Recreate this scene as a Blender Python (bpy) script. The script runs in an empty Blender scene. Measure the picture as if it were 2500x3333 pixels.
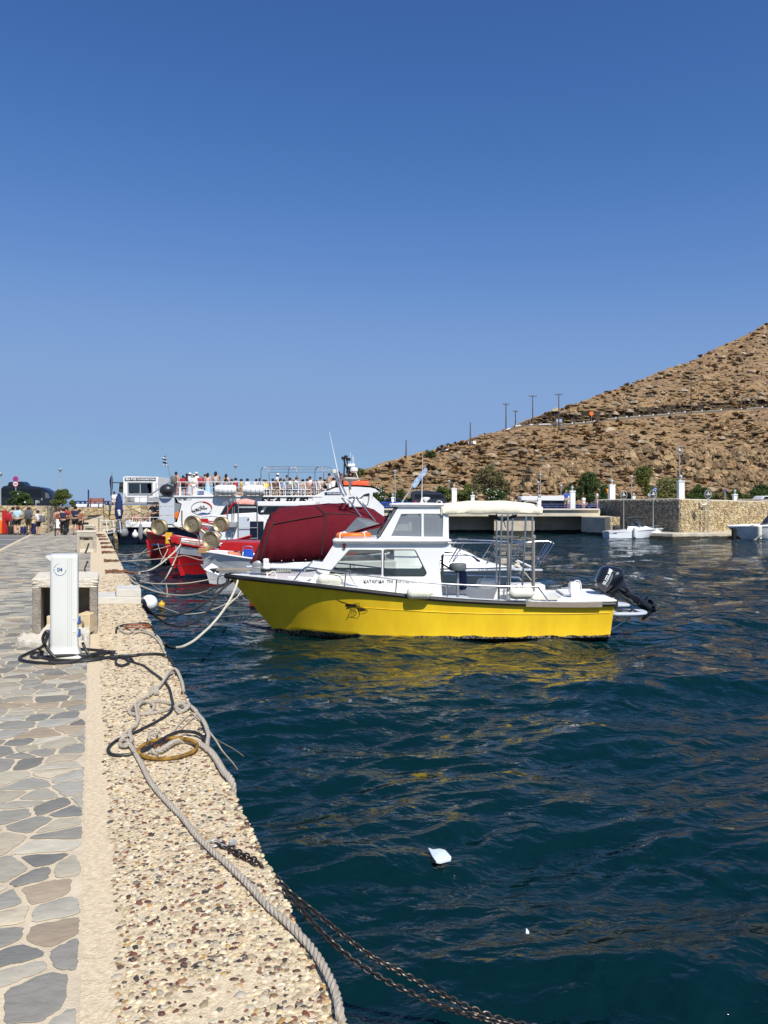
import bpy, bmesh, math, random
import numpy as np
from mathutils import Vector, Matrix
from mathutils.bvhtree import BVHTree
from mathutils.geometry import tessellate_polygon
R = math.radians
C = bpy.context.scene.collection
scene = bpy.context.scene
# camera, sky, sun, exposure
CZ, FP, CX, HY = 2.6, 2500.0, 1250.0, 1638.0
cam = bpy.data.cameras.new("camera"); cam_o = bpy.data.objects.new("camera", cam); C.objects.link(cam_o)
cam.sensor_fit = 'VERTICAL'; cam.sensor_height = 36; cam.sensor_width = 27; cam.lens = 36*FP/3333
cam.shift_y = -28.5/3333; cam.clip_start = .05; cam.clip_end = 9000
cam_o.location = (0, 0, CZ); cam_o.rotation_euler = (R(90), 0, 0)
scene.camera = cam_o
SUN_EL, SUN_AZ = R(50), R(25)
sv = Vector((math.sin(SUN_AZ)*math.cos(SUN_EL), -math.cos(SUN_AZ)*math.cos(SUN_EL), math.sin(SUN_EL)))
sl = bpy.data.lights.new("sun", 'SUN'); sl.energy = 4.9; sl.angle = R(.53); sl.color = (1, .955, .88)
so = bpy.data.objects.new("sun", sl); so.rotation_euler = sv.to_track_quat('Z', 'Y').to_euler(); C.objects.link(so)
W = bpy.data.worlds.new("World"); scene.world = W; W.use_nodes = True
wn = W.node_tree; wn.nodes.clear()
sky = wn.nodes.new('ShaderNodeTexSky'); sky.sky_type = 'NISHITA'; sky.sun_disc = False
sky.sun_elevation = SUN_EL; sky.sun_rotation = math.atan2(sv.x, sv.y)
sky.air_density = 1.0; sky.dust_density = .2; sky.ozone_density = 1.5; sky.altitude = 0
bg = wn.nodes.new('ShaderNodeBackground'); bg.inputs[1].default_value = .1
wo = wn.nodes.new('ShaderNodeOutputWorld')
v1 = wn.nodes.new('ShaderNodeVectorMath'); v1.operation = 'SCALE'; v1.inputs[3].default_value = .1
cv = wn.nodes.new('ShaderNodeRGBCurve'); v2 = wn.nodes.new('ShaderNodeVectorMath'); v2.operation = 'SCALE'; v2.inputs[3].default_value = 10
def _l(c): c /= 255.; return ((c+.055)/1.055)**2.4
_in = ((88, 113, 148), (98, 124, 160), (116, 145, 180), (145, 176, 205), (200, 221, 220), (231, 229, 232))
_out = ((57, 96, 157), (67, 108, 169), (89, 129, 187), (117, 151, 199), (129, 160, 201), (134, 163, 202))
cv.mapping.extend = 'HORIZONTAL'
for ch in range(3):
 c_ = cv.mapping.curves[ch]; c_.points[0].location = (0, 0); c_.points[1].location = (1, _l(_out[-1][ch])*1.12)
 for a_, b_ in zip(_in, _out): c_.points.new(_l(a_[ch]), _l(b_[ch]))
cv.mapping.update()
wn.links.new(sky.outputs[0], v1.inputs[0]); wn.links.new(v1.outputs[0], cv.inputs['Color']); wn.links.new(cv.outputs[0], v2.inputs[0]); wn.links.new(v2.outputs[0], bg.inputs[0]); wn.links.new(bg.outputs[0], wo.inputs[0])
scene.view_settings.view_transform = 'Standard'; scene.view_settings.look = 'None'
scene.view_settings.exposure = .18; scene.view_settings.gamma = 1
scene.render.engine = 'CYCLES'
# helpers
def P(px, py, Y): return Vector(((px-CX)*Y/FP, Y, CZ-(py-HY)*Y/FP))
def G(px, py, z=.85):
 Y = (CZ-z)*FP/(py-HY); return P(px, py, Y)
def S(r, g, b):
 def f(c):
  c /= 255.; return c/12.92 if c <= .04045 else ((c+.055)/1.055)**2.4
 return (f(r), f(g), f(b))
def nd(nt, t, **k):
 n = nt.nodes.new(t)
 for a, b in k.items():
  if a.startswith('i_'):
   key = a[2:]; key = int(key) if key.isdigit() else key.replace('_', ' ')
   n.inputs[key].default_value = b
  else: setattr(n, a, b)
 return n
def mat(name, col, rough=.5, metal=0, var=0, vs=6, bump=0, bs=40, attr=False, stretch=None, spec=.5, coat=0, col2=None, band=None, bdist=.01):
 m = bpy.data.materials.new(name); m.use_nodes = True; nt = m.node_tree; L = nt.links
 b = nt.nodes['Principled BSDF']; b.inputs['Roughness'].default_value = rough; b.inputs['Metallic'].default_value = metal
 b.inputs['Specular IOR Level'].default_value = spec; b.inputs['Coat Weight'].default_value = coat
 c4 = (*col, 1); b.inputs['Base Color'].default_value = c4
 m.diffuse_color = c4
 tc = nd(nt, 'ShaderNodeTexCoord'); mp = nd(nt, 'ShaderNodeMapping')
 L.new(tc.outputs['Object'], mp.inputs[0])
 if stretch: mp.inputs['Scale'].default_value = stretch
 out = None
 if var or col2 is not None:
  n1 = nd(nt, 'ShaderNodeTexNoise', i_Scale=vs, i_Detail=6.0, i_Roughness=.62)
  L.new(mp.outputs[0], n1.inputs['Vector'])
  rr = nd(nt, 'ShaderNodeMapRange', i_1=.3, i_2=.7); L.new(n1.outputs[0], rr.inputs[0])
  mx = nd(nt, 'ShaderNodeMix', data_type='RGBA')
  if col2 is not None: a, c_ = (*col, 1), (*col2, 1)
  else: a = tuple(x*(1-var) for x in col)+(1,); c_ = tuple(min(1, x*(1+var)) for x in col)+(1,)
  mx.inputs[6].default_value = a; mx.inputs[7].default_value = c_
  L.new(rr.outputs[0], mx.inputs[0]); out = mx.outputs[2]
 if attr:
  at = nd(nt, 'ShaderNodeAttribute', attribute_name='Col')
  if out:
   m2 = nd(nt, 'ShaderNodeMix', data_type='RGBA', blend_type='MULTIPLY'); m2.inputs[0].default_value = 1
   L.new(at.outputs[0], m2.inputs[6]); L.new(out, m2.inputs[7]); out = m2.outputs[2]
  else: out = at.outputs[0]
 if band:
  h, ca, cb = band
  sp = nd(nt, 'ShaderNodeSeparateXYZ'); L.new(tc.outputs['Object'], sp.inputs[0])
  nb = nd(nt, 'ShaderNodeTexNoise', i_Scale=2.2, i_Detail=5.0); L.new(tc.outputs['Object'], nb.inputs['Vector'])
  ad = nd(nt, 'ShaderNodeMath', operation='MULTIPLY_ADD', i_1=-.16, i_2=.08); L.new(nb.outputs[0], ad.inputs[0])
  su = nd(nt, 'ShaderNodeMath', operation='ADD'); L.new(sp.outputs[2], su.inputs[0]); L.new(ad.outputs[0], su.inputs[1])
  mr = nd(nt, 'ShaderNodeMapRange', i_1=h, i_2=h+.012, i_3=1.0, i_4=0.0); L.new(su.outputs[0], mr.inputs[0])
  n3 = nd(nt, 'ShaderNodeTexNoise', i_Scale=22.0, i_Detail=4.0); L.new(tc.outputs['Object'], n3.inputs['Vector'])
  r3 = nd(nt, 'ShaderNodeMapRange', i_1=.5, i_2=.56); L.new(n3.outputs[0], r3.inputs[0])
  mb_ = nd(nt, 'ShaderNodeMix', data_type='RGBA'); mb_.inputs[6].default_value = (*ca, 1); mb_.inputs[7].default_value = (*cb, 1)
  L.new(r3.outputs[0], mb_.inputs[0])
  mf = nd(nt, 'ShaderNodeMix', data_type='RGBA'); mf.inputs[6].default_value = c4
  if out: L.new(out, mf.inputs[6])
  L.new(mb_.outputs[2], mf.inputs[7]); L.new(mr.outputs[0], mf.inputs[0]); out = mf.outputs[2]
 if out: L.new(out, b.inputs['Base Color'])
 if bump:
  n2 = nd(nt, 'ShaderNodeTexNoise', i_Scale=bs, i_Detail=5.0); L.new(mp.outputs[0], n2.inputs['Vector'])
  bp = nd(nt, 'ShaderNodeBump', i_Strength=bump, i_Distance=bdist); L.new(n2.outputs[0], bp.inputs['Height'])
  L.new(bp.outputs[0], b.inputs['Normal'])
 return m
def glassmat(name, tint=(.75, .8, .8), refl=.12, milk=0.0):
 m = bpy.data.materials.new(name); m.use_nodes = True; nt = m.node_tree; nt.nodes.clear(); L = nt.links
 o = nd(nt, 'ShaderNodeOutputMaterial'); t = nd(nt, 'ShaderNodeBsdfTransparent', i_0=(*tint, 1))
 g = nd(nt, 'ShaderNodeBsdfGlossy', i_0=(1, 1, 1, 1), i_Roughness=.02)
 f = nd(nt, 'ShaderNodeFresnel', i_0=1.5)
 ad = nd(nt, 'ShaderNodeMath', operation='ADD', i_1=refl); L.new(f.outputs[0], ad.inputs[0])
 if milk:
  df = nd(nt, 'ShaderNodeBsdfDiffuse', i_0=(.55, .58, .60, 1)); y = nd(nt, 'ShaderNodeMixShader', i_0=milk); L.new(t.outputs[0], y.inputs[1]); L.new(df.outputs[0], y.inputs[2]); t = y
 x = nd(nt, 'ShaderNodeMixShader'); L.new(ad.outputs[0], x.inputs[0]); L.new(t.outputs[0], x.inputs[1]); L.new(g.outputs[0], x.inputs[2])
 L.new(x.outputs[0], o.inputs[0]); return m
ORG = {}
SHEAR = {}
SPLIT = {'pier', 'hem', 'rail_guard', 'wiper', 'roof_grab_rail', 'platform_strut', 'platform_slats', 'window_post', 'stern_ladder', 'stud', 'signal_lamp', 'life_float', 'panel_groove', 'strap', 'wheel', 'bathing_platform', 'band', 'hull_stripe', 'shoes', 'eyes', 'cabin_glass', 'painted_band', 'spray_rail', 'gunwale', 'rod_holder', 'bimini_frame', 'trim', 'searchlight', 'posts'}
def tag(o, label=None, cat=None, group=None, kind=None):
 if label: o['label'] = label
 if cat: o['category'] = cat
 if group: o['group'] = group
 if kind: o['kind'] = kind
 return o
def thing(name, label, cat, loc=(0, 0, 0), group=None):
 o = bpy.data.objects.new(name, None); C.objects.link(o); o.location = loc; o.empty_display_size = .2
 ORG[o.name] = Vector(loc); return tag(o, label, cat, group)
def smooth_mesh(me, ang=38):
 me.polygons.foreach_set('use_smooth', [True]*len(me.polygons))
 me.set_sharp_from_angle(angle=R(ang))
class MB:
 def __init__(s): s.v = []; s.f = []; s.c = []; s.cur = (1, 1, 1)
 def add(s, vs, fs):
  n = len(s.v); s.v += [tuple(p) for p in vs]; s.f += [tuple(i+n for i in f) for f in fs]; s.c += [s.cur]*len(vs)
  return s
 def box(s, c, d, rz=0, M=None):
  x, y, z = d[0]/2, d[1]/2, d[2]/2
  vs = [Vector((a*x, b*y, e*z)) for a in (-1, 1) for b in (-1, 1) for e in (-1, 1)]
  if M is None: M = Matrix.Rotation(rz, 3, 'Z')
  vs = [M @ p+Vector(c) for p in vs]
  return s.add(vs, [(0, 1, 3, 2), (4, 6, 7, 5), (0, 4, 5, 1), (2, 3, 7, 6), (0, 2, 6, 4), (1, 5, 7, 3)])
 def pbox(s, x0, y0, x1, y1, Y, dep):
  a = P(x0, y1, Y); b = P(x1, y0, Y)
  return s.box(((a.x+b.x)/2, Y+dep/2, (a.z+b.z)/2), (abs(b.x-a.x), dep, abs(b.z-a.z)))
 def loft(s, rings, closed=True, cap=True):
  n = len(rings[0]); vs = [p for r in rings for p in r]; fs = []
  for i in range(len(rings)-1):
   for j in range(n if closed else n-1):
    k = (j+1) % n
    fs.append((i*n+j, i*n+k, (i+1)*n+k, (i+1)*n+j))
  if cap and closed:
   fs.append(tuple(range(n-1, -1, -1))); m = (len(rings)-1)*n; fs.append(tuple(range(m, m+n)))
  return s.add(vs, fs)
 def tube(s, pts, r, n=8, closed=False, flat=1):
  pts = [Vector(p) for p in pts]; m = len(pts)
  rs = r if isinstance(r, (list, tuple)) else [r]*m
  T = []
  for i in range(m):
   if closed: t = pts[(i+1) % m]-pts[i-1]
   else: t = pts[min(i+1, m-1)]-pts[max(i-1, 0)]
   T.append(t.normalized() if t.length > 1e-9 else Vector((0, 0, 1)))
  up = Vector((0, 0, 1)) if abs(T[0].z) < .9 else Vector((0, 1, 0))
  N_ = T[0].cross(up).normalized(); rings = []
  for i in range(m):
   N_ = (N_-T[i]*N_.dot(T[i])); N_.normalize(); B = T[i].cross(N_)
   rings.append([pts[i]+(N_*math.cos(2*math.pi*k/n)+B*math.sin(2*math.pi*k/n)*flat)*rs[i] for k in range(n)])
  if closed: rings.append(rings[0])
  return s.loft(rings, True, not closed)
 def lathe(s, prof, o, ax=(0, 0, 1), n=16):
  ax = Vector(ax).normalized(); u = ax.orthogonal().normalized(); w = ax.cross(u); o = Vector(o)
  rings = [[o+ax*z+(u*math.cos(2*math.pi*k/n)+w*math.sin(2*math.pi*k/n))*max(r, 1e-4) for k in range(n)] for r, z in prof]
  return s.loft(rings)
 def ball(s, c, r, nu=12, nv=8, M=None):
  r = (r, r, r) if isinstance(r, (int, float)) else r; c = Vector(c); rings = []
  for i in range(nv+1):
   a = math.pi*i/nv; rr = max(math.sin(a), .003)
   ring = [Vector((rr*math.cos(2*math.pi*k/nu)*r[0], rr*math.sin(2*math.pi*k/nu)*r[1], -math.cos(a)*r[2])) for k in range(nu)]
   rings.append([(M @ p if M else p)+c for p in ring])
  return s.loft(rings)
 def prism(s, poly, dv):
  n = len(poly); dv = Vector(dv); a = [Vector(p) for p in poly]; b = [p+dv for p in a]
  fs = [tuple(range(n)), tuple(range(2*n-1, n-1, -1))]+[(i, i+n, (i+1) % n+n, (i+1) % n) for i in range(n)]
  return s.add(a+b, fs)
 def pprism(s, poly, Y, dep): return s.prism([P(x, y, Y) for x, y in poly], (0, dep, 0))
 def panel(s, outer, holes, Y, th, slope=None):
  fn = slope or (lambda x, y: P(x, y, Y))
  loops = [outer]+holes; L3 = [[fn(x, y) for x, y in l] for l in loops]
  flat = [p for l in L3 for p in l]; n = len(flat)
  tri = tessellate_polygon([[Vector((p.x, p.z, 0)) for p in l] for l in L3])
  vs = flat+[p+Vector((0, th, 0)) for p in flat]; fs = []
  for t in tri: fs.append(tuple(t)); fs.append(tuple(i+n for i in reversed(t)))
  k = 0
  for l in L3:
   m = len(l)
   for i in range(m): fs.append((k+i, k+(i+1) % m, k+(i+1) % m+n, k+i+n))
   k += m
  return s.add(vs, fs)
 def build(s, name, m, parent=None, label=None, cat=None, group=None, kind=None, smooth=38, bevel=0, org=None):
  if name in SPLIT and parent:
   comp = list(range(len(s.v)))
   def fd(x):
    while comp[x] != x: comp[x] = comp[comp[x]]; x = comp[x]
    return x
   for f in s.f:
    a = fd(f[0])
    for q in f[1:]: comp[fd(q)] = a
   roots = {}
   for i in range(len(s.v)): roots.setdefault(fd(i), []).append(i)
   if len(roots) > 1:
    o = None
    for k, idx in roots.items():
     mp_ = {j: n for n, j in enumerate(idx)}; m2 = MB(); m2.v = [s.v[j] for j in idx]; m2.c = [s.c[j] for j in idx]; m2.f = [tuple(mp_[j] for j in f) for f in s.f if fd(f[0]) == k]
     o = m2.build(name+' ', m, parent, label, None, None, kind, smooth, bevel); o.name = name
    return o
  name = name.strip(); rt = parent
  while rt is not None and rt.parent: rt = rt.parent
  if rt is not None and rt.name in SHEAR: s.v = [(p[0]-.36*(p[1]-SHEAR[rt.name]), p[1], p[2]) for p in s.v]
  o0 = ORG[parent.name] if parent else Vector(org) if org is not None else Vector((0, 0, 0))
  me = bpy.data.meshes.new(name)
  me.from_pydata([(p[0]-o0.x, p[1]-o0.y, p[2]-o0.z) for p in s.v], [], s.f)
  if any(c != (1, 1, 1) for c in s.c):
   at = me.color_attributes.new('Col', 'FLOAT_COLOR', 'POINT')
   at.data.foreach_set('color', np.array([(c[0], c[1], c[2], 1) for c in s.c], 'f').ravel())
  bm = bmesh.new(); bm.from_mesh(me); bmesh.ops.recalc_face_normals(bm, faces=bm.faces); bm.to_mesh(me); bm.free()
  if smooth: smooth_mesh(me, smooth)
  me.materials.append(m)
  o = bpy.data.objects.new(name, me); C.objects.link(o)
  if parent: o.parent = parent; ORG[o.name] = o0
  else: o.location = o0; ORG[o.name] = o0
  if bevel:
   b = o.modifiers.new('bevel', 'BEVEL'); b.width = bevel; b.segments = 2; b.limit_method = 'ANGLE'; b.angle_limit = R(40)
  return tag(o, label, cat, group, kind)
def npmesh(name, V, F, m, col=None, parent=None, smooth=True, **kw):
 me = bpy.data.meshes.new(name); V = np.asarray(V, 'f'); F = np.asarray(F, 'i'); k = F.shape[1]
 me.vertices.add(len(V)); me.vertices.foreach_set('co', V.ravel())
 me.loops.add(F.size); me.loops.foreach_set('vertex_index', F.ravel())
 me.polygons.add(len(F)); me.polygons.foreach_set('loop_start', np.arange(0, F.size, k, dtype='i'))
 me.polygons.foreach_set('use_smooth', np.full(len(F), smooth))
 me.update(calc_edges=True)
 if col is not None:
  at = me.color_attributes.new('Col', 'FLOAT_COLOR', 'POINT')
  c = np.ones((len(V), 4), 'f'); c[:, :3] = col; at.data.foreach_set('color', c.ravel())
 me.materials.append(m); o = bpy.data.objects.new(name, me); C.objects.link(o)
 if parent: o.parent = parent; ORG[o.name] = ORG[parent.name]
 return tag(o, **kw)
def cr(pts, n=8, closed=False):
 pts = [Vector(p) for p in pts]; m = len(pts); out = []
 rng = range(m) if closed else range(m-1)
 for i in rng:
  if closed: p0, p1, p2, p3 = pts[i-1], pts[i], pts[(i+1) % m], pts[(i+2) % m]
  else: p0, p1, p2, p3 = pts[max(i-1, 0)], pts[i], pts[i+1], pts[min(i+2, m-1)]
  for k in range(n):
   t = k/n
   out.append(.5*((2*p1)+(p2-p0)*t+(2*p0-5*p1+4*p2-p3)*t*t+(3*p1-p0-3*p2+p3)*t**3))
 if not closed: out.append(pts[-1])
 return out
def ifn(tab):
 xs = [a for a, b in tab]; pp = cr([(a, b, 0) for a, b in tab], 12); X = [p.x for p in pp]; Yv = [p.y for p in pp]
 return lambda x: float(np.interp(x, X, Yv))
def rnd(poly, r, n=4):
 out = []; m = len(poly)
 for i in range(m):
  p = Vector(poly[i]).to_2d(); a = Vector(poly[i-1]).to_2d(); b = Vector(poly[(i+1) % m]).to_2d()
  da = (a-p); db = (b-p); ra = min(r, da.length*.45); rb = min(r, db.length*.45)
  q0 = p+da.normalized()*ra; q1 = p+db.normalized()*rb
  for k in range(n+1):
   t = k/n; out.append(tuple(q0*(1-t)**2+p*2*t*(1-t)+q1*t*t))
 return out
def puff(mb, poly, fn, half, layers=5, pw=.5):
 c = Vector((sum(p[0] for p in poly)/len(poly), sum(p[1] for p in poly)/len(poly)))
 rings = []
 for i in range(-layers, layers+1):
  t = i/layers; sc = max((1-abs(t)**2.6)**pw, .12)
  rings.append([fn(c.x+(p[0]-c.x)*sc, c.y+(p[1]-c.y)*sc)+Vector((0, t*half, 0)) for p in poly])
 mb.loft(rings)
def hash2(i, j, s): 
 h = (i*374761393+j*668265263+s*2147483647) & 0xffffffff
 h = ((h ^ (h >> 13))*1274126177) & 0xffffffff
 return ((h ^ (h >> 16)) & 0xffffff)/float(0xffffff)
def vnoise(x, y, s=0):
 xi = np.floor(x).astype(np.int64); yi = np.floor(y).astype(np.int64); fx = x-xi; fy = y-yi
 fx = fx*fx*fx*(fx*(fx*6-15)+10); fy = fy*fy*fy*(fy*(fy*6-15)+10)
 a = hash2(xi, yi, s); b = hash2(xi+1, yi, s); c = hash2(xi, yi+1, s); d = hash2(xi+1, yi+1, s)
 return (a*(1-fx)+b*fx)*(1-fy)+(c*(1-fx)+d*fx)*fy
def fbm(x, y, o=5, s=0, g=.5):
 r = 0; a = 1; t = 0
 for k in range(o): r = r+a*vnoise(x*2**k+k*17.3, y*2**k+k*9.1, s+k); t += a; a *= g
 return r/t
def textobj(name, s, m, parent, o, ux, uy, width=None, height=None, depth=.002, shear=0, bold=0, warp=None, **kw):
 cu = bpy.data.curves.new(name, 'FONT'); cu.body = s; cu.extrude = .02; cu.offset = bold; cu.shear = shear
 t = bpy.data.objects.new(name, cu); C.objects.link(t); bpy.context.view_layer.update()
 me = bpy.data.meshes.new_from_object(t.evaluated_get(bpy.context.evaluated_depsgraph_get()))
 bpy.data.objects.remove(t); bpy.data.curves.remove(cu)
 V = np.array([v.co[:] for v in me.vertices]); 
 if len(V) == 0: return None
 lo = V.min(0); hi = V.max(0); w = hi[0]-lo[0]; h = hi[1]-lo[1]
 sy = height/h if height else width/w; sx = width/w if width else sy
 o = Vector(o); ux = Vector(ux).normalized(); uy = Vector(uy).normalized(); un = ux.cross(uy)
 og = ORG[parent.name] if parent else Vector((0, 0, 0))
 for v in me.vertices:
  p = o+ux*((v.co.x-lo[0])*sx)+uy*((v.co.y-lo[1])*sy)
  if warp: p = warp(p)
  v.co = p+un*(depth if v.co.z > 0 else -depth*.2)-og
 me.materials.clear(); me.materials.append(m); me.name = name
 ob = bpy.data.objects.new(name, me); C.objects.link(ob)
 if parent: ob.parent = parent; ORG[ob.name] = og
 return tag(ob, **kw)
def ptext(name, s, m, parent, x0, y0, x1, y1, Y, **k): # writing on a plane that faces the camera side
 a = P(x0, y1, Y); b = P(x1, y0, Y)
 return textobj(name, s, m, parent, a, (1, 0, 0), (0, 0, 1), width=b.x-a.x, height=b.z-a.z, **k)
def cells(w, h, sx, sy, gap, seed, jit=.8, brick=True):
 rg = random.Random(seed); nx = int(w/sx)+3; ny = int(h/sy)+3; pt = {}
 for i in range(-2, nx+2):
  for j in range(-2, ny+2):
   pt[i, j] = ((i+.5+(.5 if brick and j % 2 else 0)+(rg.random()-.5)*jit), (j+.5+(rg.random()-.5)*jit))
 out = []
 for i in range(-1, nx+1):
  for j in range(-1, ny+1):
   px, py = pt[i, j]
   if not (-.2 <= px*sx <= w+.2*sx and -.2 <= py*sy <= h+.2*sy): continue
   poly = [(px-1.5, py-1.5), (px+1.5, py-1.5), (px+1.5, py+1.5), (px-1.5, py+1.5)]
   for di in (-2, -1, 0, 1, 2):
    for dj in (-2, -1, 0, 1, 2):
     if (di or dj) and (i+di, j+dj) in pt:
      qx, qy = pt[i+di, j+dj]; nx_, ny_ = qx-px, qy-py; L = math.hypot(nx_, ny_)
      if L > 3.2 or L < 1e-6: continue
      nx_ /= L; ny_ /= L; g_ = math.hypot(gap*nx_/sx, gap*ny_/sy)
      d = (px+qx)/2*nx_+(py+qy)/2*ny_-g_*.5
      res = []; m = len(poly)
      for k in range(m):
       a = poly[k]; b = poly[(k+1) % m]; da = a[0]*nx_+a[1]*ny_-d; db = b[0]*nx_+b[1]*ny_-d
       if da <= 0: res.append(a)
       if (da < 0 < db) or (db < 0 < da):
        t = da/(da-db); res.append((a[0]+(b[0]-a[0])*t, a[1]+(b[1]-a[1])*t))
      poly = res
      if len(poly) < 3: break
    if len(poly) < 3: break
   if len(poly) < 3: continue
   pl = [(x*sx, y*sy) for x, y in poly]
   pl = [(min(max(x, 0), w), min(max(y, 0), h)) for x, y in pl]
   A = abs(sum(pl[k][0]*pl[(k+1) % len(pl)][1]-pl[(k+1) % len(pl)][0]*pl[k][1] for k in range(len(pl))))/2
   if A < sx*sy*.12: continue
   # corner cutting and a slightly broken outline
   q = []
   for k in range(len(pl)):
    a = Vector(pl[k]); b = Vector(pl[(k+1) % len(pl)]); e = b-a
    if e.length < .02*sx: continue
    nn = Vector((-e.y, e.x)).normalized()*min(sx, sy)
    q.append(a+e*.13); q.append(a+e*.33+nn*rg.uniform(-.035, .03)); q.append(a+e*.5+nn*rg.uniform(-.03, .03)); q.append(a+e*.68+nn*rg.uniform(-.035, .03)); q.append(a+e*.88)
   if len(q) > 5: out.append([(a.x, a.y) for a in q])
 return out
def stones(mb, polys, fn, hgt, cols, seed=1, hv=.4):
 rg = random.Random(seed)
 for pl in polys:
  c = Vector((sum(p[0] for p in pl)/len(pl), sum(p[1] for p in pl)/len(pl)))
  h = hgt*(1+rg.uniform(-hv, hv)); k = rg.choice(cols); f = rg.uniform(.82, 1.15); mb.cur = tuple(x*f for x in k)
  tx = rg.uniform(-.15, .15)*hgt; ty = rg.uniform(-.15, .15)*hgt
  rings = []
  for sc, z in ((1.0, 0), (.985, h*.7), (.93, h)):
   rings.append([fn(c.x+(p[0]-c.x)*sc, c.y+(p[1]-c.y)*sc, z+(tx if p[0] > c.x else -tx)*(z > 0)) for p in pl])
  n = len(pl); vs = [p for r in rings for p in r]; fs = []
  for i in range(2):
   for j in range(n): fs.append((i*n+j, i*n+(j+1) % n, (i+1)*n+(j+1) % n, (i+1)*n+j))
  fs.append(tuple(range(2*n, 3*n))); mb.add(vs, fs)
 mb.cur = (1, 1, 1)
rg = random.Random(7)
# materials
M_ = {}
def mm(k, *a, **kw):
 M_[k] = mat(k, *a, **kw); return M_[k]
mm('gelcoat_white', (.80, .80, .78), .28, var=.03, vs=1.5, coat=.2)
mm('white_paint', (.78, .78, .76), .5, var=.05, vs=3)
mm('cream_fender', (.72, .70, .58), .45, var=.08, vs=9)
mm('chrome', (.62, .62, .62), .22, metal=1, var=.12, vs=14)
mm('grey_metal', (.36, .37, .38), .45, metal=.6, var=.15, vs=10)
mm('black_rubber', (.016, .016, .017), .5, var=.3, vs=12, bump=.1, bs=60)
mm('black_gloss', (.011, .012, .016), .14, coat=.6)
mm('black_plastic', (.02, .02, .022), .4)
mm('yellow_hull', (.97, .605, .022), .32, var=.12, vs=2.6, stretch=(1, 1, .35), coat=.2, band=(.035, (.02, .017, .01), (.22, .20, .17)))
mm('orange', (.80, .17, .015), .5, var=.08)
mm('red_paint', (.44, .011, .013), .38, var=.14, vs=3)
mm('red_hull', (.40, .010, .013), .38, var=.14, vs=2.5, band=(.1, (.01, .02, .05), (.02, .03, .07)))
mm('white_hull', (.78, .79, .78), .35, var=.05, vs=2, band=(.05, (.25, .02, .015), (.14, .02, .02)))
mm('navy_hull', (.006, .01, .028), .3, coat=.3)
mm('navy_cloth', (.012, .025, .10), .85, var=.2)
mm('blue_paint', (.01, .06, .34), .45, var=.1)
mm('maroon_cloth', (.108, .006, .013), .9, spec=.2, var=.14, vs=2.5, bump=.5, bs=3.5, bdist=.05)
mm('black_trim', (.012, .011, .012), .7)
mm('cream_cloth', (.76, .70, .55), .85, var=.06, vs=4, bump=.6, bs=5, bdist=.03)
mm('brass', (.40, .32, .19), .42, metal=.75, var=.2, vs=9)
mm('old_wood', (.27, .23, .18), .8, var=.25, vs=10, stretch=(1, 8, 8), bump=.3)
mm('varnish_wood', (.30, .10, .04), .5, var=.3, vs=8, stretch=(1, 6, 6))
mm('rope_grey', (.38, .335, .27), .95, var=.18, vs=40, bump=.5, bs=260, bdist=.003)
mm('rope_cream', (.62, .57, .44), .9, var=.12, vs=30, bump=.4, bs=240, bdist=.003)
mm('rope_white', (.66, .64, .58), .9, var=.12, vs=40, bump=.5, bs=260, bdist=.003)
mm('rope_black', (.018, .018, .02), .7, var=.3, vs=40)
mm('rope_rust', (.20, .085, .045), .95, var=.4, vs=30)
mm('chain_steel', (.085, .082, .08), .42, metal=.8, col2=(.085, .06, .045), vs=14)
mm('ring_rust', (.46, .25, .02), .7, col2=(.035, .014, .008), vs=17, bump=.4, bs=60)
mm('plastic_bag', (.62, .70, .72), .4, bump=.4, bs=30)
mm('pedestal_grp', (.70, .71, .66), .32, var=.02, coat=.2)
mm('pedestal_line', (.30, .31, .30), .5)
mm('text_blue', (.02, .075, .26), .5)
mm('text_black', (.01, .01, .01), .5)
mm('text_white', (.8, .8, .8), .5)
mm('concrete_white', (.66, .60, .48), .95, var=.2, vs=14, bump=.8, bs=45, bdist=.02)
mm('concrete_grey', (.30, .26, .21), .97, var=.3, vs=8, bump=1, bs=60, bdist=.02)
mm('marble', (.60, .57, .50), .6, var=.12, vs=5, stretch=(1, 1, 5))
mm('brick_tan', (.60, .47, .28), .95, var=.12, vs=20, bump=.6, bs=80)
mm('asphalt', (.16, .15, .14), .95, var=.15, vs=30)
mm('blue_tap', (.02, .10, .35), .35)
mm('blue_tarp', (.015, .09, .5), .4, var=.1)
mm('coral', (.70, .22, .12), .7)
mm('dark_int', (.03, .032, .035), .8)
mm('lamp_glass', (.45, .48, .47), .2)
mm('galv', (.42, .43, .43), .5, metal=.4, var=.1)
mm('pole_wood', (.10, .075, .055), .9)
mm('yellow_paint', (.72, .40, .02), .45, var=.05)
mm('vinyl_grey', (.10, .115, .125), .6)
mm('ball_black', (.025, .027, .03), .35, var=.2, vs=5)
mm('fender_grey', (.20, .21, .22), .6, var=.3, vs=8)
mm('door_grey', (.52, .56, .62), .5)
glass = glassmat('clear_glass', (.90, .92, .91), .04)
glass_dark = glassmat('smoked_glass', (.10, .11, .12), .08)
vinyl = glassmat('clear_vinyl', (.85, .88, .90), .04, .30)
# quay frame: a along the quay, b across it (positive = towards the water)
QD = Vector((-.38, 1, 0)).normalized(); QN = Vector((1, .38, 0)).normalized(); QO = Vector((.8575, 0, .85))
def Q(a, b, z=0): return QO+QD*a+QN*b+Vector((0, 0, z))
def qinv(p): d = Vector((p.x, p.y, 0))-Vector((QO.x, QO.y, 0)); return d.dot(QD), d.dot(QN)
BS = -.834
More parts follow.
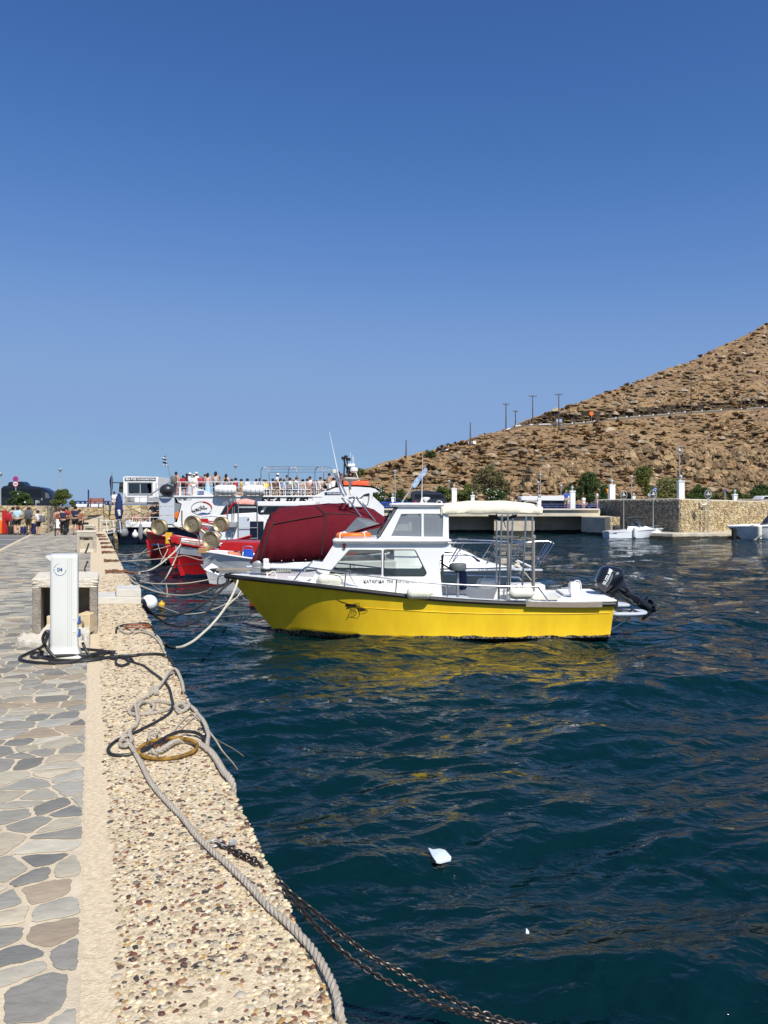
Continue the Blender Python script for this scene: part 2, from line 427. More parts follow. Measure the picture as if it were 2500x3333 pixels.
# water
def build_water():
 m = bpy.data.materials.new('sea_water'); m.use_nodes = True; nt = m.node_tree; L = nt.links; b = nt.nodes['Principled BSDF']
 b.inputs['Roughness'].default_value = .04; b.inputs['IOR'].default_value = 1.33
 tc = nd(nt, 'ShaderNodeTexCoord')
 n = nd(nt, 'ShaderNodeTexNoise', i_Scale=.12, i_Detail=3.0); L.new(tc.outputs['Object'], n.inputs['Vector'])
 mx = nd(nt, 'ShaderNodeMix', data_type='RGBA'); mx.inputs[6].default_value = (.0009, .0115, .0145, 1); mx.inputs[7].default_value = (.0012, .0165, .0188, 1)
 L.new(n.outputs[0], mx.inputs[0]); L.new(mx.outputs[2], b.inputs['Base Color'])
 mp = nd(nt, 'ShaderNodeMapping'); mp.inputs['Scale'].default_value = (1, 1.5, 1); mp.inputs['Rotation'].default_value = (0, 0, R(18))
 L.new(tc.outputs['Object'], mp.inputs[0])
 n1 = nd(nt, 'ShaderNodeTexNoise', i_Scale=7.0, i_Detail=4.0, i_Roughness=.55, i_Distortion=.6); L.new(mp.outputs[0], n1.inputs['Vector'])
 n2 = nd(nt, 'ShaderNodeTexNoise', i_Scale=2.2, i_Detail=3.0, i_Roughness=.5, i_Distortion=.4); L.new(mp.outputs[0], n2.inputs['Vector'])
 b1 = nd(nt, 'ShaderNodeBump', i_Strength=.8, i_Distance=.018); L.new(n1.outputs[0], b1.inputs['Height'])
 b2 = nd(nt, 'ShaderNodeBump', i_Strength=.9, i_Distance=.10); L.new(n2.outputs[0], b2.inputs['Height']); L.new(b1.outputs[0], b2.inputs['Normal'])
 wy = nd(nt, 'ShaderNodeSeparateXYZ'); L.new(tc.outputs['Object'], wy.inputs[0]); wm = nd(nt, 'ShaderNodeMapRange', i_1=10.0, i_2=38.0, i_3=.8, i_4=3.2); L.new(wy.outputs[1], wm.inputs[0]); wd = nd(nt, 'ShaderNodeMath', operation='MULTIPLY', i_1=.10); L.new(wm.outputs[0], wd.inputs[0]); L.new(wd.outputs[0], b2.inputs['Distance']); wf = nd(nt, 'ShaderNodeMath', operation='MULTIPLY', i_1=.22); L.new(wm.outputs[0], wf.inputs[0]); n3 = nd(nt, 'ShaderNodeTexNoise', i_Scale=.75, i_Detail=3.0, i_Distortion=.5); L.new(mp.outputs[0], n3.inputs['Vector']); b3 = nd(nt, 'ShaderNodeBump', i_Strength=1.0, i_Distance=.22); L.new(n3.outputs[0], b3.inputs['Height']); L.new(b2.outputs[0], b3.inputs['Normal']); L.new(wf.outputs[0], b3.inputs['Distance']); L.new(b3.outputs[0], b.inputs['Normal'])
 pys = np.concatenate([np.arange(3700, 1760, -3.2), np.arange(1760, 1654, -1.0)]); pys = np.concatenate([pys, HY+CZ*FP/np.array([450, 600, 900, 1400, 2200, 3500, 6000.])])
 Ys = CZ*FP/(pys-HY); us = np.concatenate([np.arange(-4200, -200, 60), np.arange(-200, 2900, 4.2), np.arange(2900, 7000, 60)])
 U, Yg = np.meshgrid(us, Ys); X = (U-CX)*Yg/FP
 # wave field: directional swells plus ridged chop, band limited by the mesh spacing
 dy = np.gradient(Ys)[:, None]*np.ones_like(X)
 H = np.zeros_like(X); r_ = random.Random(3)
 for k in range(26):
  lam = .42*1.16**k*.55
  if lam > 6: break
  th = R(-66+r_.gauss(0, 26)); kx, ky = math.cos(th), math.sin(th); ph = r_.uniform(0, 6.28)
  amp = .0100*lam**.70
  fade = np.clip((lam/np.maximum(dy, 1e-4)-2.2)/3, 0, 1)
  w = vnoise(X/(lam*5)+k*3.7, Yg/(lam*5)+k*1.3, k)
  arg = 2*math.pi/lam*(X*kx+Yg*ky)+ph+2.2*vnoise(X/(lam*2.5)+9*k, Yg/(lam*2.5), k+50)*2
  H += fade*amp*(.3+1.4*w)*(1-2*np.abs(np.sin(arg/2))**1.35)
 fl = np.clip((1.3/np.maximum(dy, 1e-4)-2)/3, 0, 1)
 H += fl*.045*(fbm(X/1.1, Yg/.75, 3, 5)-.5)
 H *= np.clip((120-Yg)/60, 0, 1)
 V = np.stack([X, Yg, H], -1).reshape(-1, 3); nx = len(us); ny = len(Ys)
 i = np.arange(nx*ny).reshape(ny, nx); F = np.stack([i[:-1, :-1], i[:-1, 1:], i[1:, 1:], i[1:, :-1]], -1).reshape(-1, 4)
 npmesh('water', V, F, m, kind='structure')
build_water()
bpy.context.view_layer.update()
# seabed slab below so that nothing shows through anywhere
# quay body
def build_quay():
 mo = mm('mortar', (.57, .48, .34), .97, var=.14, vs=9, bump=.8, bs=120, bdist=.006)
 ce = mm('aggregate_cement', (.74, .62, .42), .97, col2=(.50, .39, .25), vs=34, bump=.9, bs=110, bdist=.008)
 face = mm('quay_face_concrete', (.30, .27, .22), .95, var=.35, vs=3, bump=1, bs=12, bdist=.04, band=(.28, (.02, .02, .015), (.06, .06, .04)))
 # edge with a worn, rounded lip
 A = np.concatenate([np.arange(1.2, 16, .05), np.arange(16, 66, .5)]); prof = [(-.84, 0), (-.06, 0), (-.022, -.006), (-.004, -.024), (0, -.07), (.004, -.4), (.0, -2.2)]
 V = []; F = []
 for a in A:
  w = .012*(fbm(np.array([a*2.1]), np.array([.3]), 4, 2)[0]-.5)*2+.018*(fbm(np.array([a*9.]), np.array([.7]), 3, 4)[0]-.5)
  for j, (b_, z) in enumerate(prof): V.append(Q(float(a), b_+(w if j > 0 else 0), z)[:])
 n = len(prof)
 for i in range(len(A)-1):
  for j in range(n-1): F.append((i*n+j, i*n+j+1, (i+1)*n+j+1, (i+1)*n+j))
 npmesh('quay_edge', V, F, ce, kind='structure')
 b = MB(); b.prism([Q(1.0, -.05, -.9), Q(66, -.05, -.9), Q(66, -9.5, -.9), Q(1.0, -9.5, -.9)], (0, 0, -1.5))
 b.build('quay_core', face, kind='structure', smooth=None)
 b = MB(); b.add([Q(.8, BS, -.004), Q(66, BS, -.004), Q(66, -3.95, -.004), Q(.8, -3.95, -.004)], [(3, 2, 1, 0)])
 b.add([Q(.8, BS, -.004), Q(66, BS, -.004), Q(66, BS, -.7), Q(.8, BS, -.7)], [(0, 1, 2, 3)])
 b.build('paving_mortar', mo, kind='structure', smooth=None)
 b = MB(); b.add([Q(.8, -3.95, -.006), Q(66, -3.95, -.006), Q(66, -40, -.006), Q(.8, -40, -.006)], [(3, 2, 1, 0)])
 b.build('car_park', M_['asphalt'], kind='structure', smooth=None)
 b = MB(); b.box(Q(35, -3.98, 0), (.16, 60, .03), math.atan2(.38, 1)); b.build('car_park_edge_strip', M_['mortar'], kind='structure')
 b = MB()
 for a in (33.0, 36.6, 41.2, 45.5): b.add([Q(a, -4.1, -.002), Q(a+.17, -4.1, -.002), Q(a+.17+3.5, -13, -.002), Q(a+3.5, -13, -.002)], [(3, 2, 1, 0)])
 b.build('parking_lines', M_['white_paint'], kind='structure', smooth=None)
 # crazy paving, each stone a low block
 ps = mm('paving_stone', (1, 1, 1), .85, attr=True, var=.2, vs=8, stretch=(1, 1.5, 1), bump=.7, bs=16, bdist=.012, spec=.3)
 cols = [S(150, 147, 140), S(126, 125, 122), S(164, 158, 144), S(178, 168, 146), S(156, 152, 143), S(136, 133, 128), S(190, 174, 148), S(172, 150, 124), S(120, 121, 121), S(166, 163, 155), S(184, 176, 158)]
 cols = [(c[0]*.62+.020+sum(c)/3*.36, c[1]*.62+.018+sum(c)/3*.34, c[2]*.60+.014+sum(c)/3*.28) for c in cols]
 mb = MB()
 stones(mb, cells(3.06, 12, .225, .195, .024, 11, 1.0), lambda x, y, z: Q(1.2+y, BS-.02-x, z-.001), .0035, cols, 2)
 stones(mb, cells(3.06, 45, .30, .2, .02, 12, .9), lambda x, y, z: Q(13.2+y, BS-.02-x, z), .005, cols, 3)
 mb.build('paving_stones', ps, kind='structure', smooth=30)
 # washed pebbles set in the kerb concrete
 r_ = np.random.RandomState(5); pc = [S(226, 208, 170), S(210, 190, 152), S(196, 174, 138), S(228, 216, 188), S(200, 190, 168), S(182, 160, 128), S(220, 200, 162), S(214, 190, 152), S(228, 212, 178), S(232, 214, 176), S(224, 204, 160)]
 pd = [S(122, 72, 56), S(92, 62, 50), S(80, 74, 66), S(150, 112, 82), S(70, 62, 58), S(140, 92, 70), S(112, 104, 92), S(190, 150, 88), S(128, 108, 84)]
 tv = []; tf = []; nu = 7
 for k, (rr, zz) in enumerate(((1, -.25), (.93, .25), (.62, .72))):
  for i in range(nu): tv.append((rr*math.cos(6.2832*(i+.5*k)/nu), rr*math.sin(6.2832*(i+.5*k)/nu), zz))
 tv.append((0, 0, .9))
 for k in range(2):
  for i in range(nu): j = (i+1) % nu; tf += [(k*nu+i, k*nu+j, (k+1)*nu+i), (k*nu+j, (k+1)*nu+j, (k+1)*nu+i)]
 for i in range(nu): tf.append((2*nu+i, 2*nu+(i+1) % nu, 3*nu))
 tv = np.array(tv); tf = np.array(tf); VV = []; FF = []; CC = []; N = 0
 for (a0, a1, cnt, smin, smax) in ((1.6, 5.2, 15000, .005, .0145), (5.2, 9.5, 11000, .006, .0145), (9.5, 20, 9000, .008, .02)):
  for k in range(cnt):
   a = r_.uniform(a0, a1); b_ = r_.uniform(BS+.01, -.004); e = 1
   if b_ > -.02 and r_.rand() < .4: zdrop = -.02
   else: zdrop = 0
   patch = fbm(np.array([a*2.3]), np.array([b_*2.3+5]), 3, 9)[0]
   if patch > .66 and r_.rand() < .75: continue
   if b_ < BS+.09+.05*(fbm(np.array([a*3.]), np.array([1.]), 2, 3)[0]): continue
   s = r_.uniform(smin, smax)*(1 if r_.rand() < .85 else 1.35); el = r_.uniform(1.0, 1.9)
   th = r_.uniform(0, 6.28); c, sn = math.cos(th), math.sin(th)
   jit = 1+r_.uniform(-.16, .16, (len(tv), 1)); t = tv*jit*[s*el, s, s*r_.uniform(.45, .8)]
   x = t[:, 0]*c-t[:, 1]*sn+b_; y = t[:, 0]*sn+t[:, 1]*c+a; z = t[:, 2]+zdrop-r_.uniform(.16, .52)*s
   VV.append(np.stack([QO.x+QD.x*y+QN.x*x, QO.y+QD.y*y+QN.y*x, .85+z], -1)); FF.append(tf+N); N += len(tv)
   col = np.array(pd[r_.randint(len(pd))] if r_.rand() < .23 else pc[r_.randint(len(pc))])*r_.uniform(.55, .98)
   CC.append(np.tile(col, (len(tv), 1)))
 pm = mm('pebbles', (1, 1, 1), .62, attr=True, var=.1, vs=90)
 npmesh('pebbles', np.concatenate(VV), np.concatenate(FF), pm, np.concatenate(CC), kind='stuff', label='small rounded beige and brown pebbles set in the quay edge concrete', cat='pebbles')
build_quay()
# rubble walls and terraces
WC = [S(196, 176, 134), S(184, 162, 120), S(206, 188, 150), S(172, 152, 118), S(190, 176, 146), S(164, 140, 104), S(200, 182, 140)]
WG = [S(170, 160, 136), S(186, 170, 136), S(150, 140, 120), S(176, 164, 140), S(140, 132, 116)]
mm('wall_stone', (1, 1, 1), .92, attr=True, var=.14, vs=5, bump=.8, bs=9, bdist=.05)
mm('wall_mortar', (.40, .34, .25), .97, var=.2, vs=6)
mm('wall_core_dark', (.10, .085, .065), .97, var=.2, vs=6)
def rubble(parent, p0, p1, z0, z1a, z1b, sx, sy, cols, seed, core='wall_mortar', gap=.03, dep=.5, hgt=.07, name='stone_face'):
 p0 = Vector((p0[0], p0[1], 0)); p1 = Vector((p1[0], p1[1], 0)); d = p1-p0; L = d.length; d.normalize(); n = Vector((d.y, -d.x, 0))
 H = max(z1a, z1b)-z0
 b = MB(); b.prism([(p0.x, p0.y, z0), (p1.x, p1.y, z0), (p1.x, p1.y, z1b), (p0.x, p0.y, z1a)], -n*dep); b.build('core', M_[core], parent, smooth=None)
 def fn(x, y, z):
  top = z1a+(z1b-z1a)*x/L; return p0+d*x+n*z+Vector((0, 0, z0+y*(top-z0)/H))
 mb = MB(); stones(mb, cells(L, H, sx, sy, gap, seed, .85), fn, hgt, cols, seed); return mb.build(name, M_['wall_stone'], parent, smooth=30)
# far left: low retaining walls of the upper terrace
def xy(px, Y): return ((px-CX)*Y/FP, Y)
w = thing('stone_wall', 'cream rubble retaining wall behind the people with suitcases, under the parked black van', 'wall', P(75, 1735, 45.3))
rubble(w, xy(-160, 45.3), xy(149, 45.3), .82, 2.47, 2.45, .34, .26, WC, 21)
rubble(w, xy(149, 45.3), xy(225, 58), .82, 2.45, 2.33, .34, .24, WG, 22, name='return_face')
w2 = thing('stone_wall', 'low cream rubble wall behind the sloping ramp and under the bench', 'wall', P(280, 1716, 58))
rubble(w2, xy(218, 58.6), xy(338, 58.6), .9, 2.28, 2.27, .32, .26, WC, 23)
w3 = thing('stone_wall', 'cream rubble wall running behind the stern of the ferry and the folded blue umbrella', 'wall', P(420, 1716, 56))
rubble(w3, xy(338, 56), xy(760, 60), -.2, 2.45, 2.5, .46, .34, WC, 24)
b = MB(); Yt = 45.7
b.prism([(xy(-500, 46)[0], 46, 2.38), (xy(147, 46)[0], 46, 2.38), (xy(226, 59)[0], 59, 2.2), (xy(338, 59)[0], 59, 2.2), (xy(339, 56.6)[0], 56.6, 2.3), (xy(760, 60.6)[0], 60.6, 2.3), (xy(760, 110)[0], 110, 2.2), (xy(-500, 110)[0], 110, 2.2)], (0, 0, -1.2))
b.build('terrace_ground', M_['asphalt'], kind='structure', smooth=None)
b = MB(); a0, a1 = xy(222, 50), xy(337, 57.5)
b.prism([(a0[0], 51, .8), (xy(340, 48)[0]+1.0, 51, .8), (xy(338, 57.9)[0], 57.9, .8), (a0[0]-.4, 57.9, .8)], (0, 0, .06))
b.add([(xy(222, 57.8)[0], 57.8, .86), (xy(337, 57.8)[0], 57.8, 1.72), (xy(337, 52)[0], 52, 1.60), (xy(240, 52)[0], 52, .87)], [(0, 1, 2, 3)])
b.add([(xy(337, 52)[0], 52, 1.60), (xy(240, 52)[0], 52, .87), (xy(337, 52)[0], 52, .80)], [(0, 1, 2)])
b.build('ramp', M_['old_wood'] if False else M_['mortar'], kind='structure', smooth=None)
b = MB(); b.pbox(243, 1640.5, 335, 1650.5, 60, .5); b.build('white_kerb', M_['white_paint'], org=P(290, 1650, 60), label='long low whitewashed kerb behind the red bench on the terrace', cat='kerb', bevel=.02)
# far side: harbour basin walls, bridge and road behind
bw = thing('stone_wall', 'tall rubble harbour wall with one shaded and one sunlit face right of the bridge', 'wall', P(2213, 1736, 58))
cx_, cy_ = xy(2213, 58)
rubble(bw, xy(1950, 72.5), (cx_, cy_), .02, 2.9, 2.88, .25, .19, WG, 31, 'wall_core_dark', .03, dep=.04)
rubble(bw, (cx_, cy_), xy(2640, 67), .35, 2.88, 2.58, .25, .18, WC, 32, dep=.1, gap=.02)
b = MB(); b.prism([(xy(1948, 72.5)[0], 72.7, 2.86), (cx_, cy_+.1, 2.86), (xy(2640, 67)[0], 67.2, 2.56), (xy(2640, 67)[0]+.1, 67.7, 2.6), (cx_, cy_+.7, 2.9), (xy(1948, 72.9)[0], 73.4, 2.9)], (0, 0, .06)); b.build('coping', M_['concrete_white'], bw, smooth=None)
b = MB(); b.prism([(xy(2070, 58.3)[0], 58.3, -.6), (xy(2190, 56.0)[0], 56.0, -.6), (xy(2440, 58)[0], 58.0, -.6), (xy(2700, 62)[0], 62, -.6), (xy(2700, 68)[0], 68, -.6), (cx_, cy_+.3, -.6), (xy(2040, 66)[0], 66, -.6)], (0, 0, 1.0))
b.build('harbour_ledge', mat('ledge_concrete', (.47, .42, .33), .95, var=.25, vs=1.5, bump=.5, bs=6, bdist=.05, band=(.16, (.03, .03, .02), (.08, .07, .04))), kind='structure', smooth=None, bevel=.06)
br = thing('bridge', 'long low concrete road bridge with a cream parapet over dark openings', 'bridge', P(1610, 1738, 64))
con = mm('bridge_concrete', (.56, .50, .38), .93, var=.14, vs=1.2, bump=.4, bs=6, bdist=.05)
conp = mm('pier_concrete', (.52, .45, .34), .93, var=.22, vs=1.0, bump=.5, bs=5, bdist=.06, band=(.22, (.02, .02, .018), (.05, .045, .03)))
b = MB(); b.pbox(1180, 1659, 1953, 1681, 65, 9); b.build('deck_slab', con, br, smooth=None, bevel=.03)
b = MB(); b.pbox(1180, 1655.5, 1952, 1660, 64.8, .7); b.build('coping', M_['concrete_white'], br, smooth=None)
b = MB()
for x0, x1, Yp, dd in ((1180, 1330, 65.5, 8), (1609, 1740, 65.3, 8), (1330, 1340, 65.4, 8)): 
 a = P(x0, 1681, Yp); c = P(x1, 1681, Yp); b.box(((a.x+c.x)/2, Yp+dd/2, .2), (c.x-a.x, dd, 2.6))
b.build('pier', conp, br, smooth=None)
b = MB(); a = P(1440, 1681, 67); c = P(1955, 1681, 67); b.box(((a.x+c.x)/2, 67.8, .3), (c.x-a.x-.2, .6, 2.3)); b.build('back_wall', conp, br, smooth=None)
# jetty block below the bridge
jb = thing('jetty', 'short concrete jetty block with a stone end between the bridge and the small motorboat', 'jetty', P(1960, 1744, 62))
b = MB(); z1 = CZ-45*62/FP
b.prism([(xy(1902, 64)[0], 65, -.5), (xy(1985, 61)[0], 61.3, -.5), (xy(2018, 62)[0], 62, -.5), (xy(2022, 64)[0], 68, -.5), (xy(1902, 70)[0], 70, -.5)], (0, 0, z1+.5)); b.build('body', conp, jb, smooth=None, bevel=.05)
rubble(jb, xy(1986, 61.2), xy(2016, 61.9), .15, z1+.02, z1+.02, .26, .24, WC, 41, hgt=.05)
# road level behind wall and bridge
b = MB(); b.prism([(xy(1180, 65.6)[0], 65.6, 2.04), (xy(1955, 66)[0], 66, 2.04), (xy(1950, 73.5)[0], 73.6, 2.04), (xy(1950, 96)[0], 100, 2.04), (xy(900, 96)[0], 100, 2.04), (xy(900, 66)[0], 66, 2.04)], (0, 0, -.3)); b.build('road', M_['asphalt'], kind='structure', smooth=None)
b = MB(); b.prism([(xy(1950, 73.4)[0], 73.4, 2.8), (cx_, cy_+.7, 2.78), (xy(2640, 67)[0], 67.8, 2.5), (40, 75, 2.5), (45, 105, 2.6), (xy(1900, 100)[0], 100, 2.6)], (0, 0, -.5)); b.build('headland_ground', M_['mortar'], kind='structure', smooth=None)
b = MB(); b.prism([(xy(750, 62)[0], 62, 2.1), (xy(1200, 62)[0], 62.5, 2.1), (xy(1200, 100)[0], 100, 2.1), (xy(750, 100)[0], 100, 2.1)], (0, 0, -2.7)); b.build('far_quay', con, kind='structure', smooth=None)
# hill
RIDGE = [(700, 1612), (900, 1592), (1040, 1570), (1130, 1545), (1234, 1518), (1319, 1493), (1386, 1472), (1454, 1451), (1560, 1419), (1640, 1396), (1705, 1383), (1741, 1358), (1830, 1328), (1922, 1295), (2020, 1262), (2103, 1229), (2230, 1180), (2344, 1129), (2430, 1090), (2500, 1051), (2650, 985), (2900, 890), (3300, 800)]
ridge = ifn(RIDGE)
road_y = ifn([(1600, 1410), (1705, 1384), (1800, 1379), (1850, 1380), (1940, 1371), (2000, 1362), (2144, 1350), (2250, 1341), (2400, 1332), (2500, 1325), (2700, 1310), (3300, 1280)])
SL = .56; YB = 90.0
def hill_Y(tau): return YB*SL/(SL-tau)
HB = []
def build_hill():
 us = np.concatenate([np.arange(600, 1040, 12), np.arange(1040, 2560, 2.6), np.arange(2560, 3300, 8)]); prof = []
 for u in us:
  tr = (HY-ridge(u))/FP; t0 = -.0015; pts = []
  rd = u > 1660; w = min(1, max(0, (u-1660)/90))
  tt = (HY-road_y(u))/FP if rd else tr
  tt = min(tt, tr)
  for k in range(190):
   t = t0+(tt-t0)*(k/189); Y = hill_Y(t); pts.append((Y, CZ+t*Y))
  Y, z = pts[-1]
  led = 4.2*w; cl = 1.9*w*(.75+.5*vnoise(np.array([u/60.]), np.array([2.]))[0])
  for k in range(1, 7): pts.append((Y+led*k/6, z))
  Y += led
  for k in range(1, 11): pts.append((Y+.5*w*k/10, z+cl*k/10))
  Y += .5*w; z += cl; h = z-CZ
  # continue up the slope to the ridge ray
  Yr = (h-SL*Y)/(tr-SL) if tr < SL else Y+10; Yr = max(Yr, Y+.3)
  for k in range(1, 121): q = k/120; pts.append((Y+(Yr-Y)*q, z+SL*(Yr-Y)*q))
  for k in range(1, 7): pts.append((Yr+k*2.2, z+SL*(Yr-Y)+k*.10-k*k*.14))
  pts.append((Yr+60, -2))
  prof.append(pts)
 Pf = np.array(prof); U = us[:, None]*np.ones(Pf.shape[:2]); Y = Pf[..., 0]; Z = Pf[..., 1]; X = (U-CX)*Y/FP
 # relief: outcrops and tufts
 n1 = fbm(X/9, Y/7+Z/5, 4, 3)-.5; n2 = fbm(X/1.6, Y/1.1+Z/1.3, 4, 8)-.5
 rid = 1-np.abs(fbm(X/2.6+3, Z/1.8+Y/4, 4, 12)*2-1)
 k = np.arange(Pf.shape[1])[None, :]*np.ones(Pf.shape[:2]); isroad = ((k >= 186) & (k <= 196) & (U > 1660))
 px = U; py = HY-(Z-CZ)/Y*FP
 def blob(x0, y0, rx, ry): return np.clip(1.35-((px-x0)/rx)**2-((py-y0)/ry)**2, 0, 1)
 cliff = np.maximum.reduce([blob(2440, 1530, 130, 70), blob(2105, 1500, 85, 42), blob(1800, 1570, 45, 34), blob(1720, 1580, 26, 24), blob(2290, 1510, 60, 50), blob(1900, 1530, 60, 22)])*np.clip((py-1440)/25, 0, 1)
 amp = np.where(isroad, 0.02, 1)
 D = amp*(1.5*n1+.95*n2)+cliff*(3.6*(rid-.6)+1.8*(fbm(X/.7, Z/.5, 3, 30)-.5))
 Y2 = Y-D*.55; Z2 = Z+D*.45*(1-cliff*.5)
 V = np.stack([X, Y2, Z2], -1); ny, nx = V.shape[:2]
 rgt = cliff
 i = np.arange(nx*ny).reshape(ny, nx); F = np.stack([i[:-1, :-1], i[1:, :-1], i[1:, 1:], i[:-1, 1:]], -1).reshape(-1, 4)
 c = np.zeros((ny, nx, 3)); base = np.array(S(152, 124, 92)); dark = np.array(S(104, 82, 64)); gold = np.array(S(166, 134, 92)); rock = np.array(S(178, 154, 118)); grey = np.array(S(84, 72, 58))
 m1 = np.clip(fbm(X/7+2, Y/4, 4, 40)*2.4-.7, 0, 1)[..., None]; m2 = np.clip(fbm(X/1.3+2, Y/.8+Z, 3, 44)*3-1, 0, 1)[..., None]
 c = base*(1-m1)+gold*m1; c = c*(1-.55*m2)+dark*.55*m2
 rk = np.clip(fbm(X/.9, Y/.7+Z/.7, 3, 60)*6-3.5, 0, 1)[..., None]; c = c*(1-rk*.7)+rock*rk*.7
 cc = cliff[..., None]; c = c*(1-cc*.8)+(rock*(.12+1.15*np.clip((rid-.35)*1.6, 0, 1))[..., None])*cc*.8  # crevice shade put into the rock colour, darker where the relief sinks in
 up = ((k > 190) & (k < 206) & (U > 1700))[..., None]; c = np.where(up & ~isroad[..., None], grey*(.4+m2), c)
 c = np.where(isroad[..., None], np.array(S(110, 98, 82)), c)*.86
 hm = mm('dry_hillside', (1, 1, 1), .98, attr=True, var=.2, vs=1.3, bump=1, bs=3.5, bdist=.25)
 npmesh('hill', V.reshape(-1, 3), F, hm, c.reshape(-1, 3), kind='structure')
 HB.append((us, V, cliff, k))
build_hill()
hu, hV, hcliff, _ = HB[0]
def hill_at(px, py):
 i = int(np.argmin(abs(hu-px))); col = hV[i]; yy = HY-(col[:, 2]-CZ)/col[:, 1]*FP
 k = int(np.argmin(abs(yy[:-8]-py))); return Vector(col[k]), i, k
def scatter_hill():
 r_ = np.random.RandomState(11); VV = []; FF = []; CC = []; N = 0; RV = []; RF = []; RC = []; RN = 0
 # tuft: a low cushion with jagged top
 nu = 8; tv = [(math.cos(6.283*i/nu), math.sin(6.283*i/nu), -.25) for i in range(nu)]+[(.8*math.cos(6.283*(i+.5)/nu), .8*math.sin(6.283*(i+.5)/nu), .35) for i in range(nu)]+[(.42*math.cos(6.283*i/nu), .42*math.sin(6.283*i/nu), .62) for i in range(nu)]+[(0, 0, .7)]
 tf = []
 for k in range(2):
  for i in range(nu): j = (i+1) % nu; tf += [(k*nu+i, k*nu+j, (k+1)*nu+i), (k*nu+j, (k+1)*nu+j, (k+1)*nu+i)]
 for i in range(nu): tf.append((2*nu+i, 2*nu+(i+1) % nu, 3*nu))
 tv = np.array(tv); tf = np.array(tf)
 bc = [S(122, 98, 72), S(98, 80, 62), S(142, 114, 80), S(132, 106, 76), S(84, 72, 58), S(158, 128, 90), S(164, 134, 94), S(150, 122, 88), S(94, 84, 62), S(160, 132, 94)]
 gc = [S(180, 148, 104), S(172, 140, 98), S(160, 132, 94)]
 rc = [S(190, 168, 136), S(176, 152, 122), S(160, 140, 114), S(198, 180, 150), S(146, 130, 108)]
 ny, nx = hV.shape[:2]; w = np.gradient(hu); w = w/w.sum()
 RY = np.array([ridge(u) for u in hu]); PYY = HY-(hV[..., 2]-CZ)/hV[..., 1]*FP; BT = rg_h = HY-RY; w = w*BT; w = w/w.sum(); II = r_.choice(ny, p=w, size=24000)
 for q in range(24000):
  i = int(II[q]); py_ = HY-BT[i]*r_.rand()**.92; k = int(np.argmin(abs(PYY[i, :-8]-py_)))
  if 184 <= k <= 197 and hu[i] > 1660: continue
  if hcliff[i, k] > .35 and r_.rand() < .85: continue
  p = hV[i, k]; dn = vnoise(np.array([p[0]/6]), np.array([p[1]/6]), 77)[0]
  above = k > 200
  if r_.rand() > .35+dn: continue
  if r_.rand() < (.26 if above else .12):
   s = .09*min(7, (1-r_.rand())**-.62); t = tv*(1+r_.uniform(-.3, .3, tv.shape))*[s*1.3, s, s*.9]; th = r_.uniform(0, 6.3)
   x = t[:, 0]*math.cos(th)-t[:, 1]*math.sin(th); y = t[:, 0]*math.sin(th)+t[:, 1]*math.cos(th)
   RV.append(np.stack([x+p[0], y+p[1], t[:, 2]+p[2]], -1)); RF.append(tf+RN); RN += len(tv); RC.append(np.tile(np.array(rc[r_.randint(5)])*r_.uniform(.6, .95), (len(tv), 1)))
  elif r_.rand() < .62:
   s = .09*min(5, (1-r_.rand())**-.6); t = tv*(1+r_.uniform(-.3, .3, tv.shape))*[s*1.5, s*1.1, s*.55]
   VV.append(t+p); FF.append(tf+N); N += len(tv); CC.append(np.tile(np.array(gc[r_.randint(3)] if r_.rand() < .7 else bc[r_.randint(len(bc))])*r_.uniform(.62, 1.0), (len(tv), 1)))
  else:
   s = .11*min(5.5, (1-r_.rand())**-.62); nb = 16; an = r_.uniform(0, 6.283, nb); el = r_.uniform(.1, 1.5, nb); L_ = s*r_.uniform(.7, 1.35, nb)
   tip = np.stack([np.cos(an)*np.cos(el)*L_*1.25, np.sin(an)*np.cos(el)*L_, np.sin(el)*L_*.85], -1); sd = np.stack([-np.sin(an), np.cos(an), r_.uniform(-.4, .4, nb)], -1)*s*.34; md = tip*.35+[0, 0, s*.05]
   VV.append((np.stack([md*.1+sd*.5, md*.1-sd*.5, md*1.6-sd, tip, md*1.6+sd], 1).reshape(-1, 3)+p)); i0 = np.arange(nb)*5+N; FF.append(np.concatenate([np.stack([i0, i0+1, i0+2], -1), np.stack([i0, i0+2, i0+4], -1), np.stack([i0+2, i0+3, i0+4], -1)])); N += 5*nb
   CC.append(np.tile(np.array(bc[r_.randint(len(bc))] if r_.rand() < (.7 if s > .2 else .25) else gc[r_.randint(3)])*r_.uniform(1.2, 1.9), (5*nb, 1)))
 ii, kk = np.nonzero(hcliff > .3)
 for q in r_.choice(len(ii), 1300):
  p = hV[ii[q], kk[q]]; s = r_.uniform(.12, .5)*(1.5 if r_.rand() < .15 else 1); t = tv*(1+r_.uniform(-.35, .35, tv.shape))*[s*1.1, s*.9, s*r_.uniform(.8, 1.7)]; th = r_.uniform(0, 6.3)
  RV.append(np.stack([t[:, 0]*math.cos(th)-t[:, 1]*math.sin(th)+p[0], t[:, 0]*math.sin(th)+t[:, 1]*math.cos(th)+p[1]-.1, t[:, 2]+p[2]], -1)); RF.append(tf+RN); RN += len(tv); RC.append(np.tile(np.array(rc[r_.randint(5)])*[1.02, .90, .72]*r_.uniform(.35, .85), (len(tv), 1)))
 sm = mm('dry_scrub', (1, 1, 1), .98, attr=True, var=.35, vs=5, bump=1, bs=9, bdist=.3)
 rm = mm('hill_rock', (1, 1, 1), .95, attr=True, var=.2, vs=3, bump=.8, bs=4, bdist=.2)
 npmesh('hill_scrub', np.concatenate(VV), np.concatenate(FF), sm, np.concatenate(CC), smooth=False, kind='stuff', label='low dry brown and golden scrub cushions all over the hillside', cat='scrub')
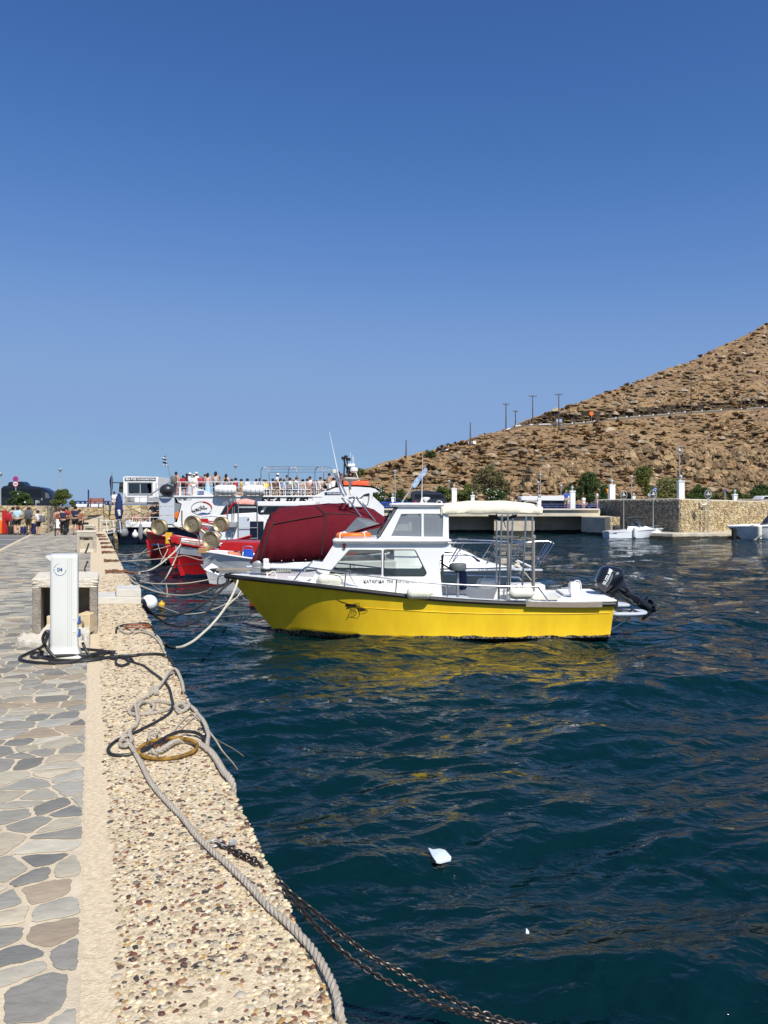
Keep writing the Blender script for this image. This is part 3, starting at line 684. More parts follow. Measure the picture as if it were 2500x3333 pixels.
 npmesh('hill_rocks', np.concatenate(RV), np.concatenate(RF), rm, np.concatenate(RC), smooth=False, kind='stuff', label='pale angular rocks strewn over the dry hillside', cat='rocks')
scatter_hill()
# hull builder
class Hull:
 def __init__(s, xs, xw, cy, hbs, zs, hbw, pw=1.5, n=44, depth=.45, zk=None):
  s.xs, s.xw, s.cy = xs, xw, cy; s.hbs, s.zs, s.hbw = ifn(hbs), ifn(zs), ifn(hbw); s.pw, s.n, s.depth = pw, n, depth
 def sheer(s, t, side=-1, off=0, dz=0): return Vector((s.xs[0]+(s.xs[1]-s.xs[0])*t, s.cy+side*(s.hbs(t)+off), s.zs(t)+dz))
 def pt(s, t, v, side=-1, off=0):
  zt = s.zs(t); hs, hw = s.hbs(t), s.hbw(t)
  if v <= 1: z = zt*(1-v); e = (1-v)**s.pw; hb = hw+(hs-hw)*e; x = (s.xs[0]+(s.xs[1]-s.xs[0])*t)*(1-v)+(s.xw[0]+(s.xw[1]-s.xw[0])*t)*v
  else: q = v-1; z = -s.depth*q; hb = hw*(1-.85*q); x = s.xw[0]+(s.xw[1]-s.xw[0])*t+(s.xw[0]-s.xs[0])*.4*q*(1-t)
  return Vector((x, s.cy+side*(max(hb, 0)+off), z))
 def mesh(s, mb, vs=(0, .1, .2, .3, .4, .5, .6, .7, .8, .9, 1, 1.15, 1.5, 2)):
  rings = []
  for i in range(s.n+1):
   t = (i/s.n)**1.25; rings.append([s.pt(t, v, -1) for v in vs]+[s.pt(t, v, 1) for v in reversed(vs)])
  mb.loft(rings, closed=False, cap=False); m = len(rings[-1]); k = len(mb.v)-m; mb.f.append(tuple(range(k, k+m)))
  s.bvh = BVHTree.FromPolygons([Vector(p) for p in mb.v], [f for f in mb.f if len(f) == 4]); return mb
 def deck(s, mb, t0=0.01, t1=.99, dz=-.03, inset=.02, n=30):
  L_ = [s.sheer(t0+(t1-t0)*i/n, -1, -min(inset, s.hbs(t0+(t1-t0)*i/n)*.8), dz) for i in range(n+1)]; Rr = [s.sheer(t0+(t1-t0)*i/n, 1, -min(inset, s.hbs(t0+(t1-t0)*i/n)*.8), dz) for i in range(n+1)]
  rings = [[a, a*.5+b*.5+Vector((0, 0, .035)), b] for a, b in zip(L_, Rr)]; mb.loft(rings, closed=False, cap=False); return mb
 def rail(s, mb, t0, t1, r, off=0, dz=0, n=50, sides=(-1, 1), flat=1):
  for sd in sides: mb.tube([s.sheer(t0+(t1-t0)*i/n, sd, off, dz) for i in range(n+1)], r, 8)
  return mb
 def inner(s, mb, t0, t1, zb, off=.05, n=20, dz=0):   # bulwark inside and cockpit floor
  rings = []
  for i in range(n+1):
   t = t0+(t1-t0)*i/n; a = s.sheer(t, -1, -off, dz); b = s.sheer(t, 1, -off, dz)
   rings.append([a, Vector((a.x, a.y+.02, zb)), Vector((b.x, b.y-.02, zb)), b])
  mb.loft(rings, closed=False, cap=False); return mb
def ray(bvh, px, py, off=.003, fb=19.4):
 o = Vector((0, 0, CZ)); d = (P(px, py, 10)-o).normalized(); h = bvh.ray_cast(o, d)
 if h[0] is None: return P(px, py, fb)
 n = h[1] if h[1].dot(d) < 0 else -h[1]; return h[0]+n*off
def strokes(mb, bvh, lines, w=1.0, off=.004):
 for ln in lines:
  pp = cr([(x, y, 0) for x, y in ln[0]], 5) if len(ln[0]) > 2 else [Vector((*p, 0)) for p in ln[0]]; ws = ln[1] if len(ln) > 1 else w; m = len(pp); L_, R_ = [], []
  for i, p in enumerate(pp):
   t = (pp[min(i+1, m-1)]-pp[max(i-1, 0)]); t = t.normalized() if t.length else Vector((1, 0, 0)); nn = Vector((-t.y, t.x, 0)); k = ws*(math.sin(math.pi*min(max((i+.6)/(m+.2), .0), 1))**.6 if len(ln) < 3 else 1)/2
   L_.append(ray(bvh, p.x+nn.x*k, p.y+nn.y*k, off)); R_.append(ray(bvh, p.x-nn.x*k, p.y-nn.y*k, off))
  n0 = len(mb.v); mb.v += [tuple(p) for p in L_+R_]; mb.c += [(1, 1, 1)]*(2*m)
  for i in range(m-1): mb.f.append((n0+i, n0+i+1, n0+m+i+1, n0+m+i))
def fill(mb, bvh, poly, off=.004):
 tri = tessellate_polygon([[Vector((x, y, 0)) for x, y in poly]]); n0 = len(mb.v); mb.v += [tuple(ray(bvh, x, y, off)) for x, y in poly]; mb.c += [(1, 1, 1)]*len(poly)
 for t in tri: mb.f.append(tuple(i+n0 for i in t))
def fender(name, c, L_, r, label, group=None, ax=(1, 0, 0), m='cream_fender', cat='fender'):
 ax = Vector(ax).normalized(); c = Vector(c); root = thing(name, label, cat, c, group); b = MB()
 prof = [(.01, -L_/2-.03), (.025, -L_/2-.025), (.03, -L_/2), (r*.62, -L_/2+.012), (r*.9, -L_/2+.045), (r, -L_/2+.09)]
 for k in range(6): q = -L_/2+.12+(L_-.24)*k/5; prof += [(r, q-.008), (r*.975, q), (r, q+.008)]
 prof += [(a, -z) for a, z in reversed(prof[:6])]
 b.lathe(prof, c, ax, 20); b.build('body', M_[m], root, smooth=50)
 b = MB(); up = Vector((0, 0, 1))
 return root
# yellow boat
def yellow_boat():
 Yc = 15.8; root = thing('motorboat', 'yellow hulled fishing motorboat with white cabin, cream bimini and tilted black outboard', 'boat', (.6, Yc, 0))
 H = Hull((-3.22, 4.46), (-2.27, 4.40), Yc,
             [(0, .03), (.03, .22), (.08, .46), (.15, .72), (.24, .94), (.35, 1.09), (.5, 1.15), (.7, 1.13), (.85, 1.07), (1, .98)],
             [(0, 1.14), (.1, 1.115), (.22, 1.06), (.34, .975), (.47, .868), (.58, .79), (.7, .735), (.82, .70), (.92, .688), (1, .69)],
             [(0, .02), (.06, .22), (.15, .52), (.28, .84), (.42, 1.0), (.6, 1.05), (.8, 1.0), (1, .86)], 1.6, 60, .4)
 b = H.mesh(MB()); hull = b.build('hull', M_['yellow_hull'], root, smooth=50)
 b = MB()
 for sd in (-1, 1): b.tube([H.pt(t, v, sd, .002) for t, v in [(.30+.69*i/40, .405-.10*(i/40)) for i in range(41)]], [.003+.006*min(1, i/12) for i in range(41)], 6, flat=.7)
 b.build('spray_rail', M_['yellow_hull'], root)
 b = MB(); H.rail(b, .0, .772, .047, .0, -.035, 60); b.ball(H.sheer(0, -1, -.03, -.035)+Vector((-.02, 0, 0)), .055)
 H.rail(b, .965, 1.0, .047, 0, -.035, 6); b.tube([H.sheer(1, -1, 0, -.035), H.sheer(1, 1, 0, -.035)], .047, 8)
 b.build('rubbing_strake', M_['black_rubber'], root)
 b = MB()
 for sd in (-1, 1): b.loft([[H.sheer(t, sd, .005, dz_) + Vector((0, sd*o_, 0)) for dz_, o_ in ((.012, 0), (.012, .045), (-.085, .045), (-.085, 0))] for t in [.772+.193*i/12 for i in range(13)]])
 b.build('rail_guard', M_['old_wood'], root)
 gel = M_['gelcoat_white']
 b = MB(); H.deck(b, .004, .52, .005, .0)
 for sd in (-1, 1):
  b.loft([[H.sheer(t, sd, -.0, .01), H.sheer(t, sd, -.16, .012), H.sheer(t, sd, -.16, -.03), H.sheer(t, sd, 0, -.04)] for t in [.5+.5*i/20 for i in range(21)]])
 b.build('deck', gel, root, smooth=40)
 b = MB(); H.inner(b, .5, .99, .30, .15, dz=.0); b.box((4.22, Yc, .5), (.12, 1.5, .34)); b.build('cockpit_well', gel, root)
 b = MB(); b.prism([(3.35, Yc-.93, .70), (4.5, Yc-.97, .70), (4.5, Yc+.97, .70), (3.75, Yc+.93, .70), (3.7, Yc, .70)], (0, 0, .035)); b.build('stern_deck', M_['white_paint'], root, bevel=.012)
 b = MB(); a = P(1160, 1900, 15.7)
 # raised coach roof under the cabin and foredeck
 s0 = [(940, 1857), (1010, 1851), (1440, 1938), (1440, 1960), (1180, 1935), (960, 1893)]
 # lower cabin: side panels with rounded window openings, both sides
 yn, yf = Yc-.84, Yc+.84
 out = [(1012, 1896), (1090, 1772), (1110, 1768), (1464, 1768), (1470, 1778), (1452, 1793), (1436, 1810), (1431, 1830), (1433, 1862), (1441, 1952), (1300, 1938), (1150, 1916)]
 k = (Yc-.84)
 w1 = rnd([(1138, 1788.5), (1242, 1788.5), (1242, 1873), (1074, 1871), (1073, 1862)], 6); w2 = rnd([(1250, 1789.5), (1351, 1790), (1389, 1866), (1381, 1874), (1249, 1874)], 6)
 side = MB().panel(out, [w1, w2], k, .045).build('cabin_side', gel, root, smooth=None)
 far = MB(); far.panel(out, [w1, w2], k, .045); far.v = [(p[0], p[1]+1.64, p[2]) for p in far.v]; far.build('cabin_side', gel, root, smooth=None)
 for nm, w in (('side_window', w1), ('side_window', w2)):
  f = MB(); f.tube([P(x, y, k-.003) for x, y in w], .009, 6, closed=True); fr = f.build(nm, M_['black_rubber'] if w is w2 else M_['grey_metal'], root)
  MB().pprism(w, k+.02, .006).build('pane', glass, fr, smooth=None)
  g2 = MB().pprism(w, k+.02, .006); g2.v = [(p[0], p[1]+1.62, p[2]) for p in g2.v]; g2.build('pane', glass, fr, smooth=None)
 # windscreen: raked glass between posts; forward face
 A0, A1 = P(1012, 1896, k), P(1092, 1770, k)
 b = MB(); 
 for yy in (yn+.02, Yc, yf-.07): b.box(((A0.x+A1.x)/2, yy+.02, (A0.z+A1.z)/2), (.05, .09, (A1-A0).length), M=Matrix.Rotation(math.atan2(A1.x-A0.x, A1.z-A0.z), 3, 'Y'))
 d_ = (A1-A0)
 for q in (.06, .97): b.box((A0.x+d_.x*q, Yc, A0.z+d_.z*q), (.05, 1.66, .12 if q < .5 else .07))
 b.build('windscreen_frame', gel, root)
 b = MB(); b.prism([A0+d_*.08+Vector((.02, .04, 0)), A0+d_*.95+Vector((.02, .04, 0)), A0+d_*.95+Vector((.02, 1.62, 0)), A0+d_*.08+Vector((.02, 1.62, 0))], (.008, 0, 0)); b.build('windscreen', glass_dark, root, smooth=None)
 # trunk in front of the windscreen
 b = MB(); q0 = P(945, 1888, Yc-.35); b.loft([[Vector((-1.95, Yc-.3, 1.10)), Vector((-1.95, Yc+.3, 1.10)), Vector((-1.95, Yc+.25, 1.13)), Vector((-1.95, Yc-.25, 1.13))], [Vector((A0.x+.05, yn+.03, .98)), Vector((A0.x+.05, yf-.03, .98)), Vector((A0.x+.05, yf-.1, A0.z+.09)), Vector((A0.x+.05, yn+.1, A0.z+.09))]]); b.build('foredeck_trunk', gel, root, bevel=.03)
 # roof of the lower cabin, with overhanging lip
 zt = P(0, 1755, k).z; zb = P(0, 1770, k).z; xl = P(1081, 1760, k-.08).x; xr = P(1472, 1760, k-.08).x
 pl = rnd([(xl, yn-.10), (xr, yn-.10), (xr, yf+.10), (xl, yf+.10)], .12)
 b = MB(); b.loft([[Vector((xl+.6+(x-xl-.6)*sc, Yc+(y-Yc)*sc, z)) for x, y in pl] for sc, z in ((.93, zb), (.985, zb+.035), (1, zb+.055), (.995, zt-.01), (.97, zt+.004))]); b.build('cabin_roof', gel, root, smooth=50)
 # cabin floor and bulkhead, steering, dark seat inside
 b = MB(); b.box(((P(1240, 0, k).x+P(1432, 0, k).x)/2+.0, Yc, .62), (2.5, 1.5, .04)); b.build('cabin_sole', M_['door_grey'], root)
 b = MB(); x_ = P(1434, 0, k).x; b.box((x_-.03, Yc+.45, 1.28), (.05, .8, .98)); b.box((x_-.03, Yc-.62, 1.28), (.05, .40, .98)); b.build('aft_bulkhead', M_['vinyl_grey'], root)
 # upper wheelhouse
 ku = Yc-.74; outu = [(1231, 1759), (1236, 1745), (1296, 1648), (1450, 1644), (1460, 1652), (1461, 1760)]
 u1 = [(1306, 1673), (1372, 1672), (1372, 1747), (1273, 1745)]; u2 = [(1379, 1672), (1443, 1672.5), (1441, 1747.5), (1379, 1747)]
 for dy in (0, 1.44):
  q = MB().panel(outu, [u1, u2], ku, .04); q.v = [(p[0], p[1]+dy, p[2]) for p in q.v]; q.build('wheelhouse_side', gel, root, smooth=None)
 f = MB(); fo = rnd([(1259, 1754), (1302, 1668), (1450, 1668), (1450, 1755)], 5); fi = rnd([(1270, 1748), (1305, 1672), (1445, 1672), (1443, 1749)], 3)
 f.panel(fo, [u1, u2], ku-.014, .012); fr = f.build('wheelhouse_window_frame', M_['white_paint'], root, smooth=None, bevel=.004)
 for w in (u1, u2):
  pn = MB().pprism(w, ku+.016, .006); pn.build('pane', vinyl, fr, smooth=None)
  p2 = MB().pprism(w, ku+.016, .006); p2.v = [(p[0], p[1]+1.42, p[2]) for p in p2.v]; p2.build('pane', glass, fr, smooth=None)
 # sloping front of the wheelhouse, opened screen
 B0, B1 = P(1233, 1748, ku), P(1294, 1647, ku); dd = B1-B0
 b = MB()
 for yy in (ku+.02, Yc+.70): b.box((B0.x+dd.x/2, yy+.02, B0.z+dd.z/2), (.05, .08, dd.length), M=Matrix.Rotation(math.atan2(dd.x, dd.z), 3, 'Y'))
 b.box((B0.x+.0, Yc, B0.z+.0), (.07, 1.44, .10)); b.build('wheelhouse_front_frame', M_['vinyl_grey'], root)
 b = MB(); b.prism([B0+Vector((-.01, .03, .04)), B1+Vector((-.01, .03, 0)), B1+Vector((-.01, 1.42, 0)), B0+Vector((-.01, 1.42, .04))], (.008, 0, 0)); b.build('wheelhouse_windscreen', glass_dark, root, smooth=None)
 b = MB(); b.tube([B0+Vector((-.03, .10, .06)), B0+dd*.8+Vector((-.05, .35, .03))], .012); b.tube([B0+Vector((-.03, .75, .06)), B0+dd*.8+Vector((-.05, 1.0, .03))], .012); b.build('wiper', M_['black_plastic'], root)
 b = MB(); zt2 = P(0, 1639, ku-.06).z; xl = P(1268, 0, ku-.06).x; xr = P(1448, 0, ku-.06).x; pl = rnd([(xl, ku-.07), (xr, ku-.07), (xr, Yc+.81), (xl, Yc+.81)], .08)
 b.loft([[Vector(((xl+xr)/2+(x-(xl+xr)/2)*sc, Yc+(y-Yc)*sc, z)) for x, y in pl] for sc, z in ((.94, zt2-.065), (.99, zt2-.03), (1, zt2-.018), (.99, zt2), (.6, zt2+.02))]); b.build('wheelhouse_roof', gel, root, smooth=50)
 b = MB(); xx = P(1462, 0, ku).x; b.box((xx-.02, Yc+.55, (zt+zt2)/2), (.04, .38, zt2-zt-.05)); b.build('wheelhouse_bulkhead', gel, root)
 # roof gear: horn, antenna base, antenna, flag staff
 Ya = Yc-.2
 b = MB(); b.lathe([(.075, 0), (.06, .02), (.02, .06), (.012, .13)], P(1373, 1641, Ya), n=14); b.build('antenna_base', M_['cream_fender'], root)
 b = MB(); b.tube([P(1373, 1636, Ya), P(1374, 1570, Ya), P(1376, 1477, Ya)], [.008, .006, .003], 6); b.build('whip_antenna', M_['white_paint'], root)
 b = MB(); b.lathe([(.03, 0), (.02, .02), (.03, .07), (.085, .11), (.09, .13), (.05, .145)], P(1386, 1641, Ya+.1), n=16); b.build('gps_dome', gel, root)
 b = MB(); b.tube([P(1306, 1639, Ya), P(1345, 1578, Ya)], .014, 8); b.tube([P(1345, 1578, Ya), P(1366, 1550, Ya), P(1386, 1516, Ya)], .008, 6); b.build('flag_staff', M_['galv'], root)
 # handrails along the side deck, both sides
 b = MB()
 for sd in (-1, 1):
  def rp(px, py, y=Yc-1.0):
   p = P(px, py, y)
   return p if sd < 0 else Vector((p.x, 2*Yc-p.y, p.z))
  hb = lambda x: H.hbs((x+3.22)/7.68)-.06
  def rq(px, py):
   p = P(px, py, Yc-1.0); yy = Yc-max(.1, hb(p.x)); p = P(px, py, yy)
   return p if sd < 0 else Vector((p.x, 2*Yc-p.y, p.z))
  b.tube(cr([rq(955, 1892), rq(985, 1855), rq(996, 1848), rq(1010, 1848), rq(1147, 1867), rq(1290, 1886), rq(1411, 1898), rq(1560, 1906), rq(1745, 1911)], 6)+[rq(1752, 1912), rq(1787, 1960)], .0155, 8)
  for x0, y0, x1, y1 in ((1126, 1863, 1121, 1915), (1126, 1863, 1140, 1866), (1291, 1887, 1287, 1940), (1457, 1901, 1455, 1953), (1625, 1909, 1624, 1958)): b.tube([rq(x0, y0), rq(x1, y1)], .0145, 8)
  b.tube([rq(1133, 1862), rq(1165, 1919)], .007, 6)
 b.build('side_rail', M_['chrome'], root)
 # bow: pulpit plank, anchor, winch, bollard
 plk = MB(); plk.box(P(765, 1857, Yc-.02)+Vector((0, 0, .02)), (.74, .22, .05)); plk.build('bow_plank', M_['old_wood'], root, bevel=.01)
 b = MB(); sh = [(655, 1868), (664, 1828), (676, 1818), (695, 1822), (701, 1828), (697, 1832), (716, 1838), (744, 1847), (747, 1852), (712, 1858), (695, 1853), (680, 1848)]
 b.pprism([(x, y) for x, y in [(700, 1820), (703, 1826), (716, 1831), (790, 1856), (786, 1860), (744, 1852), (700, 1842), (690, 1834), (693, 1822)]], Yc-.02, .03)
 b.loft([[P(653, 1836, Yc-.03), P(656, 1850, Yc-.03), P(700, 1852, Yc-.2), P(712, 1846, Yc-.02)], [P(653, 1837, Yc+.02), P(660, 1852, Yc+.02), P(705, 1868, Yc+.06), P(712, 1848, Yc+.0)]])
 b.loft([[P(690, 1834, Yc-.02), P(653, 1838, Yc-.02), P(664, 1853, Yc-.16)], [P(712, 1842, Yc), P(700, 1849, Yc-.02), P(712, 1871, Yc-.1)]])
 b.build('anchor', M_['grey_metal'], root, smooth=25)
 b = MB(); c = P(836, 1842, Yc-.1); b.lathe([(.05, -.13), (.085, -.12), (.085, -.09), (.045, -.07), (.045, .07), (.085, .09), (.085, .12), (.04, .13)], c+Vector((0, 0, .02)), (0, 1, 0), 16); b.box(c+Vector((0, .0, -.07)), (.2, .3, .12)); b.build('windlass', M_['grey_metal'], root, bevel=.008)
 b = MB(); c = P(869, 1846, Yc-.15); b.box(c, (.13, .12, .17)); b.lathe([(.07, 0), (.085, .02), (.07, .04), (.085, .06), (.07, .09)], P(867, 1858, Yc-.17), n=14); b.build('mooring_bitt', gel, root, bevel=.02)
 b = MB(); c = P(867, 1856, Yc-.19); b.lathe([(.10, -.025), (.118, -.01), (.10, 0), (.118, .012), (.10, .03)], c, n=16); b.build('coiled_bitt_line', M_['rope_black'], root)
 b = MB(); b.tube(cr([P(868, 1862, Yc-.3), P(872, 1878, Yc-.35), P(885, 1884, Yc-.4), P(900, 1873, Yc-.35), P(890, 1860, Yc-.25), P(873, 1868, Yc-.3), P(868, 1882, Yc-.38), P(893, 1890, Yc-.45)], 6), .013, 6); b.build('bow_line_tail', M_['rope_cream'], root)
 # roof rail with life ring carried on it is separate; stainless ladder arch between roof and canopy
 b = MB(); b.tube(cr([P(1108, 1760, k), P(1118, 1749, k), P(1130, 1748, k), P(1215, 1749, k), P(1226, 1752, k), P(1229, 1760, k)], 5), .012, 8); b.tube(cr([P(1108, 1755, k+1.4), P(1120, 1745, k+1.4), P(1215, 1746, k+1.4), P(1229, 1756, k+1.4)], 5), .012, 8); b.build('roof_grab_rail', M_['chrome'], root)
 b = MB(); b.box(P(1121, 1777, k-.02), (.055, .05, .085)); b.build('navigation_light', mat('nav_red', (.12, .012, .012), .2), root, bevel=.008)
 # seat with pedestal, table post
 b = MB(); c = P(1490, 1844, Yc-.45); b.lathe([(.02, -.07), (.16, -.075), (.175, -.05), (.175, .04), (.16, .062), (.02, .065)], c, n=22); b.lathe([(.09, -.11), (.05, -.09), (.035, -.07)], c, n=12); st = b.build('helm_seat', M_['vinyl_grey'], root)
 b = MB(); b.tube([c-Vector((0, 0, .09)), Vector((c.x, c.y, .31))], .028, 10); b.build('post', M_['grey_metal'], st)
 b = MB(); b.tube([P(1435, 1832, Yc-.5), P(1462, 1849, Yc-.45)], .02); b.tube([P(1462, 1830, Yc-.5), P(1497, 1771, Yc-.3)], .012); b.tube([P(1497, 1771, Yc-.3), P(1500, 1835, Yc-.3)], .004); b.box(P(1440, 1845, Yc-.5), (.05, .05, .6)); b.build('steering_stand', M_['dark_int'], root)
 # aft box, seat lockers and fuel lid
 b = MB(); c = P(1710, 1905, Yc+.5); b.box((c.x, Yc+.5, .62), (.75, .5, .55)); b.build('storage_box', gel, root, bevel=.03)
 b = MB(); b.box((P(1790, 0, 15.9).x, Yc+.15, .50), (.9, 1.3, .36)); b.build('engine_well', M_['gelcoat_white'], root, bevel=.03)
 b = MB(); b.box((P(1780, 0, 15.3).x, Yc-.3, .69), (.55, .55, .012)); b.build('hatch', M_['cream_fender'], root, bevel=.005)
 b = MB(); c = P(1869, 1940, Yc-.55); b.loft([[Vector((c.x+sx*w_*.5, c.y+sy*w_*.5, c.z+z)) for sx, sy in ((-1, -1), (1, -1), (1, 1), (-1, 1))] for w_, z in ((.15, -.20), (.15, .05), (.19, .09), (.19, .24), (.15, .28))]); b.tube(cr([c+Vector((-.02, 0, .27)), c+Vector((.05, -.02, .31)), c+Vector((.12, -.03, .26)), c+Vector((.13, -.03, .02)), c+Vector((.10, -.03, -.12))], 6), .012, 6); b.build('bait_pump', gel, root, bevel=.02)
 b = MB(); b.box(P(1846, 1914, Yc-.2), (.24, .05, .02)); b.tube([P(1843, 1912, Yc-.2), P(1862, 1920, Yc-.2)], .008); b.build('cleat', M_['galv'], root)
 # writing
 tb = M_['text_black']
 ptext('boat_name', 'ΚΑΤΑΙΓΙΔΑ  ΤΜ', tb, root, 1184, 1887.5, 1278, 1898.5, k-.006, bold=.012)
 ptext('registration', 'ΛΦ Ο1ΕΚ1 3306', M_['grey_metal'], root, 1293, 1888, 1356, 1898, k-.006)
 # sailfish drawing on the bow
 def z2(x, y): return (700+x/2.37, 1580+y/2.37)
 Ln = [([(932, 877), (965, 893), (1000, 905), (1030, 915)], 2.6), ([(1000, 905), (1018, 915), (1040, 920), (1062, 917)], 1.6), ([(1003, 925), (1018, 938), (1042, 943), (1066, 940), (1085, 948)], 2.2), ([(1003, 926), (1012, 918), (1026, 914)], 1.8), ([(1008, 955), (1020, 948), (1040, 946)], 2),
          ([(1062, 917), (1085, 908), (1113, 910), (1110, 925), (1122, 940), (1140, 935), (1150, 950), (1180, 962)], 1.4), ([(1066, 918), (1085, 930), (1105, 960), (1115, 990), (1108, 1012), (1100, 1025)], 2.4), ([(1180, 962), (1172, 975), (1160, 982), (1120, 990)], 1.4),
          ([(1045, 950), (1040, 975), (1030, 1000), (1022, 1018), (1010, 1040)], 2.2), ([(1028, 1002), (1050, 1008), (1075, 1003), (1090, 990), (1085, 965), (1070, 945)], 1.4), ([(1022, 1018), (1060, 1016), (1100, 1025)], 1.4), ([(1050, 950), (1052, 975), (1050, 1000)], 1.6), ([(1056, 950), (1066, 975), (1068, 998)], 1.6), ([(1062, 948), (1078, 970), (1084, 988)], 1.4), ([(1035, 985), (1045, 960), (1048, 950)], 1.4)]
 for q in range(13):
  t = q/12; x = 1068+t*46; y = 918+t*52; Ln.append(([(x, y), (x+18+44*t, y-6-4*t+6*math.sin(t*3))], 1.7))
 b = MB(); strokes(b, H.bvh, [([z2(x, y) for x, y in l], w/1.1) for l, w in Ln]); fill(b, H.bvh, [z2(*p) for p in [(1003, 922), (1022, 912), (1064, 916), (1088, 930), (1100, 950), (1078, 940), (1050, 936), (1028, 936)]])
 b.build('sailfish_emblem', tb, root, smooth=None)
 # bathing platform and struts
 b = MB(); pts = [(4.42, Yc-.95), (4.85, Yc-.93), (5.08, Yc-.85), (5.20, Yc-.68), (5.20, Yc-.35), (4.42, Yc-.28)]
 z0 = P(0, 2003, Yc-.9).z
 b.prism([(x, y, z0) for x, y in rnd(pts, .12)], (0, 0, .045)); b.prism([(x, 2*Yc-y, z0+.0) for x, y in rnd(pts, .12)], (0, 0, .045)); pf = b.build('bathing_platform', M_['door_grey'], root, bevel=.01)
 b = MB()
 for x0 in (2001, 2055): b.tube([P(x0, 1984, Yc-.8), P(x0+28, 1995, Yc-.7)], .022, 8); b.ball(P(x0+28, 1995, Yc-.7), .032)
 b.tube([P(2001, 1984, Yc-.8), P(2055, 1988, Yc-.72)], .02, 8); b.build('boarding_ladder', M_['black_plastic'], root)
 b = MB(); b.tube([P(1981, 2055, 15.1), P(2051, 2010, 15.1)], .013); b.tube([P(1984, 2028, 15.3), P(2012, 2008, 15.3)], .013); b.tube([P(1981, 2055, 16.4), P(2051, 2010, 16.4)], .013); b.build('platform_strut', M_['chrome'], root)
 # bimini
 yb0, yb1 = Yc-.76, Yc+.76; b = MB(); rings = []
 for i in range(25):
  px = 1436+(1752-1436)*i/24; e = math.sin(math.pi*min(1, max(0, (i+.4)/24.8)))**.18; ring = []
  sag = .012*math.cos(i/24*2*math.pi*3)
  for j in range(21):
   th = math.pi*j/20; cy = math.cos(th); sy = math.sin(th); yy = Yc-cy*.80*(1-.0*e); z_ = 2.42+.235*(sy**.42)*e+sag*.5-(.0 if j else 0)
   if j in (0, 20): z_ = 2.41-.03*math.sin(i*.9)*.3
   ring.append(Vector((P(px, 0, 15.4).x+(.02*math.sin(j*.7) if i in (0, 24) else 0), yy, z_)))
  for j in range(20, -1, -1):
   p = ring[j]; ring.append(Vector((p.x, Yc+(p.y-Yc)*.965, p.z-(.02 if j in (0, 20) else .045))))
  rings.append(ring)
 b.loft(rings); cn = b.build('bimini_cover', M_['cream_cloth'], root, smooth=60)
 b = MB()
 for i in (0, 24):
  px = 1438 if i == 0 else 1750; b.tube(cr([P(px, 1676, yb0), P(px, 1645, yb0), Vector((P(px, 0, yb0).x, yb0+.15, 2.63)), Vector((P(px, 0, yb0).x, yb1-.15, 2.63)), Vector((P(px, 0, yb0).x, yb1, 2.4))], 6), .016, 8)
 b.build('hem', M_['cream_cloth'], cn)
 b = MB()
 for yy, dx in ((yb0+.02, 0), (yb1-.02, 18)):
  for x0, y0, x1, y1 in ((1634, 1676, 1622, 1957), (1653, 1676, 1653, 1925), (1712, 1680, 1700, 1915), (1733, 1680, 1733, 1915)):
   if yy > Yc and x0 in (1634, 1733): continue
   b.tube([P(x0+dx, y0, yb0), P(x1+dx, y1, yb0)] if yy < Yc else [Vector((P(x0, 0, yb0).x, yy, 2.45)), Vector((P(x1, 0, yb0).x, yy, .75))], .019, 8)
  b.tube([Vector((P(1440, 0, yb0).x, yy, 2.43)), Vector((P(1748, 0, yb0).x, yy, 2.40))], .016, 8)
 b.build('bimini_frame', M_['chrome'], root)
 b = MB()
 for q in (1658, 1738): b.tube([P(q, 1770 if q < 1700 else 1755, Yc-.3), P(q, 1925, Yc-.3)], .022, 8); b.lathe([(.02, 0), (.04, .02), (.035, .07), (.01, .09)], P(q, 1770 if q < 1700 else 1755, Yc-.3), n=12)
 b.box(P(1638, 1801, Yc-.4), (.10, .03, .055)); b.box(P(1719, 1816, Yc-.4), (.13, .03, .07)); b.build('rod_holder', M_['old_wood'], root)
 b = MB(); 
 for q in range(6): b.tube(cr([P(1590+q*5, 1676, yb0+.1), P(1606+q*4, 1687+q, yb0+.1), P(1640, 1690+q, yb0+.12), P(1672-q*3, 1684, yb0+.1), P(1682, 1676, yb0+.1)], 5), .016, 6)
 b.tube(cr([P(1637, 1688, yb0), P(1641, 1700, yb0), P(1646, 1717, yb0)], 4), .01); b.build('lashing', M_['rope_black'], root)
 # outboard engine, tilted up
 oe = MB(); Yo = Yc-.05
 def z4(x, y): return (1800+x/4.366, 1800+y/4.366)
 fn = lambda x, y: P(x, y, Yo)
 cowl = [z4(*p) for p in rnd([(592, 430), (602, 370), (680, 205), (760, 176), (880, 190), (1000, 228), (1005, 330), (860, 480), (740, 588), (690, 565), (625, 490)], 55)]
 puff(oe, cowl, fn, .235, 9, .42); cw = oe.build('outboard_cowl', M_['black_gloss'], root, smooth=60)
 b = MB(); midp = [z4(*p) for p in rnd([(745, 590), (860, 490), (1000, 320), (1020, 400), (1060, 490), (1110, 555), (1240, 635), (1210, 740), (1090, 650), (960, 580), (900, 520), (800, 570)], 22)]
 fl = [z4(*p) for p in rnd([(980, 240), (1002, 350), (1030, 430), (1075, 520), (1040, 590), (960, 560), (880, 500), (760, 575), (740, 560), (870, 430), (960, 300)], 25)]
 puff(b, fl, fn, .20, 6, .35); puff(b, midp, fn, .12, 6, .4); b.build('outboard_midsection', M_['black_gloss'], root, smooth=60)
 b = MB(); low = [z4(*p) for p in rnd([(1170, 600), (1300, 660), (1440, 755), (1478, 815), (1455, 840), (1370, 855), (1300, 820), (1180, 730)], 16)]; puff(b, low, fn, .06, 5, .4)
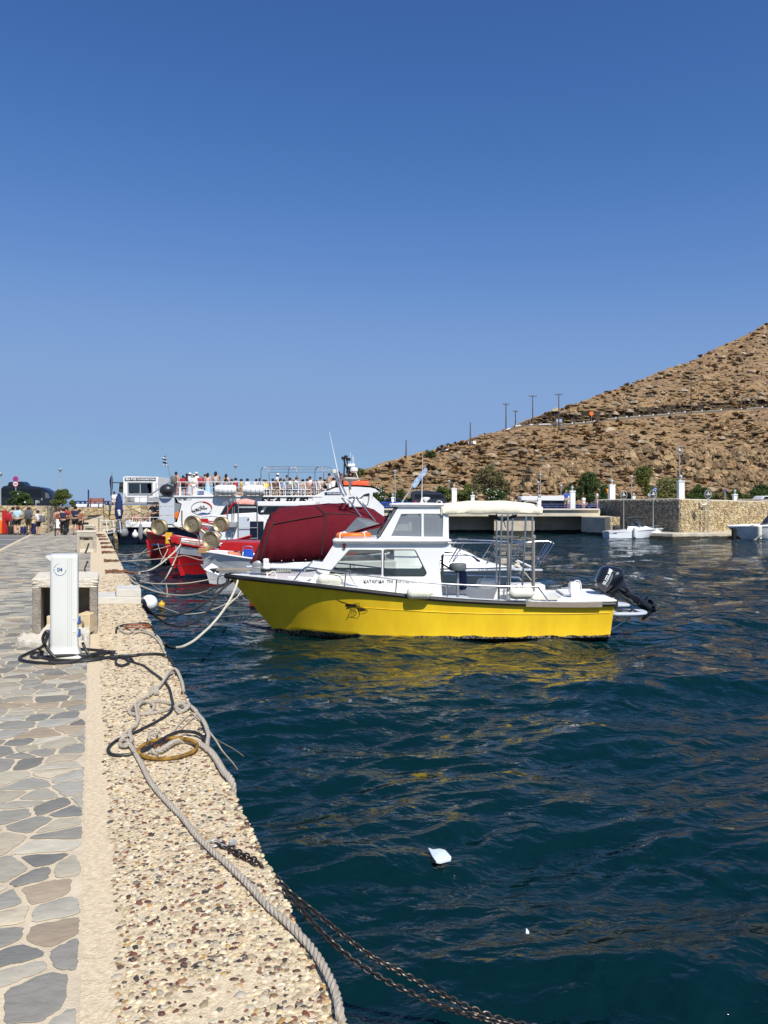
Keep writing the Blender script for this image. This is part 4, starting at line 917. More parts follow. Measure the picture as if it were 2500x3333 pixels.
 b.lathe([(.0, -.30), (.03, -.26), (.05, -.15), (.055, .02), (.045, .08), (.0, .1)], P(*z4(1395, 800), Yo), (.62, 0, .72), 12)
 b.pprism([z4(*p) for p in [(1290, 655), (1335, 605), (1372, 600), (1340, 665), (1320, 700)]], Yo-.015, .03); b.box(P(*z4(1280, 735), Yo), (.20, .26, .02), M=Matrix.Rotation(R(32), 3, 'Y')); b.build('outboard_gearcase', M_['black_gloss'], root, smooth=50)
 b = MB(); pc_ = P(*z4(1430, 745), Yo); axp = Vector((.75, 0, .66)).normalized()
 b.lathe([(.0, -.07), (.035, -.05), (.04, .04), (.02, .07)], pc_, axp, 12)
 for q in range(3):
  u = axp.orthogonal().normalized(); u.rotate(Matrix.Rotation(q*2*math.pi/3+.4, 3, axp)); w = axp.cross(u)
  b.prism(rnd3([pc_+u*.03-w*.02-axp*.02, pc_+u*.12-w*.075-axp*.03, pc_+u*.155, pc_+u*.12+w*.07+axp*.03, pc_+u*.03+w*.02+axp*.02]), axp*.008)
 b.build('propeller', M_['black_plastic'], root, smooth=30)
 b = MB(); b.box(P(*z4(890, 600), Yo), (.13, .30, .10)); b.box(P(*z4(880, 710), Yo), (.05, .26, .34))
 for dy in (-.09, .09):
  b.tube([P(*z4(760, 580), Yo+dy), P(*z4(900, 545), Yo+dy), P(*z4(1010, 640), Yo+dy), P(*z4(1120, 715), Yo+dy), P(*z4(1190, 740), Yo+dy)], .022, 8); b.box(P(*z4(860, 650), Yo+dy), (.07, .035, .28))
 b.tube([P(*z4(1040, 640), Yo-.1), P(*z4(1110, 700), Yo-.1)], .03, 8); b.build('outboard_bracket', M_['black_plastic'], root)
 b = MB(); c0 = P(*z4(735, 470), Yo-.243)
 ux = (P(*z4(845, 250), Yo)-P(*z4(735, 465), Yo)).normalized(); uy = Vector((-ux.z, 0, ux.x))
 H2 = BVHTree.FromPolygons([Vector(v.co)+ORG[cw.name] for v in cw.data.vertices], [tuple(p.vertices) for p in cw.data.polygons])
 def wp(p):
  h = H2.ray_cast(Vector((p.x, p.y-.6, p.z)), Vector((0, 1, 0))); return Vector((p.x, h[0].y-.004, p.z)) if h[0] else p
 textobj('maker_name', 'SUZUKI', M_['text_white'], root, P(*z4(748, 462), Yo-.25), ux, uy, width=.345, height=.066, bold=.03, warp=wp)
 for q, (o_, l_) in enumerate(((.012, .30), (.028, .27), (.042, .2))): b.loft([[wp(c0+ux*(.0+l_*i/10)-uy*(.022+o_+e)) for e in (0, .005)] for i in range(11)], closed=False, cap=False)
 for q in range(3): b.loft([[wp(c0+ux*(.30+.012*q+.055*i/4)-uy*(.10+.018*q+e)) for e in (0, .007)] for i in range(5)], closed=False, cap=False)
 b.build('decal', M_['galv'], root, smooth=None)
 return H
def rnd3(pts): return cr(pts, 3, closed=True)
H1 = yellow_boat()
# things carried by the yellow boat
fender('fender', P(1073, 1887, 14.95), .47, .115, 'cream ribbed fender lashed to the bow rail of the yellow boat, nearest its bow', 'cream fenders on the yellow boat rail')
fender('fender', P(1364, 1931, 14.60), .47, .115, 'cream ribbed fender hanging amidships over the black strake of the yellow boat', 'cream fenders on the yellow boat rail')
fender('fender', P(1696, 1932, 14.66), .46, .105, 'white ribbed fender on the yellow boat rail under the bimini poles', 'cream fenders on the yellow boat rail')
fender('fender', P(1588, 1900, 16.80), .46, .12, 'white fender lying along the far rail of the yellow boat cockpit', 'cream fenders on the yellow boat rail', ax=(1, 0, 0), m='gelcoat_white')
r_ = thing('fender', 'upright blue cylindrical fender behind the round helm seat', 'fender', P(1504, 1880, 16.7)); b = MB(); c = P(1504, 1888, 16.7)
b.lathe([(.01, -.22), (.08, -.2), (.105, -.15), (.105, .1), (.09, .18), (.04, .22), (.025, .25)], c, n=18); b.build('body', M_['navy_cloth'], r_)
lr = thing('lifebuoy', 'orange horseshoe lifebuoy lying on the forward roof of the yellow boat', 'lifebuoy', P(1151, 1743, 15.5)); b = MB(); c = P(1151, 1744, 15.5)
b.tube([c+Vector((.30*math.cos(t), .27*math.sin(t), .012*math.sin(3*t))) for t in [2*math.pi*i/32 for i in range(32)]], .062, 12, closed=True); b.build('ring', M_['orange'], lr)
b = MB()
for t in (.6, 2.3, 3.9, 5.4): b.tube([c+Vector(((.30+.068*math.cos(a))*math.cos(t), (.27+.068*math.cos(a))*math.sin(t), .068*math.sin(a))) for a in [2*math.pi*i/12 for i in range(12)]], .012, 6, closed=True, flat=2)
b.build('band', M_['text_white'], lr)
fg = MB(); rows = []
for i in range(9):
 q = i/8; rows.append([P(1318+52*q+4*math.sin(j*2+i)+j*1.5, 1590-58*q+j*(3.2)+1.5*math.sin(i*1.7+j), 15.55+.03*math.sin(i+j*1.5)) for j in range(5)])
mm('flag_blue', (.02, .15, .42), .8, col2=(.6, .65, .7), vs=14)
fg.loft([[P(1338+46*q+2*math.sin(i*2.), 1578-58*q, 15.60), P(1345+46*q, 1584-55*q+3*math.sin(i*1.3), 15.66), P(1350+38*q, 1590-50*q+2*math.sin(i), 15.60), P(1344+42*q, 1583-55*q, 15.58)] for i, q in enumerate([0, .12, .25, .38, .5, .62, .75, .88, 1])])
fg.build('flag', M_['flag_blue'], org=P(1350, 1575, 15.6), label='faded blue and white flag furled round the slanted staff on the wheelhouse', cat='flag')
# cruiser with maroon canopy
def maroon_boat():
 Yc = 20.4; root = thing('cabin_cruiser', 'white cabin cruiser under a maroon canvas cockpit tent, moored behind the yellow boat', 'boat', (0, Yc, 0)); gel = M_['gelcoat_white']; k = Yc-1.2
 xb, xs_ = P(1697, 0, Yc).x, P(806, 0, Yc-1).x
 H = Hull((xb, xs_), (xb-1.0, xs_+.05), Yc, [(0, .04), (.06, .42), (.15, .82), (.3, 1.16), (.5, 1.28), (.8, 1.24), (1, 1.12)], [(0, .86), (.2, .90), (.5, .92), (1, 1.0)], [(0, .02), (.15, .45), (.35, .9), (.6, 1.05), (1, 1.0)], 1.5, 44, .4)
 hm = mm('cruiser_hull', (.74, .76, .76), .3, coat=.3, var=.03, band=(.10, (.22, .02, .015), (.16, .03, .02)))
 H.mesh(MB()).build('hull', hm, root, smooth=50)
 b = MB(); H.rail(b, 0, 1, .03, 0, 0, 50); b.build('rubbing_strake', M_['door_grey'], root)
 b = MB(); H.deck(b, .004, .62, .06, .06); b.build('foredeck', gel, root, smooth=40)
 # low wedge coachroof with dark side window
 b = MB(); tab = [(1440, 1776, 1862), (1500, 1788, 1861), (1540, 1800, 1861), (1592, 1826, 1858), (1630, 1838, 1856), (1692, 1851, 1856)]
 rings = []
 for px, yt, yb in tab:
  w = {1440: .95, 1500: .92, 1540: .88, 1592: .72, 1630: .5, 1692: .12}[px]
  zt, zb = P(px, yt, Yc-.4).z, P(px, yb, k).z-.02; x = P(px, 0, k).x if px < 1690 else P(px, 0, Yc).x
  rings.append([Vector((x, Yc-w, zb)), Vector((x, Yc-w*.86, zb+(zt-zb)*.62)), Vector((x, Yc-w*.55, zt)), Vector((x, Yc+w*.55, zt)), Vector((x, Yc+w*.86, zb+(zt-zb)*.62)), Vector((x, Yc+w, zb))])
 rings = [[Vector((rings[0][i].x-1.2, rings[0][i].y, rings[0][i].z+(.25 if 0 < i < 5 else 0))) for i in range(6)]]+rings
 b.loft(rings, cap=True); cr_ = b.build('coachroof', gel, root, smooth=35, bevel=.02)
 bv = BVHTree.FromPolygons([Vector(p) for p in b.v], b.f)
 f = MB(); fill(f, bv, [(1432, 1797), (1455, 1797), (1520, 1806), (1545, 1815), (1563, 1826), (1562, 1829), (1500, 1828), (1432, 1826)], .012); f.build('side_window', M_['black_gloss'], cr_, smooth=None)
 ptext('boat_name', 'ΑΓΙΟΣ ΝΙΚΟΛΑΟΣ', M_['text_black'], root, 1557, 1849, 1614, 1857, Yc-1.32, shear=.1, bold=.01)
 ptext('registration', 'ΑΡ 4178', M_['grey_metal'], root, 1650, 1848, 1673, 1856, Yc-1.32)
 b = MB(); b.prism([P(1672, 1850, Yc-.3), P(1766, 1852, Yc-.12), P(1766, 1852, Yc+.12), P(1672, 1850, Yc+.3)], (0, 0, -.06)); b.build('bow_pulpit_plank', M_['door_grey'], root, bevel=.01)
 b = MB(); b.box(P(1640, 1826, Yc-.1), (.26, .3, .14)); b.build('windlass', M_['rope_grey'], root, bevel=.03)
 b = MB(); b.tube([P(1683, 1824, Yc), P(1730, 1846, Yc)], .03); b.tube([P(1718, 1856, Yc), P(1728, 1872, Yc), P(1716, 1876, Yc)], .035); b.box(P(1700, 1870, Yc), (.05, .1, .2)); b.build('anchor', M_['galv'], root)
 b = MB(); b.tube(cr([P(1678, 1826, Yc-.1), P(1690, 1836, Yc-.15), P(1676, 1838, Yc-.2), P(1700, 1850, Yc-.2), P(1694, 1858, Yc-.25)], 5), .02, 6); b.tube([P(1697, 1850, Yc-.2), P(1730, 1890, Yc-.3)], .012); b.build('anchor_rope', M_['rope_cream'], root)
 # pulpit rail: two sides meeting round the bow
 b = MB()
 for sd in (-1, 1):
  h = lambda px: H.hbs(min(1, max(0, (P(px, 0, Yc).x-xb)/(xs_-xb))))*.93 if px < 1697 else .16
  q = lambda px, py, pw=None: (lambda p: Vector((P(px, 0, Yc).x, Yc+sd*h(px if pw is None else pw), CZ-(py-HY)*(Yc+(-1)*h(px if pw is None else pw))/FP)))(0)
  b.tube(cr([q(1250, 1762), q(1440, 1767), q(1600, 1766), q(1700, 1766), q(1780, 1763), q(1795, 1768), q(1794, 1777), q(1747, 1848)], 5), .016, 8)
  for x0, y0, x1, y1 in ((1497, 1770, 1462, 1828), (1615, 1768, 1573, 1836), (1700, 1768, 1660, 1832), (1782, 1770, 1736, 1846)): b.tube([q(x0, y0), q(x1, y1, x0)], .013, 8)
 b.tube([P(1752, 1818, Yc-.15), P(1762, 1818, Yc-.1)], .03, 6); b.build('pulpit_rail', M_['chrome'], root)
 # stern: swim platform with slats and ladder, transom
 b = MB(); z0 = P(0, 1926, Yc-1).z; x0, x1 = P(712, 0, Yc-.9).x, P(806, 0, Yc-.9).x
 for i in range(9): b.box(((x0+x1)/2, Yc-1.0+i*.26, z0+.05), (x1-x0, .09, .03))
 b.build('platform_slats', M_['galv'], root)
 b = MB(); b.box(((x0+x1)/2, Yc-1.12, z0), (x1-x0, .04, .08)); b.box((x0, Yc, z0), (.05, 2.2, .08))
 for i in range(5): b.tube([Vector((x0+.15+i*.15, Yc-1.1, z0)), Vector((x0+.22+i*.15, Yc-1.05, z0-.18))], .02, 6)
 b.build('platform_frame', M_['grey_metal'], root)
 b = MB(); b.tube(cr([P(709, 1925, Yc-1.05), P(709, 1888, Yc-1.05), P(714, 1876, Yc-1.05), P(735, 1870, Yc-1.0), P(742, 1882, Yc-1.0)], 5), .018, 8); b.tube(cr([P(738, 1925, Yc-.5), P(738, 1880, Yc-.5), P(743, 1870, Yc-.5), P(760, 1866, Yc-.4)], 5), .018, 8); b.build('stern_ladder', M_['chrome'], root)
 b = MB(); zz = P(0, 1832, Yc-1.2).z
 b.prism([Vector((xs_, Yc-1.12, .9)), Vector((P(1290, 0, k).x, Yc-1.2, .9)), Vector((P(1290, 0, k).x, Yc-1.2, zz+.06)), Vector((P(815, 0, k).x, Yc-1.12, zz))], (0, 2.3, 0)); b.build('cockpit_coaming', gel, root, smooth=None, bevel=.03)
 b = MB()
 for i in range(9): b.box(P(902+i*5.5, 1857, k-.03), (.018, .03, .05))
 b.build('vent_grille', M_['cream_fender'], root)
 # canvas tent: profile stations along x (px, seam y, top y)
 b = MB(); st = [(814, 1830, 1830), (845, 1768, 1742), (868, 1700, 1672), (890, 1703, 1655), (960, 1690, 1647), (1059, 1676, 1640), (1110, 1675, 1639), (1165, 1676, 1642), (1215, 1688, 1660), (1262, 1712, 1690)]
 def by(px): return np.interp(px, [814, 1040, 1262], [1832, 1823, 1760])
 rings = []
 for px, ys, yt in st:
  wb, ws = 1.16, 1.0; x = P(px, 0, Yc-1.05).x; zb = P(px, by(px), Yc-wb).z; zs = max(zb, P(px, ys, Yc-ws).z); zt = max(zs, P(px, yt, Yc-.1).z+.02)
  sag = .0
  near = [Vector((x, Yc-wb, zb)), Vector((x, Yc-(wb*.6+ws*.4)-.012, zb+(zs-zb)*.5)), Vector((x, Yc-ws, zs)), Vector((x, Yc-ws*.62, zs+(zt-zs)*.72)), Vector((x, Yc, zt))]
  rings.append(near+[Vector((p.x, 2*Yc-p.y, p.z)) for p in reversed(near[:-1])])
 # densify with smooth interpolation
 R2 = []
 for i in range(len(rings)-1):
  for q in range(5):
   t = q/5; R2.append([rings[i][j].lerp(rings[i+1][j], t)+Vector((0, -.018*math.sin(math.pi*t) if j < 4 else 0, -.012*math.sin(math.pi*t) if 2 < j < 6 else 0)) for j in range(9)])
 R2.append(rings[-1]); b.loft(R2, closed=False, cap=False)
 tent = b.build('canopy_tent', M_['maroon_cloth'], root, smooth=70)
 sol = tent.modifiers.new('s', 'SOLIDIFY'); sol.thickness = .012
 bv = BVHTree.FromPolygons([Vector(p) for p in b.v], b.f)
 def onc(px, py): return ray(bv, px, py, .012)
 b = MB()
 for ln in ([(888, 1707), (960, 1693), (1056, 1677)], [(1058, 1676), (1064, 1672), (1110, 1674), (1166, 1675)], [(1028, 1648), (1040, 1657), (1057, 1675)], [(1057, 1677), (1056, 1720), (1047, 1806)], [(877, 1670), (888, 1705), (878, 1730), (848, 1822)], [(872, 1690), (860, 1730), (832, 1822)]):
  pp = [onc(*p) for p in [(c.x, c.y) for c in cr([(x, y, 0) for x, y in ln], 6)]]; b.tube(pp, .017, 6, flat=.6)
 b.build('seam_trim', M_['black_trim'], tent)
 b = MB()
 for px in (917, 955, 995, 1037): b.ball(onc(px, by(px)-3), .012, 6, 4)
 b.build('stud', M_['text_white'], tent)
 v = MB(); vp = [(1112, 1741), (1160, 1687), (1168, 1684), (1200, 1690), (1237, 1706), (1200, 1716), (1150, 1730)]
 fill(v, bv, vp, .02); v.build('clear_panel', mat('vinyl_panel', (.14, .16, .175), .2, coat=.3, var=.15, vs=3), tent, smooth=None)
 b = MB(); b.tube([onc(x, y) for x, y in [(1130, 1738), (1180, 1722), (1215, 1712), (1262, 1700)]], .04, 6, flat=.4); b.build('panel_hem', M_['maroon_cloth'], tent)
 b = MB(); b.prism([P(1112, 1745, k), P(1262, 1712, k), P(1262, 1800, k), P(1080, 1800, k)], (0, 2.2, 0)); b.build('windscreen_glass', M_['vinyl_grey'], root, smooth=None)
 b = MB(); b.box(P(866, 1832, k-.02), (.14, .12, .22)); b.build('stern_light_box', gel, root, bevel=.03)
 # radar arch with antenna leaning back
 b = MB(); Ya = Yc-1.0; Yb = Yc+.9
 for yy in (Ya, Ya+.12):
  pass
 for dy, o_ in ((-1.0, 0), (.9, 6)):
  yy = Yc+dy
  def w(px, py): p = P(px, py, Yc-1.0); return Vector((p.x, yy, p.z))
  b.tube(cr([w(1211, 1745), w(1211, 1733), w(1203, 1722), w(1132, 1622)], 4)+[w(1117, 1620)], .022, 8); b.tube([w(1242, 1722), w(1158, 1618)], .022, 8)
  b.tube([w(1132, 1622), w(1155, 1617), w(1158, 1618)], .022, 8); b.tube([w(1203, 1716), w(1240, 1716)], .018, 8)
 for px, py in ((1117, 1620), (1155, 1617), (1135, 1622)): p = P(px, py, Yc-1.0); b.tube([p, Vector((p.x, Yc+.9, p.z))], .022, 8)
 b.tube([P(1112, 1620, Yc-1), P(1130, 1642, Yc-1)], .02); b.tube([P(1099, 1568, Yc-.9), P(1088, 1540, Yc-.9), P(1112, 1605, Yc-.9), P(1122, 1616, Yc-.9)][1:], .024); b.tube([P(1096, 1545, Yc-.7), P(1128, 1612, Yc-.7)], .02)
 b.build('radar_arch', M_['chrome'], root)
 b = MB(); b.box(P(1158, 1638, Yc-.6), (.36, .3, .22)); b.build('searchlight', gel, root, bevel=.03)
 b = MB(); b.tube([P(1112, 1600, Yc-.6), P(1090, 1490, Yc-.6), P(1072, 1405, Yc-.6)], [.018, .010, .004], 6); b.build('long_antenna', M_['text_white'], root)
 b = MB(); b.lathe([(.02, -.05), (.11, -.03), (.26, .02), (.27, .045), (.1, .07), (.01, .075)], P(1140, 1563, Yc-.3), n=22); b.tube([P(1139, 1566, Yc-.3), P(1139, 1590, Yc-.3), P(1144, 1612, Yc-.3)], .035); b.build('radar_dish', M_['cream_fender'], root)
 b = MB(); b.lathe([(.06, -.04), (.07, .0), (.07, .05), (.03, .06)], P(1087, 1535, Yc-.8), n=14); b.build('anchor_light', M_['cream_fender'], root)
 return H
HM = maroon_boat()
# wooden caiques
def caique(name, label, Yc, bow_px, bow_y, wl_px, L_, hm, cap, zs0, beam=1.05, band=None, stem=None, zmid=.62, tilt=0):
 root = thing(name, label, 'boat', (P(bow_px, 0, Yc).x+L_/2, Yc, 0)); xb = P(bow_px, 0, Yc).x; xw = P(wl_px, 0, Yc).x
 H = Hull((xb, xb+L_), (xw, xb+L_-.25), Yc, [(0, .03), (.06, .30), (.14, .58), (.28, .86), (.5, beam), (.75, beam*.93), (.92, .5), (1, .06)], [(0, zs0), (.12, zs0*.85+zmid*.15), (.3, zs0*.45+zmid*.55), (.55, zmid), (.8, zmid*1.08), (1, zmid*1.35)],
             [(0, .02), (.1, .22), (.25, .58), (.5, beam*.85), (.8, .6), (1, .03)], 1.4, 44, .35)
 H.mesh(MB()).build('hull', hm, root, smooth=50)
 b = MB(); H.rail(b, 0, 1, .032, .0, .02, 44); b.build('gunwale', cap, root)
 if band:
  b = MB()
  for sd in (-1, 1):
   L1, L2 = [], []
   for i in range(31):
    t = .012+.9*i/30; L1.append(H.pt(t, .05, sd, .008)); L2.append(H.pt(t, .05+.25, sd, .008))
   b.loft([[a, c] for a, c in zip(L1, L2)], closed=False, cap=False)
  b.build('painted_band', band, root, smooth=50)
 b = MB(); H.deck(b, .01, .30, -.04, .03); b.build('foredeck', M_['door_grey'], root)
 b = MB(); H.inner(b, .3, .98, .2, .06, 20, -.01); b.build('inside', M_['white_paint'], root)
 return root, H
# small open red boat, farthest
r1, Hc = caique('rowing_boat', 'small dark red open boat with raked red stem, farthest from the yellow boat', 34.0, 478, 1757, 492, 4.6, mm('dark_red_hull', (.30, .010, .012), .45, var=.2, vs=3, band=(.16, (.01, .018, .045), (.012, .02, .05))), M_['red_paint'], 1.30, .95, zmid=.85)
b = MB(); b.pprism([(474, 1757), (488, 1761), (490, 1768), (498, 1826), (492, 1828), (484, 1800)], 33.95, .12); b.build('stem', M_['red_paint'], r1, bevel=.01)
b = MB(); b.box(P(530, 1772, 33.6), (.9, .5, .05)); b.build('thwart', M_['navy_cloth'], r1)
# caique with the yellow stem head
r2, Hy_ = caique('fishing_caique', 'red wooden caique with a yellow stem head, half hidden behind the brighter red one', 30.4, 545, 1765, 568, 5.6, M_['red_hull'], M_['white_paint'], 1.18, zmid=.8)
b = MB(); b.pprism([(535, 1733), (559, 1734), (555, 1748), (554, 1770), (538, 1770), (539, 1750)], 30.3, .16); b.build('stem_head', M_['yellow_paint'], r2, bevel=.012)
b = MB(); b.pprism([(538, 1770), (552, 1770), (566, 1832), (572, 1850), (560, 1850), (548, 1815)], 30.32, .13); b.build('stem', M_['red_paint'], r2, bevel=.01)
# bright red caique with white band and two net haulers
r3, Hr = caique('fishing_caique', 'bright red wooden caique with a white bow band and brass net hauler wheels', 27.2, 562, 1768, 589, 6.6, M_['red_hull'], M_['red_paint'], 1.18, band=M_['white_paint'], zmid=.72)
b = MB(); b.pprism([(552, 1747), (560, 1747), (575, 1790), (592, 1830), (606, 1872), (588, 1876), (575, 1838), (560, 1790)], 27.12, .14); b.pprism([(552, 1746), (584, 1748), (582, 1769), (574, 1766), (558, 1768)], 27.0, .30); b.build('stem', M_['red_paint'], r3, bevel=.012)
b = MB(); b.prism([P(697, 1800, 26.4), P(712, 1788, 26.4), P(722, 1770, 26.4), P(734, 1763, 26.4), P(860, 1766, 26.4), P(860, 1806, 26.4)], (0, 1.6, 0)); b.build('raised_bulwark', M_['red_paint'], r3, smooth=None, bevel=.02)
b = MB(); b.tube(cr([P(706, 1782, 26.5), P(735, 1762, 26.5), P(745, 1757, 26.5), P(860, 1764, 26.5)], 4), .014); b.build('rail', M_['chrome'], r3)
b = MB(); b.tube([P(618, 1771, 27), P(640, 1776, 26.9)], .12, 8); b.tube(cr([P(590, 1766, 27.2), P(610, 1772, 27), P(630, 1769, 27), P(650, 1774, 26.9)], 4), .06, 6); b.build('net_heap', M_['concrete_grey'], r3)
def wheel(b, px, py, Y, r, ax=(-.25, -1, .05)):
 ax = Vector(ax).normalized(); c = P(px, py, Y)
 pr = [(.02, .05), (.05, .065), (.055, .045), (r*.62, .035), (r*.66, .055), (r*.95, .10), (r, .085), (r*.97, .06), (r*.55, .0), (r*.97, -.06), (r, -.085), (r*.9, -.10), (.02, -.06)]
 b.lathe(pr, c, ax, 32)
hg = 'brass net hauler wheels on the red caique'
b = MB(); b.tube(cr([P(650, 1768, 27.0), P(645, 1748, 27.0), P(637, 1738, 27), P(600, 1724, 27.1), P(562, 1711, 27.2)], 5), .022); b.tube(cr([P(592, 1662, 26.9), P(592, 1700, 26.9), P(597, 1716, 26.9), P(615, 1728, 26.9), P(640, 1732, 26.9)], 5), .028)
b.tube(cr([P(498, 1692, 27.6), P(493, 1712, 27.6), P(500, 1732, 27.6), P(520, 1744, 27.6)], 5), .025); b.tube([P(640, 1712, 27), P(668, 1736, 27)], .05)
b.tube([P(655, 1700, 27.1), P(690, 1708, 27.1)], .02); b.tube([P(664, 1766, 27), P(684, 1800, 26.9)], .03); b.tube(cr([P(700, 1725, 27.1), P(720, 1740, 27.1), P(712, 1752, 27.1), P(700, 1745, 27.1)], 5), .02)
b.box(P(683, 1790, 27), (.10, .1, .3)); b.build('hauler_arms', M_['brass'], r3)
for px, py, Y, r in ((520, 1716, 27.5, .285), (628, 1706, 26.9, .30), (720, 1707, 27.1, .275), (688, 1758, 26.7, .305)):
 b = MB(); wheel(b, px, py, Y, r); b.build('hauler_wheel', M_['brass'], r3, smooth=30)
ptext('hull_letter', 'V', M_['text_black'], r3, 641, 1796, 648, 1802, 26.36)
# white caique
r4, Hw = caique('fishing_caique', 'white wooden caique with a straw mat on its bow, beside the maroon tent', 24.4, 652, 1799, 684, 6.0, M_['white_hull'], M_['white_paint'], 1.06, zmid=.74)
b = MB(); b.box(P(664, 1792, 24.3), (.30, .30, .16)); b.build('bow_block', mat('rush_mat', (.38, .22, .09), .9, var=.3, vs=20), r4, bevel=.01)
b = MB(); b.tube(cr([P(771, 1810, 24.2)+Vector((.14*math.cos(t), .1*math.sin(t), .035*(t/6.28)+.05*math.sin(t*2.3))) for t in [i*.5 for i in range(40)]], 2), .03, 6); b.build('coil', M_['rope_black'], org=P(784, 1803, 24.2), label='coil of black rope lying on the white caique beside the blue tarpaulin', cat='rope coil')
b = MB(); b.loft([[P(790, 1821, 24.3), P(800, 1821, 24.3+.5), P(800, 1795, 24.8), P(794, 1787, 24.3)], [P(826, 1818, 24.2), P(826, 1818, 24.8), P(824, 1790, 24.8), P(824, 1788, 24.2)]]); b.build('tarpaulin', M_['blue_tarp'], org=P(808, 1803, 24.3), label='bright blue folded tarpaulin on the white caique next to the maroon tent', cat='tarpaulin', bevel=.02)
b = MB(); b.tube([P(756, 1809, 24.1), P(778, 1811, 24.0)], .12, 12); b.ball(P(752, 1803, 24.1), (.11, .1, .09)); b.build('float', M_['coral'], org=P(770, 1812, 24.1), label='coral coloured fishing float on the white caique in front of the black coil', cat='float')
b = MB(); b.lathe([(.06, 0), (.09, .02), (.05, .05), (.05, .12), (.09, .15), (.08, .17)], P(750, 1812, 24.3), n=14); b.build('bollard', M_['pole_wood'], r4)
b = MB(); b.tube(cr([P(788, 1812, 24), P(790, 1790, 24), P(796, 1778, 24), P(820, 1780, 24), P(823, 1795, 24)], 4), .014); b.build('rail', M_['chrome'], r4)
# white cabin launch with a navy door, behind the caiques
def launch():
 Y = 38.0; root = thing('cabin_launch', 'white wheelhouse launch with red trim, grey side door and rolled pale red rafts on top', 'boat', P(850, 1809, Y+1.3)); g = M_['gelcoat_white']
 H = Hull((P(640, 0, Y+1.4).x, P(1060, 0, Y+1.4).x), (P(662, 0, Y+1.4).x, P(1060, 0, Y+1.4).x), Y+1.4, [(0, .05), (.1, .6), (.25, 1.1), (.5, 1.4), (1, 1.35)], [(0, 1.75), (.2, 1.5), (.5, 1.15), (1, 1.0)], [(0, .02), (.2, .7), (.5, 1.2), (1, 1.2)], 1.5, 36, .4)
 H.mesh(MB()).build('hull', g, root, smooth=50)
 b = MB(); H.rail(b, 0, .6, .03, 0, .02); b.build('gunwale', M_['red_paint'], root)
 b = MB(); b.pprism([(716, 1678), (758, 1672), (836, 1668), (860, 1696), (1045, 1696), (1045, 1760), (700, 1760), (700, 1690)], Y, 2.4); b.build('deckhouse', g, root, smooth=None, bevel=.03)
 b = MB(); b.pbox(836, 1632, 1027, 1648, Y-.1, 2.8); b.build('cabin_roof', g, root, bevel=.04)
 b = MB(); b.pprism([(716, 1676), (732, 1648), (758, 1640), (990, 1648), (1035, 1672), (1030, 1678), (755, 1676)], Y+.15, 2.0); b.build('window_band', M_['black_gloss'], root, smooth=None)
 b = MB()
 for x0 in (848, 930): b.pprism([(x0, 1667), (x0+9, 1667), (x0+20, 1650), (x0+11, 1650)], Y+.08, .05)
 for y0, y1 in ((1669, 1696),): b.pprism([(835, 1676), (1045, 1672), (1045, 1697), (860, 1697), (835, 1690)], Y+.02, .3)
 b.build('window_post', g, root)
 b = MB(); b.pbox(776, 1681, 813, 1757, Y-.03, .06); d = b.build('side_door', M_['door_grey'], root, bevel=.01); b = MB(); b.ball(P(808, 1690, Y-.06), .04, 8, 6); b.build('handle', M_['black_plastic'], d)
 b = MB(); b.pbox(814, 1697, 858, 1757, Y-.04, .08); b.build('navy_panel', M_['navy_hull'], root)
 b = MB(); b.pbox(740, 1698, 768, 1717, Y-.4, .5); b.build('side_locker', M_['galv'], root, bevel=.02)
 b = MB()
 for dx in (0, 16, 30):
  b.tube([P(733+dx*.2, 1676, Y+.1+dx*.05), P(762+dx*.4, 1634, Y+.1+dx*.05)], .05, 6)
 for q in range(7): b.tube([P(735+q*4.2, 1673-q*6, Y+.1), P(745+q*4.2, 1675-q*6, Y+1.2)], .03, 6)
 b.build('ladder', M_['red_paint'], root)
 b = MB()
 for q, (r, dz) in enumerate(((.22, 0), (.17, -.28), (.15, -.45))): b.tube([P(775, 1641, Y+.4)+Vector((0, q*.1, dz)), P(800, 1636, Y+.4)+Vector((0, q*.1, dz)), P(828, 1643, Y+.4)+Vector((0, q*.1, dz))], r, 10)
 b.build('rolled_rafts', mat('pale_red_rubber', (.70, .32, .26), .8, var=.25, vs=3), root)
 b = MB()
 for px in (741, 776, 838): b.tube([P(px, 1635, Y-.1), P(px, 1758, Y-.1)], .022, 6)
 for py in (1718, 1653): b.tube([P(776, py, Y-.1), P(838, py, Y-.1)], .018, 6)
 b.tube([P(775, 1651, Y+.1), P(834, 1651, Y+.1)], .04); b.tube([P(716, 1758, Y-.1), P(838, 1752, Y-.1)], .02)
 for px in (757, 763): b.tube([P(px, 1650, Y-.2), P(px-3, 1748, Y-.2)], .015)
 for py in range(1700, 1745, 9): b.tube([P(755, py, Y-.2), P(762, py, Y-.2)], .013)
 for x_, y_ in ((731, 1640), (738, 1637), (752, 1627), (765, 1628)): b.box(P(x_, y_, Y+.3), (.12, .1, .16)); b.tube([P(x_, y_, Y+.3), P(x_+4, y_+18, Y+.3)], .015)
 b.build('rail_frame', M_['grey_metal'], root)
 b = MB(); b.pprism([(650, 1688), (676, 1688), (678, 1708), (652, 1706)], Y+.3, .1); b.box(P(665, 1722, Y), (.5, .2, .06)); b.tube(cr([P(648, 1735, Y), P(650, 1718, Y), P(664, 1715, Y), P(678, 1722, Y)], 4), .03); b.build('red_bow_box', M_['red_paint'], root)
 b = MB(); b.tube(cr([P(655, 1682, Y+.3), P(690, 1678, Y+.2), P(716, 1682, Y+.1)], 3), .05); b.tube([P(650, 1705, Y+.2), P(720, 1716, Y+.1)], .04); b.build('bow_rail', M_['text_white'], root)
launch()
